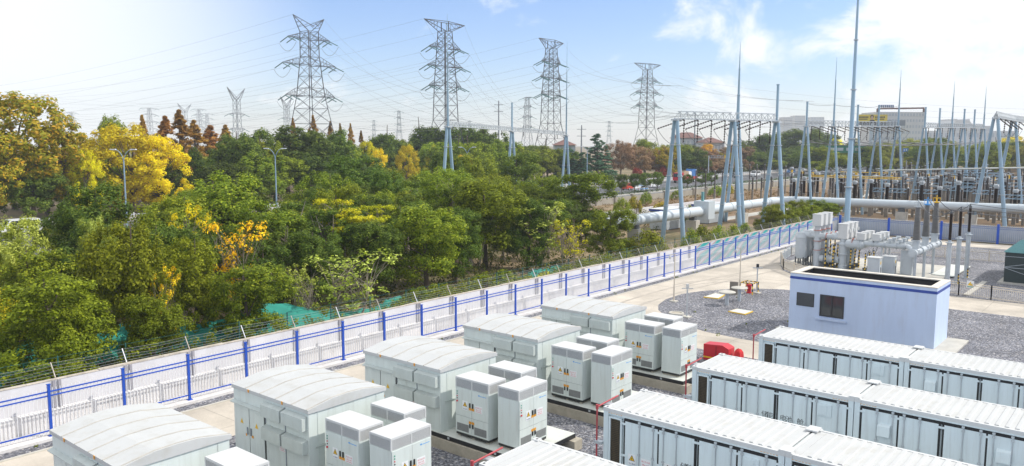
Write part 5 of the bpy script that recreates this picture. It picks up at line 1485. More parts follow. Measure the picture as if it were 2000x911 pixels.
# horizontal switch frames and tubular bus bars
def frame_beam(a, b, z, label):
    o = empty('switch_frame', ((a[0] + b[0]) / 2, (a[1] + b[1]) / 2, 0), label, 'switch frame', 'pale lattice switch frames')
    mb = MB(); A, B = Vector((*a, z)), Vector((*b, z))
    for dz in (0, 0.55):
        for s in (-0.3, 0.3):
            mb.bar(A + Vector((s, 0, dz)), B + Vector((s, 0, dz)), 0.09)
    n = max(3, int((B - A).length / 0.8))
    for k in range(n):
        p, q = A.lerp(B, k / n), A.lerp(B, (k + 1) / n)
        for s in (-0.3, 0.3):
            mb.bar(p + Vector((s, 0, 0)), q + Vector((s, 0, 0.55)), 0.05)
    mb.build('lattice', MAT['galvblue'], o)
    for f in (0.08, 0.5, 0.92):
        p = A.lerp(B, f); MB().box(p.x - 0.17, p.y - 0.17, 0, p.x + 0.17, p.y + 0.17, z - 0.002).build('column', MAT['conccol'], o)
fr = [(1700, 1770, 139, 3.9), (1780, 1838, 139, 3.9), (1784, 1836, 152, 4.4), (1838, 1905, 152, 4.6), (1895, 1960, 168, 4.8), (1965, 2040, 136, 3.8), (1905, 1975, 188, 5.2), (1845, 1900, 192, 5.0), (1760, 1820, 172, 4.4), (1960, 2040, 160, 4.5), (1840, 1900, 145, 4.2), (1880, 1950, 178, 5.4), (1800, 1850, 165, 4.8), (1930, 2010, 150, 4.4), (1720, 1775, 156, 4.5), (1900, 1960, 142, 4.0), (1850, 1930, 206, 5.6), (1970, 2040, 176, 5.0)]
for j, (pa, pb, x_, z) in enumerate(fr):
    frame_beam((x_, gx(pa, x_)), (x_, gx(pb, x_)), z, 'pale lattice switch frame on columns, %s among those beyond the big pipe' % ORD[j])
def bus(p, q, r, m, label, grp):
    mb = MB(); mb.tube(p, q, r, None, 8)
    o = mb.build('bus_bar', MAT[m]); return tag(o, label, 'bus bar', grp)
for j, (dx, z) in enumerate(((0, 7.3), (2.4, 7.2), (4.8, 7.1))):
    xa = 141 + dx * 1.2; ya = gx(1722, xa); xb = 148 + dx * 2; yb = gx(2060, xb)
    bus((xa, ya, z), (xb, yb, z + 0.9), 0.11, 'deck', 'long pale tubular bus bar above the insulators, %s of three' % ('nearest', 'middle', 'farthest')[j], 'tubular bus bars')
for j, (pa, pb, x_, z) in enumerate(((1580, 1760, 139.5, 6.0), (1580, 1760, 143.0, 6.1), (1640, 1740, 160, 6.2))):
    bus((x_, gx(pa, x_), z), (x_, gx(pb, x_), z), 0.06, 'yellow', 'thin yellow bus pipe above the insulator heads, %s' % ('nearest the big pipe', 'just behind the nearest', 'farthest of the three')[j], 'yellow bus pipes')
# low kit in the yard
for j in range(46):
    x_ = rng.uniform(138, 215); y_ = rng.uniform(ymin(x_), ymax(x_))
    o = empty('yard_cabinet', (x_, y_, 0), 'small pale equipment box on legs among the insulator columns', 'equipment box', 'equipment boxes among the insulators')
    h = rng.uniform(0.7, 1.3); mb = MB(); mb.box(x_ - 0.4, y_ - 0.35, 0.45, x_ + 0.4, y_ + 0.35, 0.45 + h); mb.box(x_ - 0.46, y_ - 0.41, 0.45 + h, x_ + 0.46, y_ + 0.41, 0.5 + h); mb.build('body', rng.choice((MAT['gis'], MAT['galv'], MAT['conc'])), o)
    mb = MB(); mb.box(x_ - 0.3, y_ - 0.25, 0, x_ + 0.3, y_ + 0.25, 0.449); mb.build('base', MAT['conccol'], o)
for j in range(44):                     # thin tubes linking the insulator heads
    x_ = rng.uniform(137, 196); y_ = rng.uniform(ymin(x_) - 2, ymax(x_) - 4); z = rng.uniform(4.6, 6.2); ln = rng.uniform(4, 10)
    q_ = (x_ + ln, y_, z) if j % 2 else (x_, y_ + ln * 0.8, z)
    bus((x_, y_, z), q_, 0.05, 'galv' if j % 3 else 'cable', 'thin tube conductor linking dark insulators in the old yard', 'thin tube conductors of the old yard')
# overhead strung buses of the yard
for j in range(6):
    a = Vector(g2[min(j, 4)]) + Vector((0, 0, -2.4)); b = Vector(g3[min(j, 5)]) + Vector((0, 0, -2.6))
    n_ = 14
    cp = [a.lerp(b, s / n_) - Vector((0, 0, 0.7 * 4 * (s / n_) * (1 - s / n_))) for s in range(n_ + 1)]
    mb = MB(); mb.path(cp, 0.05, 4); tag(mb.build('strung_bus', MAT['cable']), 'dark slack bus conductor strung between the two spiked gantries', 'conductor', 'strung bus conductors')

# ------------------------------------------------------------------ lattice pylons
def body_w(prof, z):
    for (z0, w0), (z1, w1) in zip(prof[:-1], prof[1:]):
        if z <= z1: return w0 + (w1 - w0) * (z - z0) / (z1 - z0)
    return prof[-1][1]
def pylon(kind, H, prof, levels, arms, m, th=1.0, name='transmission_pylon'):
    """prof: (z, half width); levels: panel heights; arms: (z, half length, root height)"""
    o = empty(name, (0, 0, 0))
    mb = MB()
    cr = lambda z: [Vector((sx * body_w(prof, z), sy * body_w(prof, z), z)) for sx, sy in ((-1, -1), (1, -1), (1, 1), (-1, 1))]
    for z0, z1 in zip(levels[:-1], levels[1:]):
        a, b = cr(z0), cr(z1)
        for i in range(4):
            j = (i + 1) % 4
            mb.bar(a[i], b[i], 0.17 * th)
            mb.bar(a[i], b[j], 0.07 * th); mb.bar(a[j], b[i], 0.07 * th)
            mb.bar(b[i], b[j], 0.08 * th)
    mb.build('tower_body', m, o, local=True)
    tips = []
    for z, hl, rh in arms:
        for s in (-1, 1):
            mb = MB(); w_ = body_w(prof, z)
            tip = Vector((s * hl, 0, z + 0.15))
            lo = [Vector((s * w_, sy * w_, z)) for sy in (-1, 1)]; hi = [Vector((s * w_, sy * w_, z + rh)) for sy in (-1, 1)]
            for p in lo + hi: mb.bar(p, tip, 0.10 * th)
            n = 5
            for k in range(1, n):
                f = k / n
                l2 = [p.lerp(tip, f) for p in lo]; h2 = [p.lerp(tip, f) for p in hi]; f0 = (k - 1) / n
                l1 = [p.lerp(tip, f0) for p in lo]
                mb.bar(l2[0], l2[1], 0.08 * th)
                for q in (0, 1): mb.bar(l2[q], h2[q], 0.055 * th); mb.bar(l1[q], h2[q], 0.055 * th)
            mb.build('cross_arm', m, o, local=True)
            tips.append(tip)
            if rh > 0 and hl > 4:
                for sy in (-1, 1):
                    for q_ in ((1.0, 0.62) if kind != 'far' else (1.0,)):
                        pz = Vector((s * (w_ + (hl - w_) * q_), 0, z))
                        e_ = pz + Vector((0, sy * 3.0, -1.2))
                        mb = MB(); mb.tube(pz, e_, 0.13 * th, 0.13 * th, 6); mb.build('insulator_string', MAT['tealins'], o, local=True)
                    if kind != 'far':
                        pass
                if kind != 'far':
                    a = Vector((s * hl, 3.4, z - 1.5)); b = Vector((s * hl, -3.4, z - 1.5))
                    cp = [a.lerp(b, t_ / 8) - Vector((0, 0, 2.2 * 4 * (t_ / 8) * (1 - t_ / 8))) for t_ in range(9)]
                    mb = MB(); mb.path(cp, 0.05, 4); mb.build('jumper', MAT['wire'], o, local=True)
    if kind == 'horn':
        for s in (-1, 1):
            mb = MB(); zt = levels[-1]; w_ = body_w(prof, zt)
            tip = Vector((s * 5.2, 0, H))
            for sy in (-1, 1):
                mb.bar((s * w_, sy * w_, zt), tip, 0.15 * th); mb.bar((-s * w_ * 0.2, sy * w_, zt + 1.2), tip, 0.13 * th)
            for f in (0.3, 0.55, 0.78):
                a = Vector((s * w_, w_, zt)).lerp(tip, f); b = Vector((s * w_, -w_, zt)).lerp(tip, f); c = Vector((-s * w_ * 0.2, w_, zt + 1.2)).lerp(tip, f); d = Vector((-s * w_ * 0.2, -w_, zt + 1.2)).lerp(tip, f)
                for p, q in ((a, b), (a, c), (b, d)): mb.bar(p, q, 0.08 * th)
            mb.build('earth_wire_horn', m, o, local=True); tips.append(tip)
    if kind == 'bar':
        for s in (-1, 1):
            mb = MB(); zt = levels[-1]; w_ = body_w(prof, zt); tip = Vector((s * 8.2, 0, H))
            for sy in (-1, 1):
                mb.bar((0, sy * w_, H + 0.1), tip, 0.15 * th); mb.bar((s * w_, sy * w_, zt), tip, 0.14 * th)
            mb.bar((0, -w_, zt), (0, -w_, H + 0.1), 0.2 * th); mb.bar((0, w_, zt), (0, w_, H + 0.1), 0.2 * th)
            for f in (0.2, 0.4, 0.6, 0.8):
                a, b = Vector((0, w_, H + 0.1)).lerp(tip, f), Vector((s * w_, w_, zt)).lerp(tip, max(0, f - 0.1))
                mb.bar(a, b, 0.08 * th); b2 = Vector((s * w_, w_, zt)).lerp(tip, min(1, f + 0.1)); mb.bar(a, b2, 0.08 * th)
            mb.build('earth_wire_arm', m, o, local=True); tips.append(tip)
    return o, tips
MAT['tealins'] = mat('teal_glass_insulator', (0.10, 0.22, 0.23), 0.4)
LV1 = [0, 7, 12.5, 17, 21, 24.2, 26.4, 29.5, 32.4, 34.6, 37, 39.2, 41.2]
P1 = pylon('horn', 45.0, [(0, 6.4), (24.2, 2.6), (34.6, 1.75), (45, 1.65)], LV1, [(24.2, 8.4, 2.3), (32.4, 9.1, 2.2), (39.2, 7.1, 1.6)], MAT['lattice'])
LV2 = [0, 7, 13, 18, 22, 25.5, 28.3, 30.5, 32.6, 34.8, 36.6, 38.6, 40.4, 42.2]
P2 = pylon('bar', 44.6, [(0, 5.6), (18, 2.45), (28, 2.15), (42.2, 1.35)], LV2, [(27.2, 6.6, 1.8), (32.6, 7.2, 1.8), (37.6, 6.4, 1.8)], MAT['lattice'])
def put_pylon(pr, px_, py_, H, d, rz, label, fresh, group, sc=None):
    o = pr if fresh else copy_thing(pr)
    p = at(px_, py_, d)
    s = sc if sc else p.z / H
    o.location = (p.x, p.y, 0); o.rotation_euler = (0, 0, rz); o.scale = (s, s, s)
    tag(o, label, 'pylon', group)
    return Matrix.Translation((p.x, p.y, 0)) @ Matrix.Rotation(rz, 4, 'Z') @ Matrix.Scale(s, 4)
G_ = 'big lattice transmission pylons'
m1 = put_pylon(P1[0], 603, 33.5, 45.0, 208, RAD(4), 'largest lattice transmission pylon, with two horns like a Y at its top', True, G_)
m2 = put_pylon(P2[0], 869, 44, 44.6, 219, RAD(2), 'big lattice pylon with a flat crossbar top, right of the horned one', True, G_)
m3 = put_pylon(P2[0], 1077, 80, 44.6, 260, RAD(8), 'lattice pylon with a flat crossbar top behind a tall thin lightning spike', False, G_)
m4 = put_pylon(P2[0], 1265, 125.5, 44.6, 340, RAD(-12), 'smaller lattice pylon with a flat top standing clear above the olive trees', False, G_)
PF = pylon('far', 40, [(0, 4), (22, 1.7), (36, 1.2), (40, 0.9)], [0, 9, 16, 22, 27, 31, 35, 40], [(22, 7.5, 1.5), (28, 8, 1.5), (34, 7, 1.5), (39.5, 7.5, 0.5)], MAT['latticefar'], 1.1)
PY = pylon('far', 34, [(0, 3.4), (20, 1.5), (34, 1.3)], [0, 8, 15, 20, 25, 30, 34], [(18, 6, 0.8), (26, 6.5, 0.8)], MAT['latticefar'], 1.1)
mb = MB()
for s in (-1, 1):
    for sy in (-1, 1):
        mb.bar((s * 1.2, sy * 1.2, 33), (s * 7.2, 0, 40), 0.28); mb.bar((0, sy * 1.2, 34), (s * 7.2, 0, 40), 0.22)
mb.build('earth_wire_horn', MAT['latticefar'], PY[0], local=True)
G2 = 'faint pylons on the skyline'
mfar = []
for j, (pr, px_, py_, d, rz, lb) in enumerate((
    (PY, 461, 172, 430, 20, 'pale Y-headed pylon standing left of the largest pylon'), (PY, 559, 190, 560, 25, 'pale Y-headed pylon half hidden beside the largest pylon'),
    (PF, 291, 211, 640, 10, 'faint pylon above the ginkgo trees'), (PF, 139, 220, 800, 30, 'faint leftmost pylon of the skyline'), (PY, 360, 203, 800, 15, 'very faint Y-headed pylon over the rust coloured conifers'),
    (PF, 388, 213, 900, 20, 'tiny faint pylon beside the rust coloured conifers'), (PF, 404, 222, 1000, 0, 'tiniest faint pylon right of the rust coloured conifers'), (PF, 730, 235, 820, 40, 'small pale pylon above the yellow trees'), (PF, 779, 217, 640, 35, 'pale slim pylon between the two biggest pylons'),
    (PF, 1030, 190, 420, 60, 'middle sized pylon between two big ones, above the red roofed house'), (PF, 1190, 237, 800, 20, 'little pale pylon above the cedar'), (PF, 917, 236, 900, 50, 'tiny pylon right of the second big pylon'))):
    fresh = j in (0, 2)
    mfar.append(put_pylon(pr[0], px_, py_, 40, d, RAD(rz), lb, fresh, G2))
# thin poles far off
for px_, py_, d, lb in ((974, 197, 300, 'slim grey pole with short crossarms between the big pylons'), (1136, 245, 300, 'short distant pole beside the red roofed house'), (1358, 218, 330, 'thin pole with a small crossarm behind the nearest gantry')):
    p = at(px_, py_, d)
    o = empty('mast_pole', (p.x, p.y, 0), lb, 'pole', 'thin distant poles')
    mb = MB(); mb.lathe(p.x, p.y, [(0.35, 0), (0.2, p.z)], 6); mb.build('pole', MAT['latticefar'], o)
    mb = MB(); mb.bar((p.x - 1.2, p.y + 1.2, p.z - 1.5), (p.x + 1.2, p.y - 1.2, p.z - 1.5), 0.18); mb.bar((p.x - 1.2, p.y + 1.2, p.z - 4), (p.x + 1.2, p.y - 1.2, p.z - 4), 0.18); mb.build('crossarm', MAT['latticefar'], o)

# ------------------------------------------------------------------ overhead wires
def wire(a, b, sag, label, grp, r=0.02, n=18):
    a, b = Vector(a), Vector(b)
    cp = [a.lerp(b, s / n) - Vector((0, 0, sag * 4 * (s / n) * (1 - s / n))) for s in range(n + 1)]
    mb = MB(); mb.path(cp, r, 3)
    tag(mb.build('overhead_wire', MAT['wire']), label, 'wire', grp)
def tipw(m, t_, dy=0, dz=0): return m @ (Vector(t_) + Vector((0, dy, dz)))
for nm, m_, tips, tgt, sagl in (('largest horned pylon', m1, P1[1], [Vector(g5[0]).lerp(Vector(g5[1]), f) for f in (0.1, 0.3, 0.5, 0.6, 0.75, 0.9)], 9),
                          ('second big pylon', m2, P2[1], [Vector(g5[1]).lerp(Vector(g5[2]), f) for f in (0.1, 0.3, 0.5, 0.6, 0.75, 0.9)], 9),
                          ('third big pylon', m3, P2[1], [Vector(g1[0]).lerp(Vector(g1[1]), f) for f in (0.1, 0.3, 0.5, 0.6, 0.75, 0.9)], 12),
                          ('smallest flat topped big pylon', m4, P2[1], [Vector(g2[0]).lerp(Vector(g2[2]), f) for f in (0.1, 0.3, 0.5, 0.6, 0.75, 0.9)], 14)):
    for i, t_ in enumerate(tips):
        ew = i >= 6
        a = tipw(m_, t_, 0 if ew else 3.4, 0 if ew else -1.6)
        far = a + Vector((-30 + 10 * (i % 2), 380, -6))
        wire(a, far, sagl, 'thin overhead wire running left from the ' + nm, 'overhead wires leaving the ' + nm)
        b = tipw(m_, t_, 0 if ew else -3.4, 0 if ew else -1.6)
        e = tgt[i % 6] + Vector((0, 1.5, 0.6 if not ew else 4.0))
        wire(b, e, 3.5, 'thin overhead wire dropping right from the ' + nm, 'overhead wires dropping from the ' + nm)
for i in range(3):
    wire(at(1300, 150 + 18 * i, 330), at(2060, 215 + 9 * i, 260), 2.5, 'thin wire crossing the blue sky at the right', 'thin wires crossing the sky')
for i in range(4):
    wire(at(-40, 182 + 18 * i, 420), at(900, 218 + 8 * i, 520), 3.0, 'thin distant wire low over the trees at left', 'thin distant wires')
for i in range(4):
    wire(at(690, 195 + 14 * i, 480), at(1500, 208 + 13 * i, 420), 3.0, 'thin distant wire crossing behind the big pylons', 'thin distant wires behind the pylons')
for j in range(len(g2) - 1):
    wire(Vector(g2[j]) + Vector((0, 0, 3.5)), Vector(g2[j + 1]) + Vector((0, 0, 3.5)), 0.2, 'thin earth wire linking neighbouring gantry spikes', 'earth wires between the gantry spikes', 0.03)

# ------------------------------------------------------------------ road lamps on the median
def lamp(px_, Y, H, label, fresh=[True], proto=[None]):
    if fresh[0]:
        o = empty('street_lamp', (0, 0, 0)); proto[0] = o; fresh[0] = False
        mb = MB(); mb.lathe(0, 0, [(0.12, 0.1), (0.11, 1.5), (0.07, 9.6)], 8); mb.build('pole', MAT['galvblue'], o, True, local=True)
        for s in (-1, 1):
            cp = [Vector((0, s * (0.02 + 0.95 * t_ ** 1.5), 9.6 + 1.3 * math.sin(t_ * 1.5))) for t_ in [k / 7 for k in range(8)]]
            mb = MB(); mb.path(cp, 0.042, 6); a = mb.build('arm', MAT['galvblue'], o, local=True)
            e = cp[-1]
            mb = MB(); mb.slabx([(0, 0)] * 0 + [(e.y - s * 0.1, e.z - 0.06), (e.y + s * 0.6, e.z - 0.02), (e.y + s * 0.55, e.z + 0.08), (e.y - s * 0.1, e.z + 0.08)], -0.14, 0.14); mb.build('lamp_head', MAT['signwhite'], a, local=True)
    else:
        o = copy_thing(proto[0])
    k = (px_ - 1000) / FPX * math.cos(PITCH)
    a = Y / (math.sin(YAW) - k * math.cos(YAW))
    o.location = (a * (FH[0] + k * _r.x), a * (FH[1] + k * _r.y), 0.1)
    o.rotation_euler = (0, 0, RAD(38)) if True else None
    o.scale = (1, 1, H / 11.0)
    tag(o, label, 'street lamp', 'double armed street lamps along the highway')
for px_, lb in ((239, 'double armed street lamp in front of the yellow ginkgo'), (536, 'double armed street lamp before the dark green crowns'), (912, 'double armed street lamp peeping over the trees beside the far gantry'), (1147, 'double armed street lamp beside the dark cedar'), (1722, 'double armed street lamp beside the blue road sign')):
    lamp(px_, 95.4, 10.9, lb)

# guard rails
def white_rail(name, pts, h, label, step=2.0):
    o = empty(name, (*pts[0], 0), label, 'guard rail')
    mb = MB(); pb = MB()
    for a, b in zip(pts[:-1], pts[1:]):
        a, b = Vector((*a, 0)), Vector((*b, 0)); n = int((b - a).length / step)
        for z in (0.35, h - 0.05): mb.bar(a + Vector((0, 0, z)), b + Vector((0, 0, z)), 0.09)
        for k in range(n + 1):
            p = a.lerp(b, k / n); pb.bar(p, p + Vector((0, 0, h + (0.2 if k % 4 == 0 else 0))), 0.09 if k % 4 else 0.14)
    mb.build('rails', MAT['picket'], o); pb.build('pickets', MAT['picket'], o)
white_rail('guard_rail', [(-60, 120.6), (420, 120.6)], 1.0, 'white guard rail along the far edge of the highway', 0.42)
white_rail('guard_rail', [(-20, 83.2), (100, 83.2)], 1.0, 'white guard rail glimpsed through the trees on the near road edge', 0.6)

# ------------------------------------------------------------------ vehicles
def wheel(o, x, y, r, w_):
    mb = MB(); mb.tube((x, y - w_ / 2, r), (x, y + w_ / 2, r), r, None, 16); w1 = mb.build('wheel', MAT['tyre'], o, local=True)
    mb = MB(); mb.tube((x, y - w_ / 2 - 0.01, r), (x, y + w_ / 2 + 0.01, r), r * 0.6, None, 12); mb.build('rim', MAT['galv'], w1, local=True)
def car(label, paint, loc, rz, suv=False, van=False, stripe=False):
    o = empty('parked_car' if False else ('van' if van else 'car'), (0, 0, 0))
    L_, W_ = (4.5, 1.75)
    if van: prof = [(-2.3, 0.35), (-2.3, 1.0), (-2.2, 1.95), (1.2, 1.95), (1.75, 1.15), (2.25, 1.0), (2.3, 0.4)]; cab = [(-2.0, 1.2), (-2.0, 1.8), (1.1, 1.8), (1.55, 1.2)]
    elif suv: prof = [(-2.3, 0.35), (-2.3, 1.0), (-2.15, 1.62), (0.5, 1.68), (1.15, 1.08), (2.2, 0.95), (2.3, 0.4)]; cab = [(-2.0, 1.1), (-1.9, 1.55), (0.45, 1.58), (0.95, 1.1)]
    else: prof = [(-2.25, 0.3), (-2.25, 0.85), (-1.8, 0.95), (-1.2, 1.40), (0.2, 1.43), (0.95, 0.95), (2.1, 0.80), (2.25, 0.35)]; cab = [(-1.65, 0.97), (-1.15, 1.34), (0.15, 1.36), (0.75, 0.97)]
    mb = MB(); mb.slaby(prof, -W_ / 2, W_ / 2); mb.build('body', paint, o, local=True)
    mb = MB(); mb.slaby(cab, -W_ / 2 - 0.006, -W_ / 2 - 0.001); mb.build('side_windows', MAT['carglass'], o, local=True)
    mb = MB(); mb.slaby(cab, W_ / 2 + 0.001, W_ / 2 + 0.006); mb.build('side_windows', MAT['carglass'], o, local=True)
    a, b = (prof[-3], prof[-4])
    dx, dz = b[0] - a[0], b[1] - a[1]
    nx, nz = -dz, dx
    l_ = math.hypot(nx, nz); nx, nz = -nx / l_ * -0.01, abs(nz / l_) * 0.01
    mb = MB(); p0 = (a[0] + dx * 0.12 + 0.012, a[1] + dz * 0.12 + 0.012); p1 = (a[0] + dx * 0.9 + 0.012, a[1] + dz * 0.9 + 0.012)
    mb.quad((p0[0], -W_ / 2 + 0.1, p0[1]), (p0[0], W_ / 2 - 0.1, p0[1]), (p1[0], W_ / 2 - 0.15, p1[1]), (p1[0], -W_ / 2 + 0.15, p1[1])); mb.build('windscreen', MAT['carglass'], o, local=True)
    for sx in (-1.4, 1.4):
        for sy in (-W_ / 2 + 0.08, W_ / 2 - 0.08): wheel(o, sx, sy, 0.33, 0.22)
    for sy in (-0.6, 0.6):
        mb = MB(); mb.box(prof[-1][0] - 0.06, sy - 0.18, 0.62, prof[-1][0] + 0.01, sy + 0.18, 0.78); mb.build('headlight', MAT['signwhite'], o, local=True)
        mb = MB(); mb.box(prof[0][0] - 0.01, sy - 0.18, 0.7, prof[0][0] + 0.05, sy + 0.18, 0.85); mb.build('tail_light', MAT['signred'], o, local=True)
    if stripe:
        mb = MB(); mb.box(-1.9, -W_ / 2 - 0.009, 0.55, 1.9, -W_ / 2 - 0.0065, 0.78); mb.box(-0.5, -0.5, 1.44, 0.1, 0.5, 1.52); mb.build('livery_stripe', MAT['logoblue'], o, local=True)
    o.location = (loc[0], loc[1], 0.02); o.rotation_euler = (0, 0, rz)
    tag(o, label, 'van' if van else 'car')
car('red-orange car driving on the highway before the round median trees', MAT['carred'], (171.5, 104.6), 0, suv=True)
car('white saloon car driving behind the red-orange one on the highway', MAT['carwhite'], (184.0, 105.2), 0)
car('white patrol car with blue stripe on the near lane of the highway', MAT['carwhite'], (168.0, 99.2), 0, stripe=True)
car('white van on the highway far right between the gantry legs', MAT['carwhite'], (266, 112.0), math.pi, van=True)
car('white box van half hidden by the leftmost tree on the highway', MAT['carwhite'], (38.0, 113.5), math.pi, van=True)
car('dark blue pickup far along the highway behind the gantry legs', MAT['tarpblue'], (300, 112.5), math.pi, suv=True)
car('dark car far along the highway next to the white van', MAT['steelblack'], (252, 113), math.pi, suv=True)
def truck():
    o = empty('flatbed_truck', (0, 0, 0))
    mb = MB(); mb.slaby([(2.2, 0.7), (4.4, 0.7), (4.4, 1.6), (4.2, 2.9), (2.2, 2.95)], -1.15, 1.15); cb = mb.build('cab', MAT['red'], o, local=True)
    mb = MB(); mb.quad((4.415, -1.0, 1.7), (4.415, 1.0, 1.7), (4.235, 1.0, 2.75), (4.235, -1.0, 2.75)); mb.build('windscreen', MAT['carglass'], cb, local=True)
    for s in (-1.156, 1.151):
        mb = MB(); mb.box(3.0, s, 1.7, 4.0, s + 0.005, 2.6); mb.build('side_window', MAT['carglass'], cb, local=True)
    mb = MB(); mb.box(-6.5, -1.2, 0.95, 2.1, 1.2, 1.2); mb.box(-6.5, -1.2, 1.2, 2.1, -1.12, 1.75); mb.box(-6.5, 1.12, 1.2, 2.1, 1.2, 1.75); mb.build('flatbed', MAT['redpipe'], o, local=True)
    mb = MB(); mb.box(-6.3, -0.3, 0.6, 2.2, 0.3, 0.949); mb.build('chassis', MAT['steelblack'], o, local=True)
    for sx in (3.3, -3.6, -4.8):
        for sy in (-0.95, 0.95): wheel(o, sx, sy, 0.5, 0.32)
    o.location = (213, 111.5, 0.02); o.rotation_euler = (0, 0, math.pi)
    tag(o, 'red flatbed truck on the highway carrying boxes and a tarp, behind the left gantry legs', 'truck')
    for (xa, xb, za, zb, m_, nm, lb) in ((-6.2, -3.2, 1.21, 3.9, 'tarpblue', 'machine_load', 'blue boxed machine riding on the red flatbed truck'), (-3.0, -1.2, 1.21, 3.3, 'signwhite', 'crate_load', 'white crate riding in the middle of the red flatbed truck'), (-1.0, 1.9, 1.21, 3.5, 'timber', 'tarp_load', 'tan covered bundle riding behind the red truck cab')):
        mb = MB(); mb.slaby([(xa, za), (xb, za), (xb, zb - 0.5), (xb - 0.4, zb), (xa + 0.2, zb - 0.1), (xa, zb - 0.5)], -1.05, 1.05)
        c = mb.build(nm, MAT[m_]); 
        c.location = (213, 111.5, 0.02); c.rotation_euler = (0, 0, math.pi); tag(c, lb, 'truck load')
truck()

# ------------------------------------------------------------------ far buildings, billboard, road signs
def far_block(name, pl, pr, ytop, d, depth, label, m='facade', floors=8, bays=10, roof=None, cat='building', zb=0):
    a, b = at(pl, ytop, d), at(pr, ytop, d)
    H = (a.z + b.z) / 2
    A, B = Vector((a.x, a.y, 0)), Vector((b.x, b.y, 0))
    u = (B - A).normalized(); n = Vector((FH[0], FH[1], 0))
    o = empty(name, A, label, cat)
    P_ = [A, B, B + n * depth, A + n * depth]
    mb = MB(); mb.prism([(p.x, p.y) for p in P_], zb, H); mb.build('wall', MAT[m], o)
    W_ = (B - A).length
    k = 0
    for f in range(floors):
        z0 = (f + 0.3) * H / floors; z1 = (f + 0.75) * H / floors
        mb = MB()
        for q in range(bays):
            p = A + u * (W_ * (q + 0.22) / bays) - n * 0.06; r_ = A + u * (W_ * (q + 0.78) / bays) - n * 0.06
            mb.quad((p.x, p.y, z0), (r_.x, r_.y, z0), (r_.x, r_.y, z1), (p.x, p.y, z1))
        mb.build('window_row', MAT['farwindow'], o)
    if roof:
        q = [p + (p - (A + B + n * depth) / 2).normalized() * 1.0 for p in P_]
        c0, c1 = (P_[0] + P_[3]) / 2 + u * 3, (P_[1] + P_[2]) / 2 - u * 3
        vs = [(p.x, p.y, H) for p in q] + [(c0.x, c0.y, H + roof), (c1.x, c1.y, H + roof)]
        mb = MB(); mb.add(vs, [(3, 2, 1, 0), (0, 1, 5, 4), (1, 2, 5), (2, 3, 4, 5), (3, 0, 4)]); mb.build('roof', MAT['rooftile'], o)
    return o, A, B, u, n, H
o, A, B, u, n, H = far_block('office_block', 1712, 1806, 219, 420, 18, 'wide pale grey office block with rooftop letters behind the yellow billboard', floors=9, bays=16)
mb = MB()
for f in (0.02, 0.98):
    p = A + u * ((B - A).length * f); mb.bar((p.x, p.y, H), (p.x, p.y, H + 1.6), 0.9)
p, q = A + u * 0.4, B - u * 0.4; mb.bar((p.x, p.y, H + 1.6), (q.x, q.y, H + 2.0), 0.8); mb.build('roof_frame', MAT['rooftile'], o)
mb = MB()
for k in range(8):
    p = A + u * (1.5 + 1.1 * k * 0.9); mb.box(p.x - 0.3, p.y - 0.3, H + 2.2, p.x + 0.3, p.y + 0.3, H + 3.6)
mb.build('rooftop_sign', MAT['signblue'], o)
mb = MB(); a, b = at(1733, 235, 415), at(1768, 246, 415); mb.quad((a.x, a.y, b.z), (b.x, b.y, b.z), (b.x, b.y, a.z), (a.x, a.y, a.z)); mb.build('grey_poster', MAT['latticefar'], o)
# billboard
a, b = at(1676, 224, 330), at(1733, 239, 330)
A, B = Vector((a.x, a.y, 0)), Vector((b.x, b.y, 0)); u = (B - A).normalized(); n = Vector((FH[0], FH[1], 0)); W_ = (B - A).length
o = empty('billboard', (A + B) / 2, 'wide yellow roadside billboard with a dark haired person printed in the middle', 'billboard')
def bb(u0, u1, z0, z1, off):
    p, q = A + u * (W_ * u0) - n * off, A + u * (W_ * u1) - n * off
    return [(p.x, p.y, z0), (q.x, q.y, z0), (q.x, q.y, z1), (p.x, p.y, z1)]
zt, zb = a.z, b.z
mb = MB(); mb.quad(*bb(0, 1, zb, zt, 0)); mb.quad(*[bb(0, 1, zb - 1.0, zt, -0.8)[i] for i in (1, 0, 3, 2)]); mb.build('panel', MAT['billboard'], o)
mb = MB(); mb.quad(*bb(0, 1, zb - 1.3, zb, 0)); mb.build('lower_band', MAT['brownsuit'], o)
mb = MB()
for u0, u1, f0, f1 in ((0.03, 0.36, 0.55, 0.75), (0.03, 0.33, 0.32, 0.45), (0.58, 0.92, 0.55, 0.75), (0.58, 0.90, 0.32, 0.45)):
    n_ = 7
    for k in range(n_):
        a0 = u0 + (u1 - u0) * k / n_; mb.quad(*bb(a0, a0 + (u1 - u0) / n_ * 0.75, zb + (zt - zb) * f0, zb + (zt - zb) * f1, 0.05))
mb.build('printed_text', MAT['brownsuit'], o)
def disc(uc, fc, ru, rf, off, m_, nm, k0=0, k1=16):
    pts_ = []
    for k in range(16):
        t_ = 2 * math.pi * k / 16; uu = uc + ru * math.cos(t_); p = A + u * (W_ * uu) - n * off; pts_.append((p.x, p.y, zb + (zt - zb) * (fc + rf * math.sin(t_))))
    mb = MB(); mb.add(pts_, [tuple(range(16))]); mb.build(nm, m_, o)
mb = MB(); q = bb(0.36, 0.60, zb - 0.9, zb + (zt - zb) * 0.30, 0.06); q[3] = tuple(Vector(q[3]).lerp(Vector(q[2]), 0.25)); q[2] = tuple(Vector(q[2]).lerp(Vector(q[3]), 0.25)); mb.quad(*q); mb.build('printed_jacket', MAT['brownsuit'], o)
disc(0.475, 0.70, 0.062, 0.25, 0.06, MAT['brownsuit'], 'printed_hair'); disc(0.475, 0.55, 0.045, 0.26, 0.09, MAT['skin'], 'printed_face')
mb = MB(); c = (A + B) / 2 + n * 0.4; mb.lathe(c.x, c.y, [(0.9, 0), (0.8, zb - 0.5)], 12); mb.build('post', MAT['galv'], o)
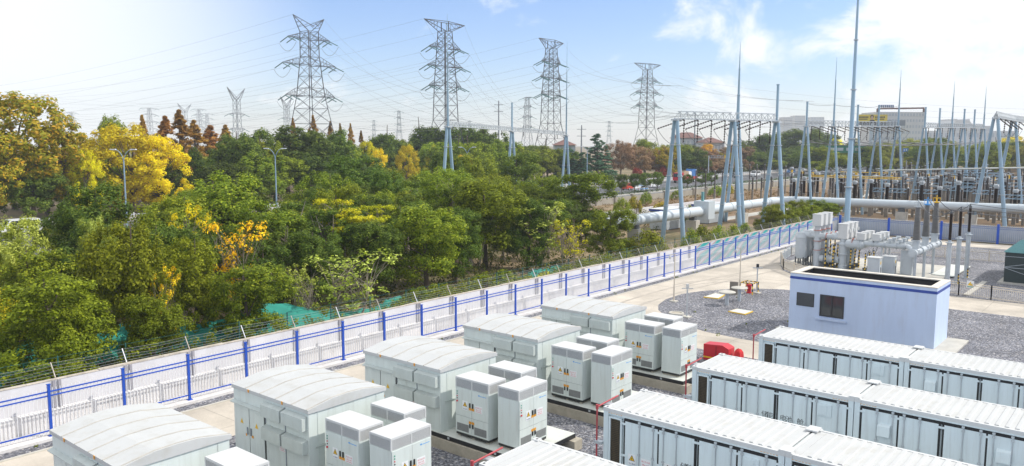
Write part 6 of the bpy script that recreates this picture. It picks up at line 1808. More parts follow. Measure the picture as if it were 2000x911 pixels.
# green and blue road signs
def road_sign(pl, pr, yt, yb, d, m_, label, post=True):
    a, b = at(pl, yt, d), at(pr, yb, d)
    A_, B_ = Vector((a.x, a.y, 0)), Vector((b.x, b.y, 0)); u_ = (B_ - A_).normalized(); n_ = Vector((FH[0], FH[1], 0))
    o = empty('road_sign', (A_ + B_) / 2, label, 'road sign')
    P_ = [A_, B_, B_ + n_ * 0.15, A_ + n_ * 0.15]
    mb = MB(); mb.prism([(p.x, p.y) for p in P_], b.z, a.z); mb.build('panel', m_, o)
    mb = MB()
    for k in range(4 if pr - pl > 50 else 2):
        f0 = 0.08 + 0.22 * k if pr - pl > 50 else 0.15 + 0.4 * k
        p, q = A_.lerp(B_, f0) - n_ * 0.03, A_.lerp(B_, f0 + 0.15) - n_ * 0.03; zm = (a.z + b.z) / 2
        mb.quad((p.x, p.y, zm - 0.2 * (a.z - b.z)), (q.x, q.y, zm - 0.2 * (a.z - b.z)), (q.x, q.y, zm + 0.22 * (a.z - b.z)), (p.x, p.y, zm + 0.22 * (a.z - b.z)))
    mb.build('sign_text', MAT['galv'] if pr - pl > 50 else MAT['signwhite'], o)
    mb = MB()
    for f in (0.12, 0.88):
        p = A_.lerp(B_, f) + n_ * 0.4; mb.lathe(p.x, p.y, [(0.22, 0), (0.2, a.z)], 8)
    mb.build('post', MAT['galv'], o)
road_sign(1612, 1690, 285, 299, 290, MAT['roadsign'], 'long green overhead road sign behind the spiked gantry')
road_sign(1694, 1712, 287, 298, 300, MAT['bluesign'], 'pale blue road sign right of the long green one')
road_sign(1764, 1774, 290, 297, 300, MAT['bluesign'], 'small blue road sign with a white arrow near a round tree')
# sign arm over the highway
p = on_ground(1383, 352); o = empty('sign_gantry', (p.x, p.y, 0), 'grey roadside pole with a lattice arm and yellow triangle sign', 'sign pole')
mb = MB(); mb.lathe(p.x, p.y, [(0.18, 0), (0.13, 7.6)], 8); mb.build('pole', MAT['galv'], o)
mb = MB(); e = p - Vector((-0.64, 0.77, 0)) * 0 + _r * 4.6
for z in (6.9, 7.5): mb.bar((p.x, p.y, z), (e.x, e.y, z), 0.13)
for k in range(5):
    s0 = Vector((p.x, p.y, 0)).lerp(Vector((e.x, e.y, 0)), k / 5); mb.bar((s0.x, s0.y, 6.9), (s0.x, s0.y, 7.5), 0.08)
mb.build('arm', MAT['galv'], o)
mb = MB(); c = e + _r * 0.3; mb.prism([(c.x, c.y), (c.x + _r.x * 1.2, c.y + _r.y * 1.2), (c.x + _r.x * 1.2 + 0.05, c.y + _r.y * 1.2 + 0.05), (c.x + 0.05, c.y + 0.05)], 6.8, 7.7); mb.build('sign_plate', MAT['yellow'], o)
# houses
far_block('villa', 1084, 1124, 284, 235, 10, 'pale villa with red tiled hip roof behind the far gantry', floors=3, bays=6, roof=1.7, cat='house')
far_block('villa', 1325, 1372, 270, 330, 16, 'brown roofed villa seen under the nearest gantry beam', floors=3, bays=6, roof=2.4, cat='house')
far_block('villa', 1376, 1415, 279, 310, 14, 'low white house with brown roof among the orange trees', floors=3, bays=6, roof=2.0, cat='house')
for j, (pl, pr, yt, d, lb) in enumerate(((1531, 1548, 229, 1100, 'faint tower block on the skyline, left one of three'), (1553, 1573, 226, 1150, 'faint tower block on the skyline, middle one of three'), (1584, 1610, 229, 1200, 'faint tower block on the skyline, right one of three'))):
    far_block('tower_block', pl, pr, yt, d, 20, lb, floors=14, bays=5)
o, A, B, u, n, H = far_block('public_hall', 1861, 1899, 243, 800, 30, 'pale hall with a stepped gable roof on the right skyline', floors=3, bays=9)
mb = MB(); c = (A + B) / 2; h2 = (B - A).length / 2
pr_ = [(-1, 0), (-0.72, 3.5), (-0.7, 5.2), (-0.58, 5.2), (-0.55, 4.3), (0.55, 4.3), (0.58, 5.2), (0.7, 5.2), (0.72, 3.5), (1, 0)]
f1 = [c + u * (h2 * a) for a, _ in pr_]
vs = [(p.x, p.y, H + z) for p, (_, z) in zip(f1, pr_)] + [(p.x + n.x * 30, p.y + n.y * 30, H + z) for p, (_, z) in zip(f1, pr_)]
k = len(pr_); mb.add(vs, [tuple(range(k - 1, -1, -1)), tuple(range(k, 2 * k))] + [(i, (i + 1) % k, k + (i + 1) % k, k + i) for i in range(k)]); mb.build('roof', MAT['facade'], o)
far_block('long_building', 1905, 1935, 246, 700, 20, 'pinkish low building with square roof signs beside the pale hall', 'facade', 3, 6)
far_block('warehouse', 1760, 1990, 256, 620, 30, 'very long low pale pink building behind the right hand trees', 'facade', 3, 30)

# ------------------------------------------------------------------ trees
def leaf_mesh(name, cen, rad, count, size, rng, up=0.5, flat=1.0, aspect=0.55):
    """many small leaf faces spread through clumps; cen (K,3), rad (K,), count leaves per clump"""
    K = len(cen)
    idx = np.repeat(np.arange(K), count)
    n = len(idx)
    d = rng.normal(size=(n, 3)); d /= np.linalg.norm(d, axis=1)[:, None]
    rr = rng.random(n) ** 0.42
    p = cen[idx] + d * (rad[idx] * rr)[:, None] * np.array([1, 1, flat])
    ctr = cen.mean(0) * np.array([1, 1, 0.85])
    out = p - ctr; out /= np.linalg.norm(out, axis=1)[:, None] + 1e-6
    nor = d * 0.75 + out * 0.45 + np.array([0, 0, up * 0.6]) + rng.normal(size=(n, 3)) * 0.30
    nor /= np.linalg.norm(nor, axis=1)[:, None]
    t = np.cross(nor, rng.normal(size=(n, 3))); t /= np.linalg.norm(t, axis=1)[:, None]
    b = np.cross(nor, t)
    s = size * (0.6 + 0.8 * rng.random(n))[:, None] * 0.5
    v = np.empty((n, 4, 3))
    v[:, 0] = p + t * s; v[:, 1] = p + b * s * aspect; v[:, 2] = p - t * s; v[:, 3] = p - b * s * aspect
    me = bpy.data.meshes.new(name)
    me.vertices.add(n * 4); me.loops.add(n * 4); me.polygons.add(n)
    me.vertices.foreach_set('co', v.reshape(-1))
    me.loops.foreach_set('vertex_index', np.arange(n * 4))
    me.polygons.foreach_set('loop_start', np.arange(n) * 4)
    me.polygons.foreach_set('loop_total', np.full(n, 4))
    me.update()
    me.validate()
    return me

def limbs(H, base_r, cen, rng, nl, stems=1, split=0.35, lean=0.06):
    mb = MB()
    for s in range(stems):
        ox, oy = (0, 0) if stems == 1 else (rng.uniform(-0.5, 0.5), rng.uniform(-0.5, 0.5))
        tx, ty = ox + rng.uniform(-lean, lean) * H, oy + rng.uniform(-lean, lean) * H
        r0 = base_r / math.sqrt(stems)
        z1 = H * split
        top = Vector((tx * 1.3, ty * 1.3, H * 0.86))
        mid = Vector((tx * 0.6 + ox * 0.4, ty * 0.6 + oy * 0.4, z1))
        mb.tube((ox, oy, 0), mid, r0, r0 * 0.75, 7); mb.tube(mid, top, r0 * 0.75, r0 * 0.15, 6)
        for k in rng.permutation(len(cen))[:nl]:
            c = Vector(cen[k]); f = rng.uniform(0.0, 0.75)
            a = mid.lerp(top, f * 0.8)
            if c.z < a.z: a = mid.lerp(top, f * 0.25)
            m_ = a.lerp(c, 0.5) + Vector((0, 0, 0.05 * H * rng.uniform(-0.3, 1)))
            mb.tube(a, m_, r0 * 0.34, r0 * 0.22, 5); mb.tube(m_, c, r0 * 0.22, r0 * 0.06, 5)
    return mb

def make_tree(kind, seed):
    """returns (crown mesh, trunk MB, nominal height, nominal width)"""
    rng = np.random.default_rng(seed)
    pr = random.Random(seed)
    if kind == 'round':
        H, W = 8.0, 5.6
        lobes = [(Vector((0, 0, 5.3)), 1.9)]
        for k in range(10):
            a = k * 2.4 + pr.uniform(-.4, .4); r = pr.uniform(1.0, 1.6); z = pr.uniform(1.5, 6.3)
            lobes.append((Vector((r * math.cos(a), r * math.sin(a), z)), pr.uniform(1.0, 1.45)))
        cen, rad = [], []
        for c, R in lobes:
            for j in range(15):
                d = Vector((pr.gauss(0, 1), pr.gauss(0, 1), pr.gauss(0.25, 0.9))).normalized()
                cen.append(c + d * R * pr.uniform(0.7, 1.05)); rad.append(pr.uniform(0.32, 0.58))
        cen = np.array([tuple(c) for c in cen]); rad = np.array(rad)
        return leaf_mesh('crown', cen, rad, 135, 0.165, rng), limbs(H, 0.17, cen, rng, 12, split=0.28), H, W
    if kind == 'tall':                       # crown carried on bare stems
        H, W = 9.0, 5.0
        cen, rad = [], []
        for k in range(7):
            a = k * 2.4; r = pr.uniform(0.5, 1.5); c = Vector((r * math.cos(a), r * math.sin(a), pr.uniform(5.2, 7.6))); R = pr.uniform(0.9, 1.3)
            for j in range(13):
                d = Vector((pr.gauss(0, 1), pr.gauss(0, 1), pr.gauss(0.3, 0.8))).normalized()
                cen.append(c + d * R * pr.uniform(0.6, 1.05)); rad.append(pr.uniform(0.3, 0.52))
        cen = np.array([tuple(c) for c in cen]); rad = np.array(rad)
        return leaf_mesh('crown', cen, rad, 110, 0.16, rng), limbs(H, 0.15, cen, rng, 8, stems=3, split=0.5, lean=0.1), H, W
    if kind == 'big':                        # large old camphor for the far belt
        H, W = 14.0, 12.0
        cen, rad = [], []
        for k in range(13):
            a = k * 2.4; r = pr.uniform(0.5, 4.2); c = Vector((r * math.cos(a), r * math.sin(a), pr.uniform(5.0, 11.3) - r * 0.35)); R = pr.uniform(1.7, 2.5)
            for j in range(17):
                d = Vector((pr.gauss(0, 1), pr.gauss(0, 1), pr.gauss(0.3, 0.8))).normalized()
                cen.append(c + d * R * pr.uniform(0.75, 1.05)); rad.append(pr.uniform(0.55, 1.0))
        cen = np.array([tuple(c) for c in cen]); rad = np.array(rad)
        return leaf_mesh('crown', cen, rad, 100, 0.36, rng), limbs(H, 0.35, cen, rng, 14, split=0.25), H, W
    if kind == 'plume':                      # open crown with many upright sprays, thin foliage
        H, W = 14.0, 11.0
        cen, rad = [], []
        for k in range(150):
            a = pr.uniform(0, 6.283); u = pr.random() ** 0.5; z = pr.uniform(3.0, 13.4)
            R = 5.3 * math.sin(math.pi * min(1, max(0.05, (z - 1.5) / 13.0))) ** 0.7
            cen.append((R * u * math.cos(a), R * u * math.sin(a), z)); rad.append(pr.uniform(0.5, 0.95))
        cen = np.array(cen); rad = np.array(rad)
        return leaf_mesh('crown', cen, rad, 90, 0.34, rng, up=0.35), limbs(H, 0.3, cen, rng, 36, split=0.2), H, W
    if kind == 'ginkgo':
        H, W = 11.0, 8.0
        cen, rad = [], []
        for k in range(150):
            z = pr.uniform(1.6, 10.8); a = pr.uniform(0, 6.283)
            R = 3.9 * math.sin(math.pi * min(1, (z - 0.3) / 11.2)) ** 0.75; u = pr.uniform(0.45, 1) 
            cen.append((R * u * math.cos(a), R * u * math.sin(a), z)); rad.append(pr.uniform(0.4, 0.8))
        cen = np.array(cen); rad = np.array(rad)
        return leaf_mesh('crown', cen, rad, 110, 0.25, rng, up=0.4), limbs(H, 0.22, cen, rng, 24, split=0.15), H, W
    if kind == 'sparse':                     # few leaves left on visible twigs
        H, W = 6.0, 3.6
        cen, rad = [], []
        for k in range(46):
            z = pr.uniform(1.8, 5.9); a = pr.uniform(0, 6.283); R = 1.75 * ((z - 0.5) / 5.4) ** 0.5 * pr.uniform(0.2, 1)
            cen.append((R * math.cos(a), R * math.sin(a), z)); rad.append(pr.uniform(0.22, 0.42))
        cen = np.array(cen); rad = np.array(rad)
        return leaf_mesh('crown', cen, rad, 26, 0.17, rng, up=0.3), limbs(H, 0.09, cen, rng, 26, stems=3, split=0.25, lean=0.08), H, W
    if kind == 'tier':                       # flat umbrellas of leaf on slim stems
        H, W = 8.5, 5.0
        cen, rad = [], []
        for k in range(15):
            a = k * 2.4; r = pr.uniform(0.3, 2.1); z = pr.uniform(4.8, 8.2) - r * 0.4
            for j in range(4):
                cen.append((r * math.cos(a) + pr.uniform(-.6, .6), r * math.sin(a) + pr.uniform(-.6, .6), z + pr.uniform(-.1, .1))); rad.append(pr.uniform(0.4, 0.62))
        cen = np.array(cen); rad = np.array(rad)
        return leaf_mesh('crown', cen, rad, 62, 0.19, rng, up=0.9, flat=0.4), limbs(H, 0.13, cen, rng, 14, stems=2, split=0.45), H, W
    if kind == 'cone':                       # dawn redwood
        H, W = 13.0, 4.4
        cen, rad = [], []
        for k in range(230):
            f = pr.random() ** 1.25; z = 1.5 + 11.3 * f; a = pr.uniform(0, 6.283); R = 3.5 * (1 - f) ** 1.05 * pr.uniform(0.3, 1)
            cen.append((R * math.cos(a), R * math.sin(a), z)); rad.append(0.13 + 0.6 * (1 - f))
        cen = np.array(cen); rad = np.array(rad)
        return leaf_mesh('crown', cen, rad, 30, 0.3, rng, up=0.2), limbs(H, 0.2, cen, rng, 30, split=0.2, lean=0.01), H, W
    if kind == 'cedar':
        H, W = 12.0, 8.0
        cen, rad = [], []
        for t in range(200):
            f = pr.random() ** 1.15; z = 0.9 + 10.9 * f; R = 4.0 * (1 - f) ** 0.75 + 0.2
            for k in range(1):
                a = pr.uniform(0, 6.283); u = pr.uniform(0.25, 1)
                cen.append((R * u * math.cos(a), R * u * math.sin(a), z - 0.25 * u)); rad.append(pr.uniform(0.45, 0.8) * (1 - f * 0.6))
        cen = np.array(cen); rad = np.array(rad)
        return leaf_mesh('crown', cen, rad, 110, 0.28, rng, up=0.6, flat=0.45), limbs(H, 0.25, cen, rng, 26, split=0.15, lean=0.01), H, W
    if kind == 'street':                     # small clipped round head on a straight stem
        H, W = 4.2, 2.9
        cen, rad = [], []
        for k in range(46):
            d = Vector((pr.gauss(0, 1), pr.gauss(0, 1), pr.gauss(0.1, 1))).normalized()
            cen.append((d.x * 1.05, d.y * 1.05, 2.75 + d.z * 1.15)); rad.append(pr.uniform(0.3, 0.5))
        cen = np.array(cen); rad = np.array(rad)
        return leaf_mesh('crown', cen, rad, 90, 0.17, rng), limbs(H, 0.09, cen, rng, 10, split=0.42, lean=0.01), H, W
    if kind == 'shrub':
        H, W = 2.2, 3.0
        cen, rad = [], []
        for k in range(34):
            d = Vector((pr.gauss(0, 1), pr.gauss(0, 1), abs(pr.gauss(0, 0.9)))).normalized()
            cen.append((d.x * 1.15, d.y * 1.15, 0.35 + d.z * 1.45)); rad.append(pr.uniform(0.28, 0.5))
        cen = np.array(cen); rad = np.array(rad)
        return leaf_mesh('crown', cen, rad, 75, 0.15, rng), limbs(H, 0.07, cen, rng, 10, stems=3, split=0.3), H, W
    if kind == 'twiggy':                     # nearly leafless crown, dense fine twigs
        H, W = 11.0, 9.5
        cen, rad = [], []
        for k in range(110):
            d = Vector((pr.gauss(0, 1), pr.gauss(0, 1), pr.gauss(0.35, 0.8))).normalized()
            u = pr.uniform(0.5, 1)
            cen.append((d.x * 4.4 * u, d.y * 4.4 * u, 5.6 + d.z * 5.0 * u if d.z > -0.6 else 3.4)); rad.append(pr.uniform(0.5, 0.95))
        cen = np.array(cen); rad = np.array(rad)
        return leaf_mesh('crown', cen, rad, 120, 0.32, rng, up=0.1, aspect=0.4), limbs(H, 0.25, cen, rng, 60, split=0.2), H, W

LEAF = dict(
    mid=leaf_mat('leaf_mid_green', (0.095, 0.138, 0.010), (0.181, 0.244, 0.017), (0.361, 0.396, 0.028)),
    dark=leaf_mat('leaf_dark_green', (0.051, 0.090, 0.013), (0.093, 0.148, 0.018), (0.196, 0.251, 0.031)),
    olive=leaf_mat('leaf_olive', (0.104, 0.135, 0.008), (0.192, 0.230, 0.013), (0.337, 0.375, 0.023)),
    pale=leaf_mat('leaf_pale_green', (0.192, 0.243, 0.038), (0.346, 0.410, 0.064), (0.589, 0.666, 0.154)),
    lime=leaf_mat('leaf_yellow_green', (0.256, 0.269, 0.008), (0.474, 0.461, 0.013), (0.768, 0.691, 0.026)),
    yellow=leaf_mat('leaf_ginkgo_yellow', (0.614, 0.489, 0.008), (0.826, 0.720, 0.010), (0.826, 0.840, 0.019)),
    gold=leaf_mat('leaf_gold', (0.467, 0.379, 0.010), (0.712, 0.597, 0.013), (0.845, 0.787, 0.026)),
    orange=leaf_mat('leaf_orange', (0.512, 0.269, 0.008), (0.819, 0.486, 0.013), (0.880, 0.691, 0.026)),
    autumn=leaf_mat('leaf_green_to_rust', (0.156, 0.178, 0.012), (0.312, 0.282, 0.018), (0.598, 0.333, 0.030)),
    rust=leaf_mat('leaf_rust_needles', (0.218, 0.109, 0.028), (0.358, 0.186, 0.041), (0.486, 0.282, 0.058)),
    brown=leaf_mat('leaf_brown_twigs', (0.179, 0.109, 0.064), (0.282, 0.166, 0.096), (0.384, 0.243, 0.128), 0.15),
    redleaf=leaf_mat('leaf_dark_red', (0.179, 0.032, 0.026), (0.307, 0.058, 0.038), (0.435, 0.102, 0.058)),
    cedar=leaf_mat('needle_blue_green', (0.038, 0.096, 0.054), (0.064, 0.143, 0.079), (0.109, 0.211, 0.113), 0.15),
    haze=leaf_mat('leaf_soft_olive', (0.179, 0.198, 0.028), (0.307, 0.307, 0.038), (0.435, 0.410, 0.058)),
)
PROTO = {}
def proto(kind, v):
    k = (kind, v)
    if k not in PROTO:
        cm, tb, H0, W0 = make_tree(kind, 100 + 17 * v + sum(map(ord, kind)))
        co = np.empty(len(cm.vertices) * 3); cm.vertices.foreach_get('co', co); co = co.reshape(-1, 3)
        H0 = float(np.percentile(co[:, 2], 99.6)); W0 = 2 * float(np.percentile(np.hypot(co[:, 0], co[:, 1]), 95))
        PROTO[k] = (cm, tb, H0, W0)
    return PROTO[k]
NV = dict(round=4, tall=3, big=4, plume=2, ginkgo=2, sparse=3, tier=2, cone=2, cedar=1, street=2, shrub=3, twiggy=2)
TRUNKMESH = {}
rng_t = random.Random(77)
NAMES = dict(round='broadleaf_tree', tall='broadleaf_tree', big='broadleaf_tree', plume='broadleaf_tree', ginkgo='ginkgo_tree', sparse='sparse_tree', tier='locust_tree', cone='redwood_tree', cedar='cedar_tree', street='street_tree', shrub='shrub', twiggy='bare_tree')
def plant(kind, leaf, x, y, H, W, label, group=None, v=None, z=0):
    v = rng_t.randrange(NV[kind]) if v is None else v
    cm, tb, H0, W0 = proto(kind, v)
    o = empty(NAMES[kind], (x, y, z), label, 'shrub' if kind == 'shrub' else 'tree', group)
    key = (kind, v)
    bark = MAT['barkpale'] if kind in ('sparse', 'tier', 'tall', 'twiggy') else MAT['bark']
    if key not in TRUNKMESH:
        t = tb.build('trunk', bark, o, True, local=True); TRUNKMESH[key] = t.data
    else:
        t = bpy.data.objects.new('trunk', TRUNKMESH[key]); link(t, o)
    c = bpy.data.objects.new('crown', cm)
    if not cm.materials: cm.materials.append(LEAF['mid'])
    link(c, o)
    c.material_slots[0].link = 'OBJECT'; c.material_slots[0].material = LEAF[leaf]
    o.scale = (W / W0, W / W0, H / H0)
    o.rotation_euler = (0, 0, rng_t.uniform(0, 6.28))
    return o
def row_depth(px_, Y):
    k = (px_ - 1000) / FPX * math.cos(PITCH)
    return Y / (math.sin(YAW) - k * math.cos(YAW))
def tree_px(kind, leaf, px_, ytop, wpx, Y, label, d=None, group=None, v=None):
    d = row_depth(px_, Y) if d is None else d
    p = at(px_, ytop, d)
    return plant(kind, leaf, p.x, p.y, max(0.8, p.z), wpx * d / FPX * 1.02, label, group, v)

# trees one can tell apart in the near belt: kind, leaf, px, top, width px, row, label
near = [
 ('round', 'olive', 95, 535, 215, 40, 'low wide olive tree at the left corner right behind the whitewashed wall'),
 ('round', 'olive', 250, 440, 165, 42, 'pointed olive green tree behind the wall, right of the low corner tree'),
 ('round', 'mid', 482, 518, 150, 39.5, 'compact bright green tree against the wall above the second transformer cabin'),
 ('round', 'olive', 375, 470, 120, 43, 'loose olive tree with bare stems behind the wall, left of the compact bright green one'),
 ('sparse', 'orange', 460, 432, 110, 46, 'thin tree full of orange leaves standing before dark crowns'),
 ('sparse', 'gold', 362, 398, 85, 49, 'wispy golden brown tree with upright twigs, left of the orange one'),
 ('sparse', 'orange', 318, 520, 60, 40.5, 'small nearly bare orange sapling behind the wall'),
 ('round', 'dark', 180, 360, 170, 62, 'big dark green tree standing before the street lamp and ginkgo'),
 ('round', 'pale', 188, 428, 85, 54, 'pale shiny green tree in front of the big dark one'),
 ('round', 'pale', 30, 430, 130, 55, 'pale yellowish green tree at the left edge hiding the road'),
 ('round', 'lime', -10, 560, 120, 44, 'yellow green tree cut by the left edge of the photo'),
 ('round', 'mid', 420, 342, 185, 66, 'broad fresh green tree with a domed top behind the orange trees'),
 ('tall', 'mid', 540, 392, 140, 50, 'grey green tree on bare leaning stems, right of the orange tree'),
 ('tall', 'dark', 590, 400, 120, 56, 'dark tree on thin bare stems beside the yellow locust'),
 ('tier', 'lime', 668, 388, 115, 49, 'yellow green locust with flat leaf tiers and slim pale stems'),
 ('tier', 'lime', 735, 400, 80, 52, 'second smaller locust with yellow green tiers touching the bigger one'),
 ('round', 'mid', 832, 402, 160, 45, 'egg shaped green tree behind the wall, full down to the ground'),
 ('sparse', 'pale', 690, 492, 160, 40, 'pale straggly thin leaved tree behind the wall under the yellow locust'),
 ('sparse', 'pale', 590, 520, 90, 41, 'straggly pale bush tree left of the green netting'),
 ('round', 'olive', 948, 352, 165, 50, 'tall olive green tree right of the egg shaped one'),
 ('sparse', 'pale', 1068, 398, 115, 45, 'pale thin leaved tree with bare twigs right of the tall olive one'),
 ('round', 'mid', 1125, 338, 135, 56, 'full green tree under the far gantry at the end of the belt'),
 ('round', 'mid', 1195, 408, 95, 42, 'last green tree of the belt, beside the fat pipe'),
 ('sparse', 'lime', 1110, 430, 85, 43, 'thin yellow green tree between the last trees of the belt'),
 ('shrub', 'olive', 1262, 447, 85, 40, 'yellowish olive shrub right of the last belt tree'),
 ('round', 'olive', 800, 376, 95, 62, 'small yellow green crown peeping over the egg shaped tree'),
 ('round', 'dark', 705, 305, 150, 78, 'dark green dome of a tree in the middle of the belt, under the far gantry'),
 ('round', 'mid', 850, 330, 130, 76, 'fresh green tree dome left of the tall olive one'),
 ('round', 'dark', 1000, 300, 130, 80, 'dark green tree top below the second leg of the far gantry'),
 ('round', 'mid', 925, 305, 110, 82, 'mid green tree top between the legs of the far gantry'),
 ('round', 'mid', 640, 340, 110, 74, 'mid green tree beside the dark dome of the belt'),
 ('round', 'dark', 300, 420, 100, 60, 'small dark green tree below the street lamp'),
 ('round', 'dark', 470, 380, 130, 68, 'dark green tree right behind the orange tree'),
 ('round', 'mid', 1050, 345, 110, 66, 'green tree crown left of the full one at the end of the belt'),
 ('round', 'olive', 760, 330, 100, 80, 'olive crown right of the dark dome of the belt'),
 ('round', 'dark', 880, 300, 90, 84, 'dark crown at the feet of the left gantry leg'),
 ('round', 'olive', 120, 600, 120, 38.8, 'low olive bush tree pressed against the wall at left'),
 ('round', 'olive', 300, 575, 130, 39, 'low olive bush tree pressed against the wall, left of the orange sapling'),
]
for k_, lf, px_, yt, w_, Y, lb in near:
    tree_px(k_, lf, px_, yt, w_, Y, lb, group='trees behind the whitewashed wall')
# the rest of the belt behind them
placed = []
rng = random.Random(21)
n_f = 0
def belt_top(px_):                      # canopy line of the belt in the photograph
    pts_ = [(-60, 470), (60, 455), (130, 400), (260, 395), (330, 380), (420, 350), (520, 395), (620, 350), (700, 318), (900, 318), (1010, 315), (1090, 345), (1180, 380), (1230, 430)]
    for (a, b), (c, d) in zip(pts_[:-1], pts_[1:]):
        if px_ <= c: return b + (d - b) * (px_ - a) / (c - a)
    return 440
tries = 0
while n_f < 58 and tries < 4000:
    tries += 1
    px_ = rng.uniform(-60, 1205); Y = rng.uniform(53, 82)
    d = row_depth(px_, Y)
    p = at(px_, 400, d)
    if any((p.x - a) ** 2 + (p.y - b) ** 2 < 3.1 ** 2 for a, b in placed): continue
    if 40 < px_ < 125 and Y > 60: continue
    yt = belt_top(px_) + rng.uniform(12, 50)
    if px_ > 1010 and Y > 64: continue
    top = at(px_, yt, d).z
    H_ = min(top, rng.uniform(6.5, 9.5))
    if H_ < 3.2: continue
    placed.append((p.x, p.y)); n_f += 1
    kd = rng.choice(('round', 'round', 'tall', 'round'))
    lf = rng.choice(('mid', 'dark', 'dark', 'olive', 'mid'))
    cn_ = {'mid': 'mid green', 'dark': 'dark green', 'olive': 'olive green'}[lf]
    plant(kd, lf, p.x, p.y, H_, rng.uniform(4.4, 6.2), '%s filler tree half hidden within the belt behind the wall' % cn_, 'half hidden %s trees of the belt' % cn_)

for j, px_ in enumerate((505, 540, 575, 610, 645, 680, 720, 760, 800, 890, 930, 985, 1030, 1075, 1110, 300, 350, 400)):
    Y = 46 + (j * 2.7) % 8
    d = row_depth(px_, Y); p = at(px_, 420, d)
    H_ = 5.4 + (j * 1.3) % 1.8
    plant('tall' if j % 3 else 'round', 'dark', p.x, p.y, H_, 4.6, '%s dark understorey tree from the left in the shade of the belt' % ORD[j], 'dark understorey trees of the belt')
# bushes right behind the wall, right of the belt
for j, (px_, h_, w_, Y, lf) in enumerate(((560, 1.6, 70, 37.6, 'olive'), (612, 1.3, 60, 37.8, 'lime'), (655, 1.5, 66, 37.6, 'olive'), (725, 1.4, 60, 37.8, 'lime'), (772, 1.9, 70, 38, 'mid'), (812, 2.3, 80, 38.4, 'mid'), (858, 2.2, 80, 38.6, 'mid'),
        (905, 1.9, 66, 38.2, 'olive'), (945, 2.3, 74, 39, 'olive'), (990, 2.2, 72, 39, 'mid'), (1030, 1.7, 56, 38.2, 'olive'), (1068, 1.6, 54, 38.4, 'lime'), (1105, 1.8, 54, 38.6, 'olive'), (1145, 1.9, 52, 39, 'mid'), (1185, 2.0, 52, 39, 'mid'), (1225, 1.9, 46, 38.6, 'olive'))):
    d = row_depth(px_, Y); p = at(px_, 500, d)
    plant('shrub', lf, p.x, p.y, h_, w_ * d / FPX, '%s leafy shrub from the left at the foot of the belt behind the wall' % ORD[j], 'leafy shrubs at the foot of the belt')
for j, (px_, yt, w_, Y) in enumerate(((1350, 446, 40, 37.5), (1375, 440, 45, 38.5), (1402, 440, 45, 38), (1430, 438, 40, 38.5), (1455, 436, 34, 38.5))):
    tree_px('shrub', 'mid', px_, yt, w_, Y, '%s leafy shrub from the left behind the wall below the portable cabins' % ORD[j], group='leafy shrubs behind the mural wall')
for j, (px_, yt, w_, Y) in enumerate(((1505, 402, 60, 38.5), (1535, 398, 70, 39), (1568, 392, 60, 40), (1598, 390, 62, 41), (1618, 396, 50, 42), (1585, 402, 50, 38))):
    tree_px('round', 'mid' if j % 2 else 'olive', px_, yt, w_, Y, '%s young bushy tree from the left in the clump by the pipe bend' % ORD[j], group='young bushy trees by the pipe bend')
for j, (px_, yt, w_, d) in enumerate(((1240, 382, 30, 130), (1215, 386, 34, 128), (1262, 375, 26, 150), (1290, 395, 40, 120), (1320, 372, 24, 165), (1400, 363, 34, 175), (1420, 360, 30, 185), (1345, 400, 24, 112), (1690, 408, 22, 140), (1655, 405, 26, 142), (1772, 408, 20, 150), (1868, 395, 24, 172))):
    tree_px('shrub', 'mid' if j % 3 else 'autumn', px_, yt, w_, 0, '%s low round bush from the left on the bare ground around the fat pipe' % ORD[j], d=d, group='low bushes on the bare ground')

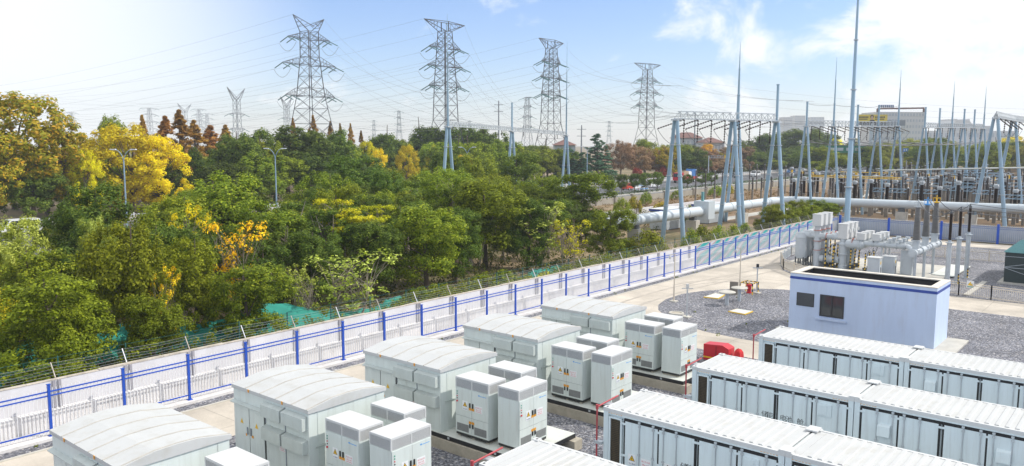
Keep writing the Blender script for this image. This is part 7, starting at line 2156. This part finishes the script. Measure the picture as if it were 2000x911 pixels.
# far belt beyond the highway
far = [
 ('plume', 'autumn', 40, 186, 225, 132, 'huge tree turning from green to rust at the left edge of the photo'),
 ('plume', 'autumn', -40, 230, 160, 128, 'rust and green tree cut by the left edge beyond the highway'),
 ('plume', 'autumn', 105, 250, 110, 130, 'olive tree with rusty tips right of the huge one'),
 ('big', 'dark', 62, 335, 120, 127, 'low dark tree at the foot of the huge rusty tree'),
 ('ginkgo', 'gold', 240, 245, 150, 132, 'tall golden ginkgo right behind the street lamp'),
 ('ginkgo', 'yellow', 310, 268, 110, 128, 'brilliant yellow ginkgo beside the tall golden one'),
 ('ginkgo', 'yellow', 165, 296, 62, 126, 'small yellow ginkgo left of the golden one'),
 ('big', 'mid', 205, 230, 85, 150, 'green tree top rising behind the golden ginkgo'),
 ('plume', 'autumn', 155, 262, 70, 146, 'thin olive tree between the green top and the rusty tree'),
 ('cone', 'rust', 277, 226, 74, 155, 'dark slender conifer behind the golden ginkgo'),
 ('cone', 'rust', 322, 228, 130, 152, 'broad rust coloured conifer behind the yellow ginkgo'),
 ('cone', 'rust', 349, 216, 130, 154, 'tallest rust coloured conifer behind the yellow ginkgo'),
 ('cone', 'rust', 378, 236, 130, 158, 'rust coloured conifer right of the tallest one'),
 ('cone', 'rust', 410, 246, 140, 160, 'short rust coloured conifer beside the dark green crowns'),
 ('cone', 'rust', 440, 245, 110, 162, 'rust coloured conifer half sunk behind the dark green crowns'),
 ('big', 'dark', 385, 290, 75, 130, 'dark tree right of the yellow ginkgo'),
 ('big', 'dark', 465, 257, 120, 132, 'large dark green crown left of the middle street lamp'),
 ('big', 'dark', 560, 250, 140, 136, 'large dark green crown behind the middle street lamp'),
 ('big', 'dark', 645, 258, 110, 138, 'large dark green crown right of the middle street lamp'),
 ('big', 'mid', 510, 300, 110, 127, 'mid green crown in front at the foot of the middle street lamp'),
 ('big', 'dark', 610, 300, 110, 128, 'dark crown in front of the large dark crowns'),
 ('big', 'dark', 430, 320, 90, 126, 'low dark crown left of the middle street lamp'),
 ('cone', 'rust', 572, 232, 50, 172, 'thin conifer before the legs of the largest pylon, left one'),
 ('cone', 'rust', 611, 226, 60, 172, 'thin conifer before the legs of the largest pylon, middle one'),
 ('cone', 'rust', 645, 238, 50, 172, 'thin rusty conifer right of the largest pylon'),
 ('cone', 'rust', 664, 242, 46, 174, 'second thin rusty conifer right of the largest pylon'),
 ('cone', 'rust', 684, 242, 46, 176, 'third thin rusty conifer right of the largest pylon'),
 ('cone', 'rust', 705, 256, 46, 170, 'short rusty conifer left of the yellow trees'),
 ('ginkgo', 'gold', 718, 278, 50, 140, 'soft yellow tree below the small pale pylon'),
 ('ginkgo', 'gold', 795, 285, 50, 140, 'golden yellow tree left of the far gantry'),
 ('ginkgo', 'gold', 850, 286, 44, 142, 'golden tree behind the left leg of the far gantry'),
 ('ginkgo', 'orange', 905, 305, 50, 128, 'orange tree beside the far street lamp'),
 ('ginkgo', 'gold', 740, 292, 40, 134, 'lower yellow tree right of the soft yellow one'),
 ('big', 'dark', 752, 264, 90, 160, 'dark green crown behind the yellow trees'),
 ('big', 'dark', 830, 250, 90, 160, 'dark crown left of the second big pylon'),
 ('big', 'dark', 893, 249, 100, 156, 'dark crown at the foot of the second big pylon'),
 ('big', 'dark', 950, 254, 100, 150, 'dark crown under the beam of the far gantry'),
 ('big', 'mid', 985, 275, 80, 140, 'mid green crown under the beam of the far gantry'),
 ('big', 'mid', 1040, 290, 90, 136, 'mid green crown right of the middle leg of the far gantry'),
 ('big', 'olive', 1070, 288, 70, 134, 'olive crown left of the right leg of the far gantry'),
 ('cedar', 'cedar', 1166, 262, 78, 134, 'tall blue green cedar right of the far gantry'),
 ('cedar', 'cedar', 1108, 286, 74, 132, 'shorter blue green cedar behind the right leg of the far gantry'),
 ('cedar', 'cedar', 1135, 300, 60, 128, 'low blue green cedar under the tall one'),
 ('twiggy', 'brown', 1212, 276, 70, 134, 'round brown leafless tree right of the tall cedar'),
 ('twiggy', 'brown', 1246, 284, 64, 132, 'second brown leafless tree'),
 ('big', 'olive', 1262, 274, 84, 140, 'olive crown beneath the smallest big pylon'),
 ('twiggy', 'brown', 1285, 292, 60, 130, 'third brown leafless tree left of the gantry leg'),
 ('big', 'olive', 1318, 280, 66, 136, 'olive crown behind the left leg of the nearest gantry'),
 ('big', 'haze', 1350, 290, 60, 140, 'soft yellow olive crown under the nearest gantry'),
 ('ginkgo', 'orange', 1382, 282, 40, 138, 'orange tree under the beam of the nearest gantry'),
 ('ginkgo', 'gold', 1366, 300, 34, 134, 'lower golden tree under the beam of the nearest gantry'),
 ('big', 'dark', 1420, 290, 54, 138, 'dark crown between the legs of the nearest gantry'),
 ('big', 'mid', 1452, 284, 56, 138, 'mid green crown behind the middle legs of the nearest gantry'),
 ('big', 'dark', 1490, 262, 90, 140, 'tall dark crown left of the right leg of the nearest gantry'),
 ('big', 'dark', 1542, 253, 125, 140, 'tall dark crown right of the nearest gantry'),
 ('big', 'dark', 1590, 260, 110, 136, 'tall dark crown behind the first spiked A-frame'),
 ('ginkgo', 'yellow', 1626, 266, 46, 138, 'yellow ginkgo behind the second spiked A-frame'),
 ('big', 'haze', 1668, 272, 80, 144, 'soft olive crown behind the green road sign'),
 ('big', 'haze', 1715, 276, 80, 146, 'soft olive crown left of the white office block foot'),
 ('shrub', 'redleaf', 1292, 325, 30, 126.5, 'dark red shrub beyond the highway'),
 ('shrub', 'redleaf', 1245, 328, 26, 126.5, 'smaller dark red shrub beyond the highway'),
]
for k_, lf, px_, yt, w_, Y, lb in far:
    tree_px(k_, lf, px_, yt, w_, Y, lb, group='trees beyond the highway')
rng = random.Random(5)
for j, px_ in enumerate(range(1745, 2060, 26)):
    d = rng.uniform(300, 420)
    lf = rng.choice(('haze', 'haze', 'olive', 'mid', 'gold', 'dark'))
    tree_px(rng.choice(('big', 'big', 'ginkgo')), lf, px_ + rng.uniform(-6, 6), rng.uniform(266, 290), rng.uniform(55, 85), 0, '%s hazy tree from the left in the row beyond the old yard at right' % ORD[j], d=d, group='hazy trees beyond the yard')
for j in range(64):
    px_ = 1300 + (j * 0.618 % 1) * 760; d = 235 + (j * 37 % 110)
    lf = rng.choice(('dark', 'dark', 'dark', 'mid') if 1440 < px_ < 1640 else ('dark', 'autumn', 'olive', 'brown') if px_ < 1440 else ('dark', 'mid', 'olive', 'haze', 'dark'))
    tree_px('big', lf, px_, rng.uniform(276, 300) + (8 if px_ < 1640 else 0), rng.uniform(50, 80), 0, 'low %s crown in the far line of trees along the highway' % {'dark': 'dark green', 'mid': 'green', 'olive': 'olive', 'haze': 'soft yellow', 'autumn': 'rust tinged', 'brown': 'brown'}[lf], d=max(d, row_depth(px_, 127)) if px_ < 1560 else d + 40, group='low %s crowns in the far tree line' % lf)
for j in range(40):
    px_ = -60 + 1180 * ((j * 0.618) % 1); Y = 126 + (j * 13 % 44)
    yt = rng.uniform(275, 315) if px_ > 340 else rng.uniform(300, 345)
    lf = rng.choice(('dark', 'dark', 'mid', 'olive'))
    tree_px('big', lf, px_, yt, rng.uniform(80, 115), Y, 'low %s crown filling the woods beyond the highway' % {'dark': 'dark green', 'mid': 'green', 'olive': 'olive'}[lf], group='low %s crowns beyond the highway' % lf)
# round headed small trees in the median
for j, px_ in enumerate((1188, 1215, 1240, 1262, 1284, 1343, 1372, 1390)):
    d = row_depth(px_, 95.4)
    tree_px('street', 'dark', px_, 342 - 1.5 * j + (0 if j < 5 else 6), 25, 95.4, '%s small round headed tree from the left in the highway median' % ORD[j], group='small round trees in the median')
hd = MB()
# hedge of the median and undergrowth: uncountable leaves
rngn = np.random.default_rng(3)
xs = np.arange(110, 420, 0.9)
cen = np.stack([xs, np.full(len(xs), 95.3) + rngn.normal(0, 0.1, len(xs)), np.full(len(xs), 0.5)], 1)
me = leaf_mesh('median_hedge', cen, np.full(len(xs), 0.55), 28, 0.22, rngn)
me.materials.append(MAT['hedge']); ho = bpy.data.objects.new('median_hedge', me); COL.objects.link(ho)
tag(ho, 'low clipped green hedge running along the highway median', 'hedge', kind='stuff')
xs = np.arange(60, 460, 0.7)
cen = np.stack([xs, np.full(len(xs), 125.6) + rngn.normal(0, 0.5, len(xs)), 0.5 + rngn.random(len(xs)) * 1.3], 1)
me = leaf_mesh('roadside_hedge', cen, np.full(len(xs), 0.8), 46, 0.3, rngn)
me.materials.append(MAT['hedge']); ho = bpy.data.objects.new('roadside_hedge', me); COL.objects.link(ho)
tag(ho, 'dark green shrubbery along the far side of the highway', 'hedge', kind='stuff')
pc, prad = [], []
for k in range(3400):
    px_ = rngn.uniform(-80, 1290); Y = 36.9 + 48 * rngn.random() ** 1.7
    if 1010 < px_ and Y > 70: continue
    if Y > 82: continue
    if k % 4 == 0: Y = rngn.uniform(36.8, 40.5)
    d = row_depth(px_, Y); p = at(px_, 500, d)
    pc.append((p.x, p.y, rngn.uniform(0.1, 0.7))); prad.append(rngn.uniform(0.35, 0.8))
me = leaf_mesh('undergrowth', np.array(pc), np.array(prad), 34, 0.2, rngn, flat=0.7)
me.materials.append(leaf_mat('undergrowth_leaves', (0.03, 0.05, 0.012), (0.07, 0.09, 0.02), (0.20, 0.17, 0.05)))
uo = bpy.data.objects.new('undergrowth', me); COL.objects.link(uo); tag(uo, 'tangled undergrowth of weeds and seedlings below the belt of trees', 'undergrowth', kind='stuff')
# creepers hanging over the wall top
pc, prad = [], []
for k in range(170):
    x_ = rngn.uniform(5, 74)
    if rngn.random() < 0.5: x_ = rngn.choice((20, 27, 34, 36, 52, 64)) + rngn.normal(0, 1.6)
    pc.append((x_, 35.65 + rngn.uniform(0, 0.4), rngn.uniform(1.7, 2.6))); prad.append(rngn.uniform(0.2, 0.42))
me = leaf_mesh('creepers', np.array(pc), np.array(prad), 40, 0.13, rngn)
me.materials.append(LEAF['olive']); co_ = bpy.data.objects.new('creepers', me); COL.objects.link(co_); tag(co_, 'straggling creepers hanging behind the top of the whitewashed wall', 'creepers', kind='stuff')
# small weeds in the gravel and along the kerb
pc, prad = [], []
for k in range(70):
    if k % 2: x_, y_ = rngn.uniform(5, 100), rngn.uniform(33.2, 33.9)
    else: x_, y_ = rngn.uniform(12, 64), rngn.uniform(14.2, 28)
    pc.append((x_, y_, 0.05)); prad.append(rngn.uniform(0.05, 0.16))
me = leaf_mesh('gravel_weeds', np.array(pc), np.array(prad), 22, 0.09, rngn)
me.materials.append(LEAF['olive']); go_ = bpy.data.objects.new('gravel_weeds', me); COL.objects.link(go_); tag(go_, 'small weeds sprouting in the gravel and along the kerb', 'weeds', kind='stuff')
# dry weeds on the bare ground by the pipe
pc, prad = [], []
for k in range(1500):
    x_ = rngn.uniform(88, 190); y_ = rngn.uniform(56, 83)
    pc.append((x_, y_, 0.15)); prad.append(rngn.uniform(0.2, 0.6))
me = leaf_mesh('dry_weeds', np.array(pc), np.array(prad), 16, 0.25, rngn, flat=0.6, aspect=0.25)
me.materials.append(leaf_mat('dry_weed', (0.16, 0.10, 0.05), (0.25, 0.16, 0.08), (0.12, 0.12, 0.04)))
do = bpy.data.objects.new('dry_weeds', me); COL.objects.link(do); tag(do, 'dry brown weeds on the waste ground below the roadside wall', 'weeds', kind='stuff')

# green dust netting thrown over heaps behind the wall
def netting(pts_, wdt, h, label, seed):
    pr = random.Random(seed)
    n, m_ = 26, 9
    vs, fs = [], []
    P_ = [Vector((*p, 0)) for p in pts_]
    for i in range(n + 1):
        f = i / n * (len(P_) - 1); k = min(int(f), len(P_) - 2)
        c = P_[k].lerp(P_[k + 1], f - k); d = (P_[k + 1] - P_[k]).normalized(); s = d.cross(Vector((0, 0, 1)))
        hh = h * (0.85 + 0.15 * math.sin(i * 0.45 + seed)) * math.sin(math.pi * min(1, max(0, i / n)) ** 0.8) ** 0.25 if 0 < i < n else 0.02
        for j in range(m_ + 1):
            u_ = j / m_ * 2 - 1
            fold = 0.07 * math.sin(i * 2.3 + j * 1.7 + seed) + 0.05 * math.sin(j * 3.1 - i * 1.1)
            z = max(0.02, hh * (1 - abs(u_) ** 1.7) + fold + pr.uniform(-0.12, 0.12))
            p = c + s * (u_ * wdt / 2 * (1 + pr.uniform(-0.08, 0.08)))
            vs.append((p.x, p.y, z))
    w1 = m_ + 1
    for i in range(n):
        for j in range(m_):
            fs.append((i * w1 + j, i * w1 + j + 1, (i + 1) * w1 + j + 1, (i + 1) * w1 + j))
    mb = MB(); mb.add(vs, fs); o = mb.build('dust_netting', MAT['netting'], None, True)
    tag(o, label, 'netting', 'green dust netting behind the wall')
netting([(20, 43.5), (26, 41.5), (33, 40.2)], 3.0, 2.3, 'green dust netting over a long heap, under the pale straggly trees', 1)

netting([(32.5, 40.4), (36, 40.0), (40.5, 40.3)], 2.4, 1.5, 'low strip of green dust netting under the second locust, before the egg shaped tree', 2)
netting([(1, 41.5), (7, 42), (13, 41.5)], 3.2, 2.2, 'green dust netting at the left edge behind the low corner tree', 3)
netting([(12, 44), (17, 44), (22, 46)], 3.2, 2.0, 'green dust netting between the olive trees at left', 4)
netting([(53, 42.5), (57, 43), (60, 43.5)], 2.2, 0.7, 'bright green netting sheet seen below the last belt trees', 5)


# ------------------------------------------------------------------ haze
HAZE = 0.0003
if HAZE > 0:
    hm = bpy.data.materials.new('pale_haze')
    hm.use_nodes = True
    t = hm.node_tree
    t.nodes.clear()
    mo = t.nodes.new('ShaderNodeOutputMaterial'); pv = t.nodes.new('ShaderNodeVolumePrincipled')
    pv.inputs['Color'].default_value = (0.86, 0.94, 1.0, 1)
    pv.inputs['Density'].default_value = HAZE
    pv.inputs['Anisotropy'].default_value = 0.0
    t.links.new(pv.outputs[0], mo.inputs['Volume'])
    mb = MB(); mb.box(-1550, -1550, -1, 1550, 1550, 80)
    tag(mb.build('haze', hm), kind='stuff')
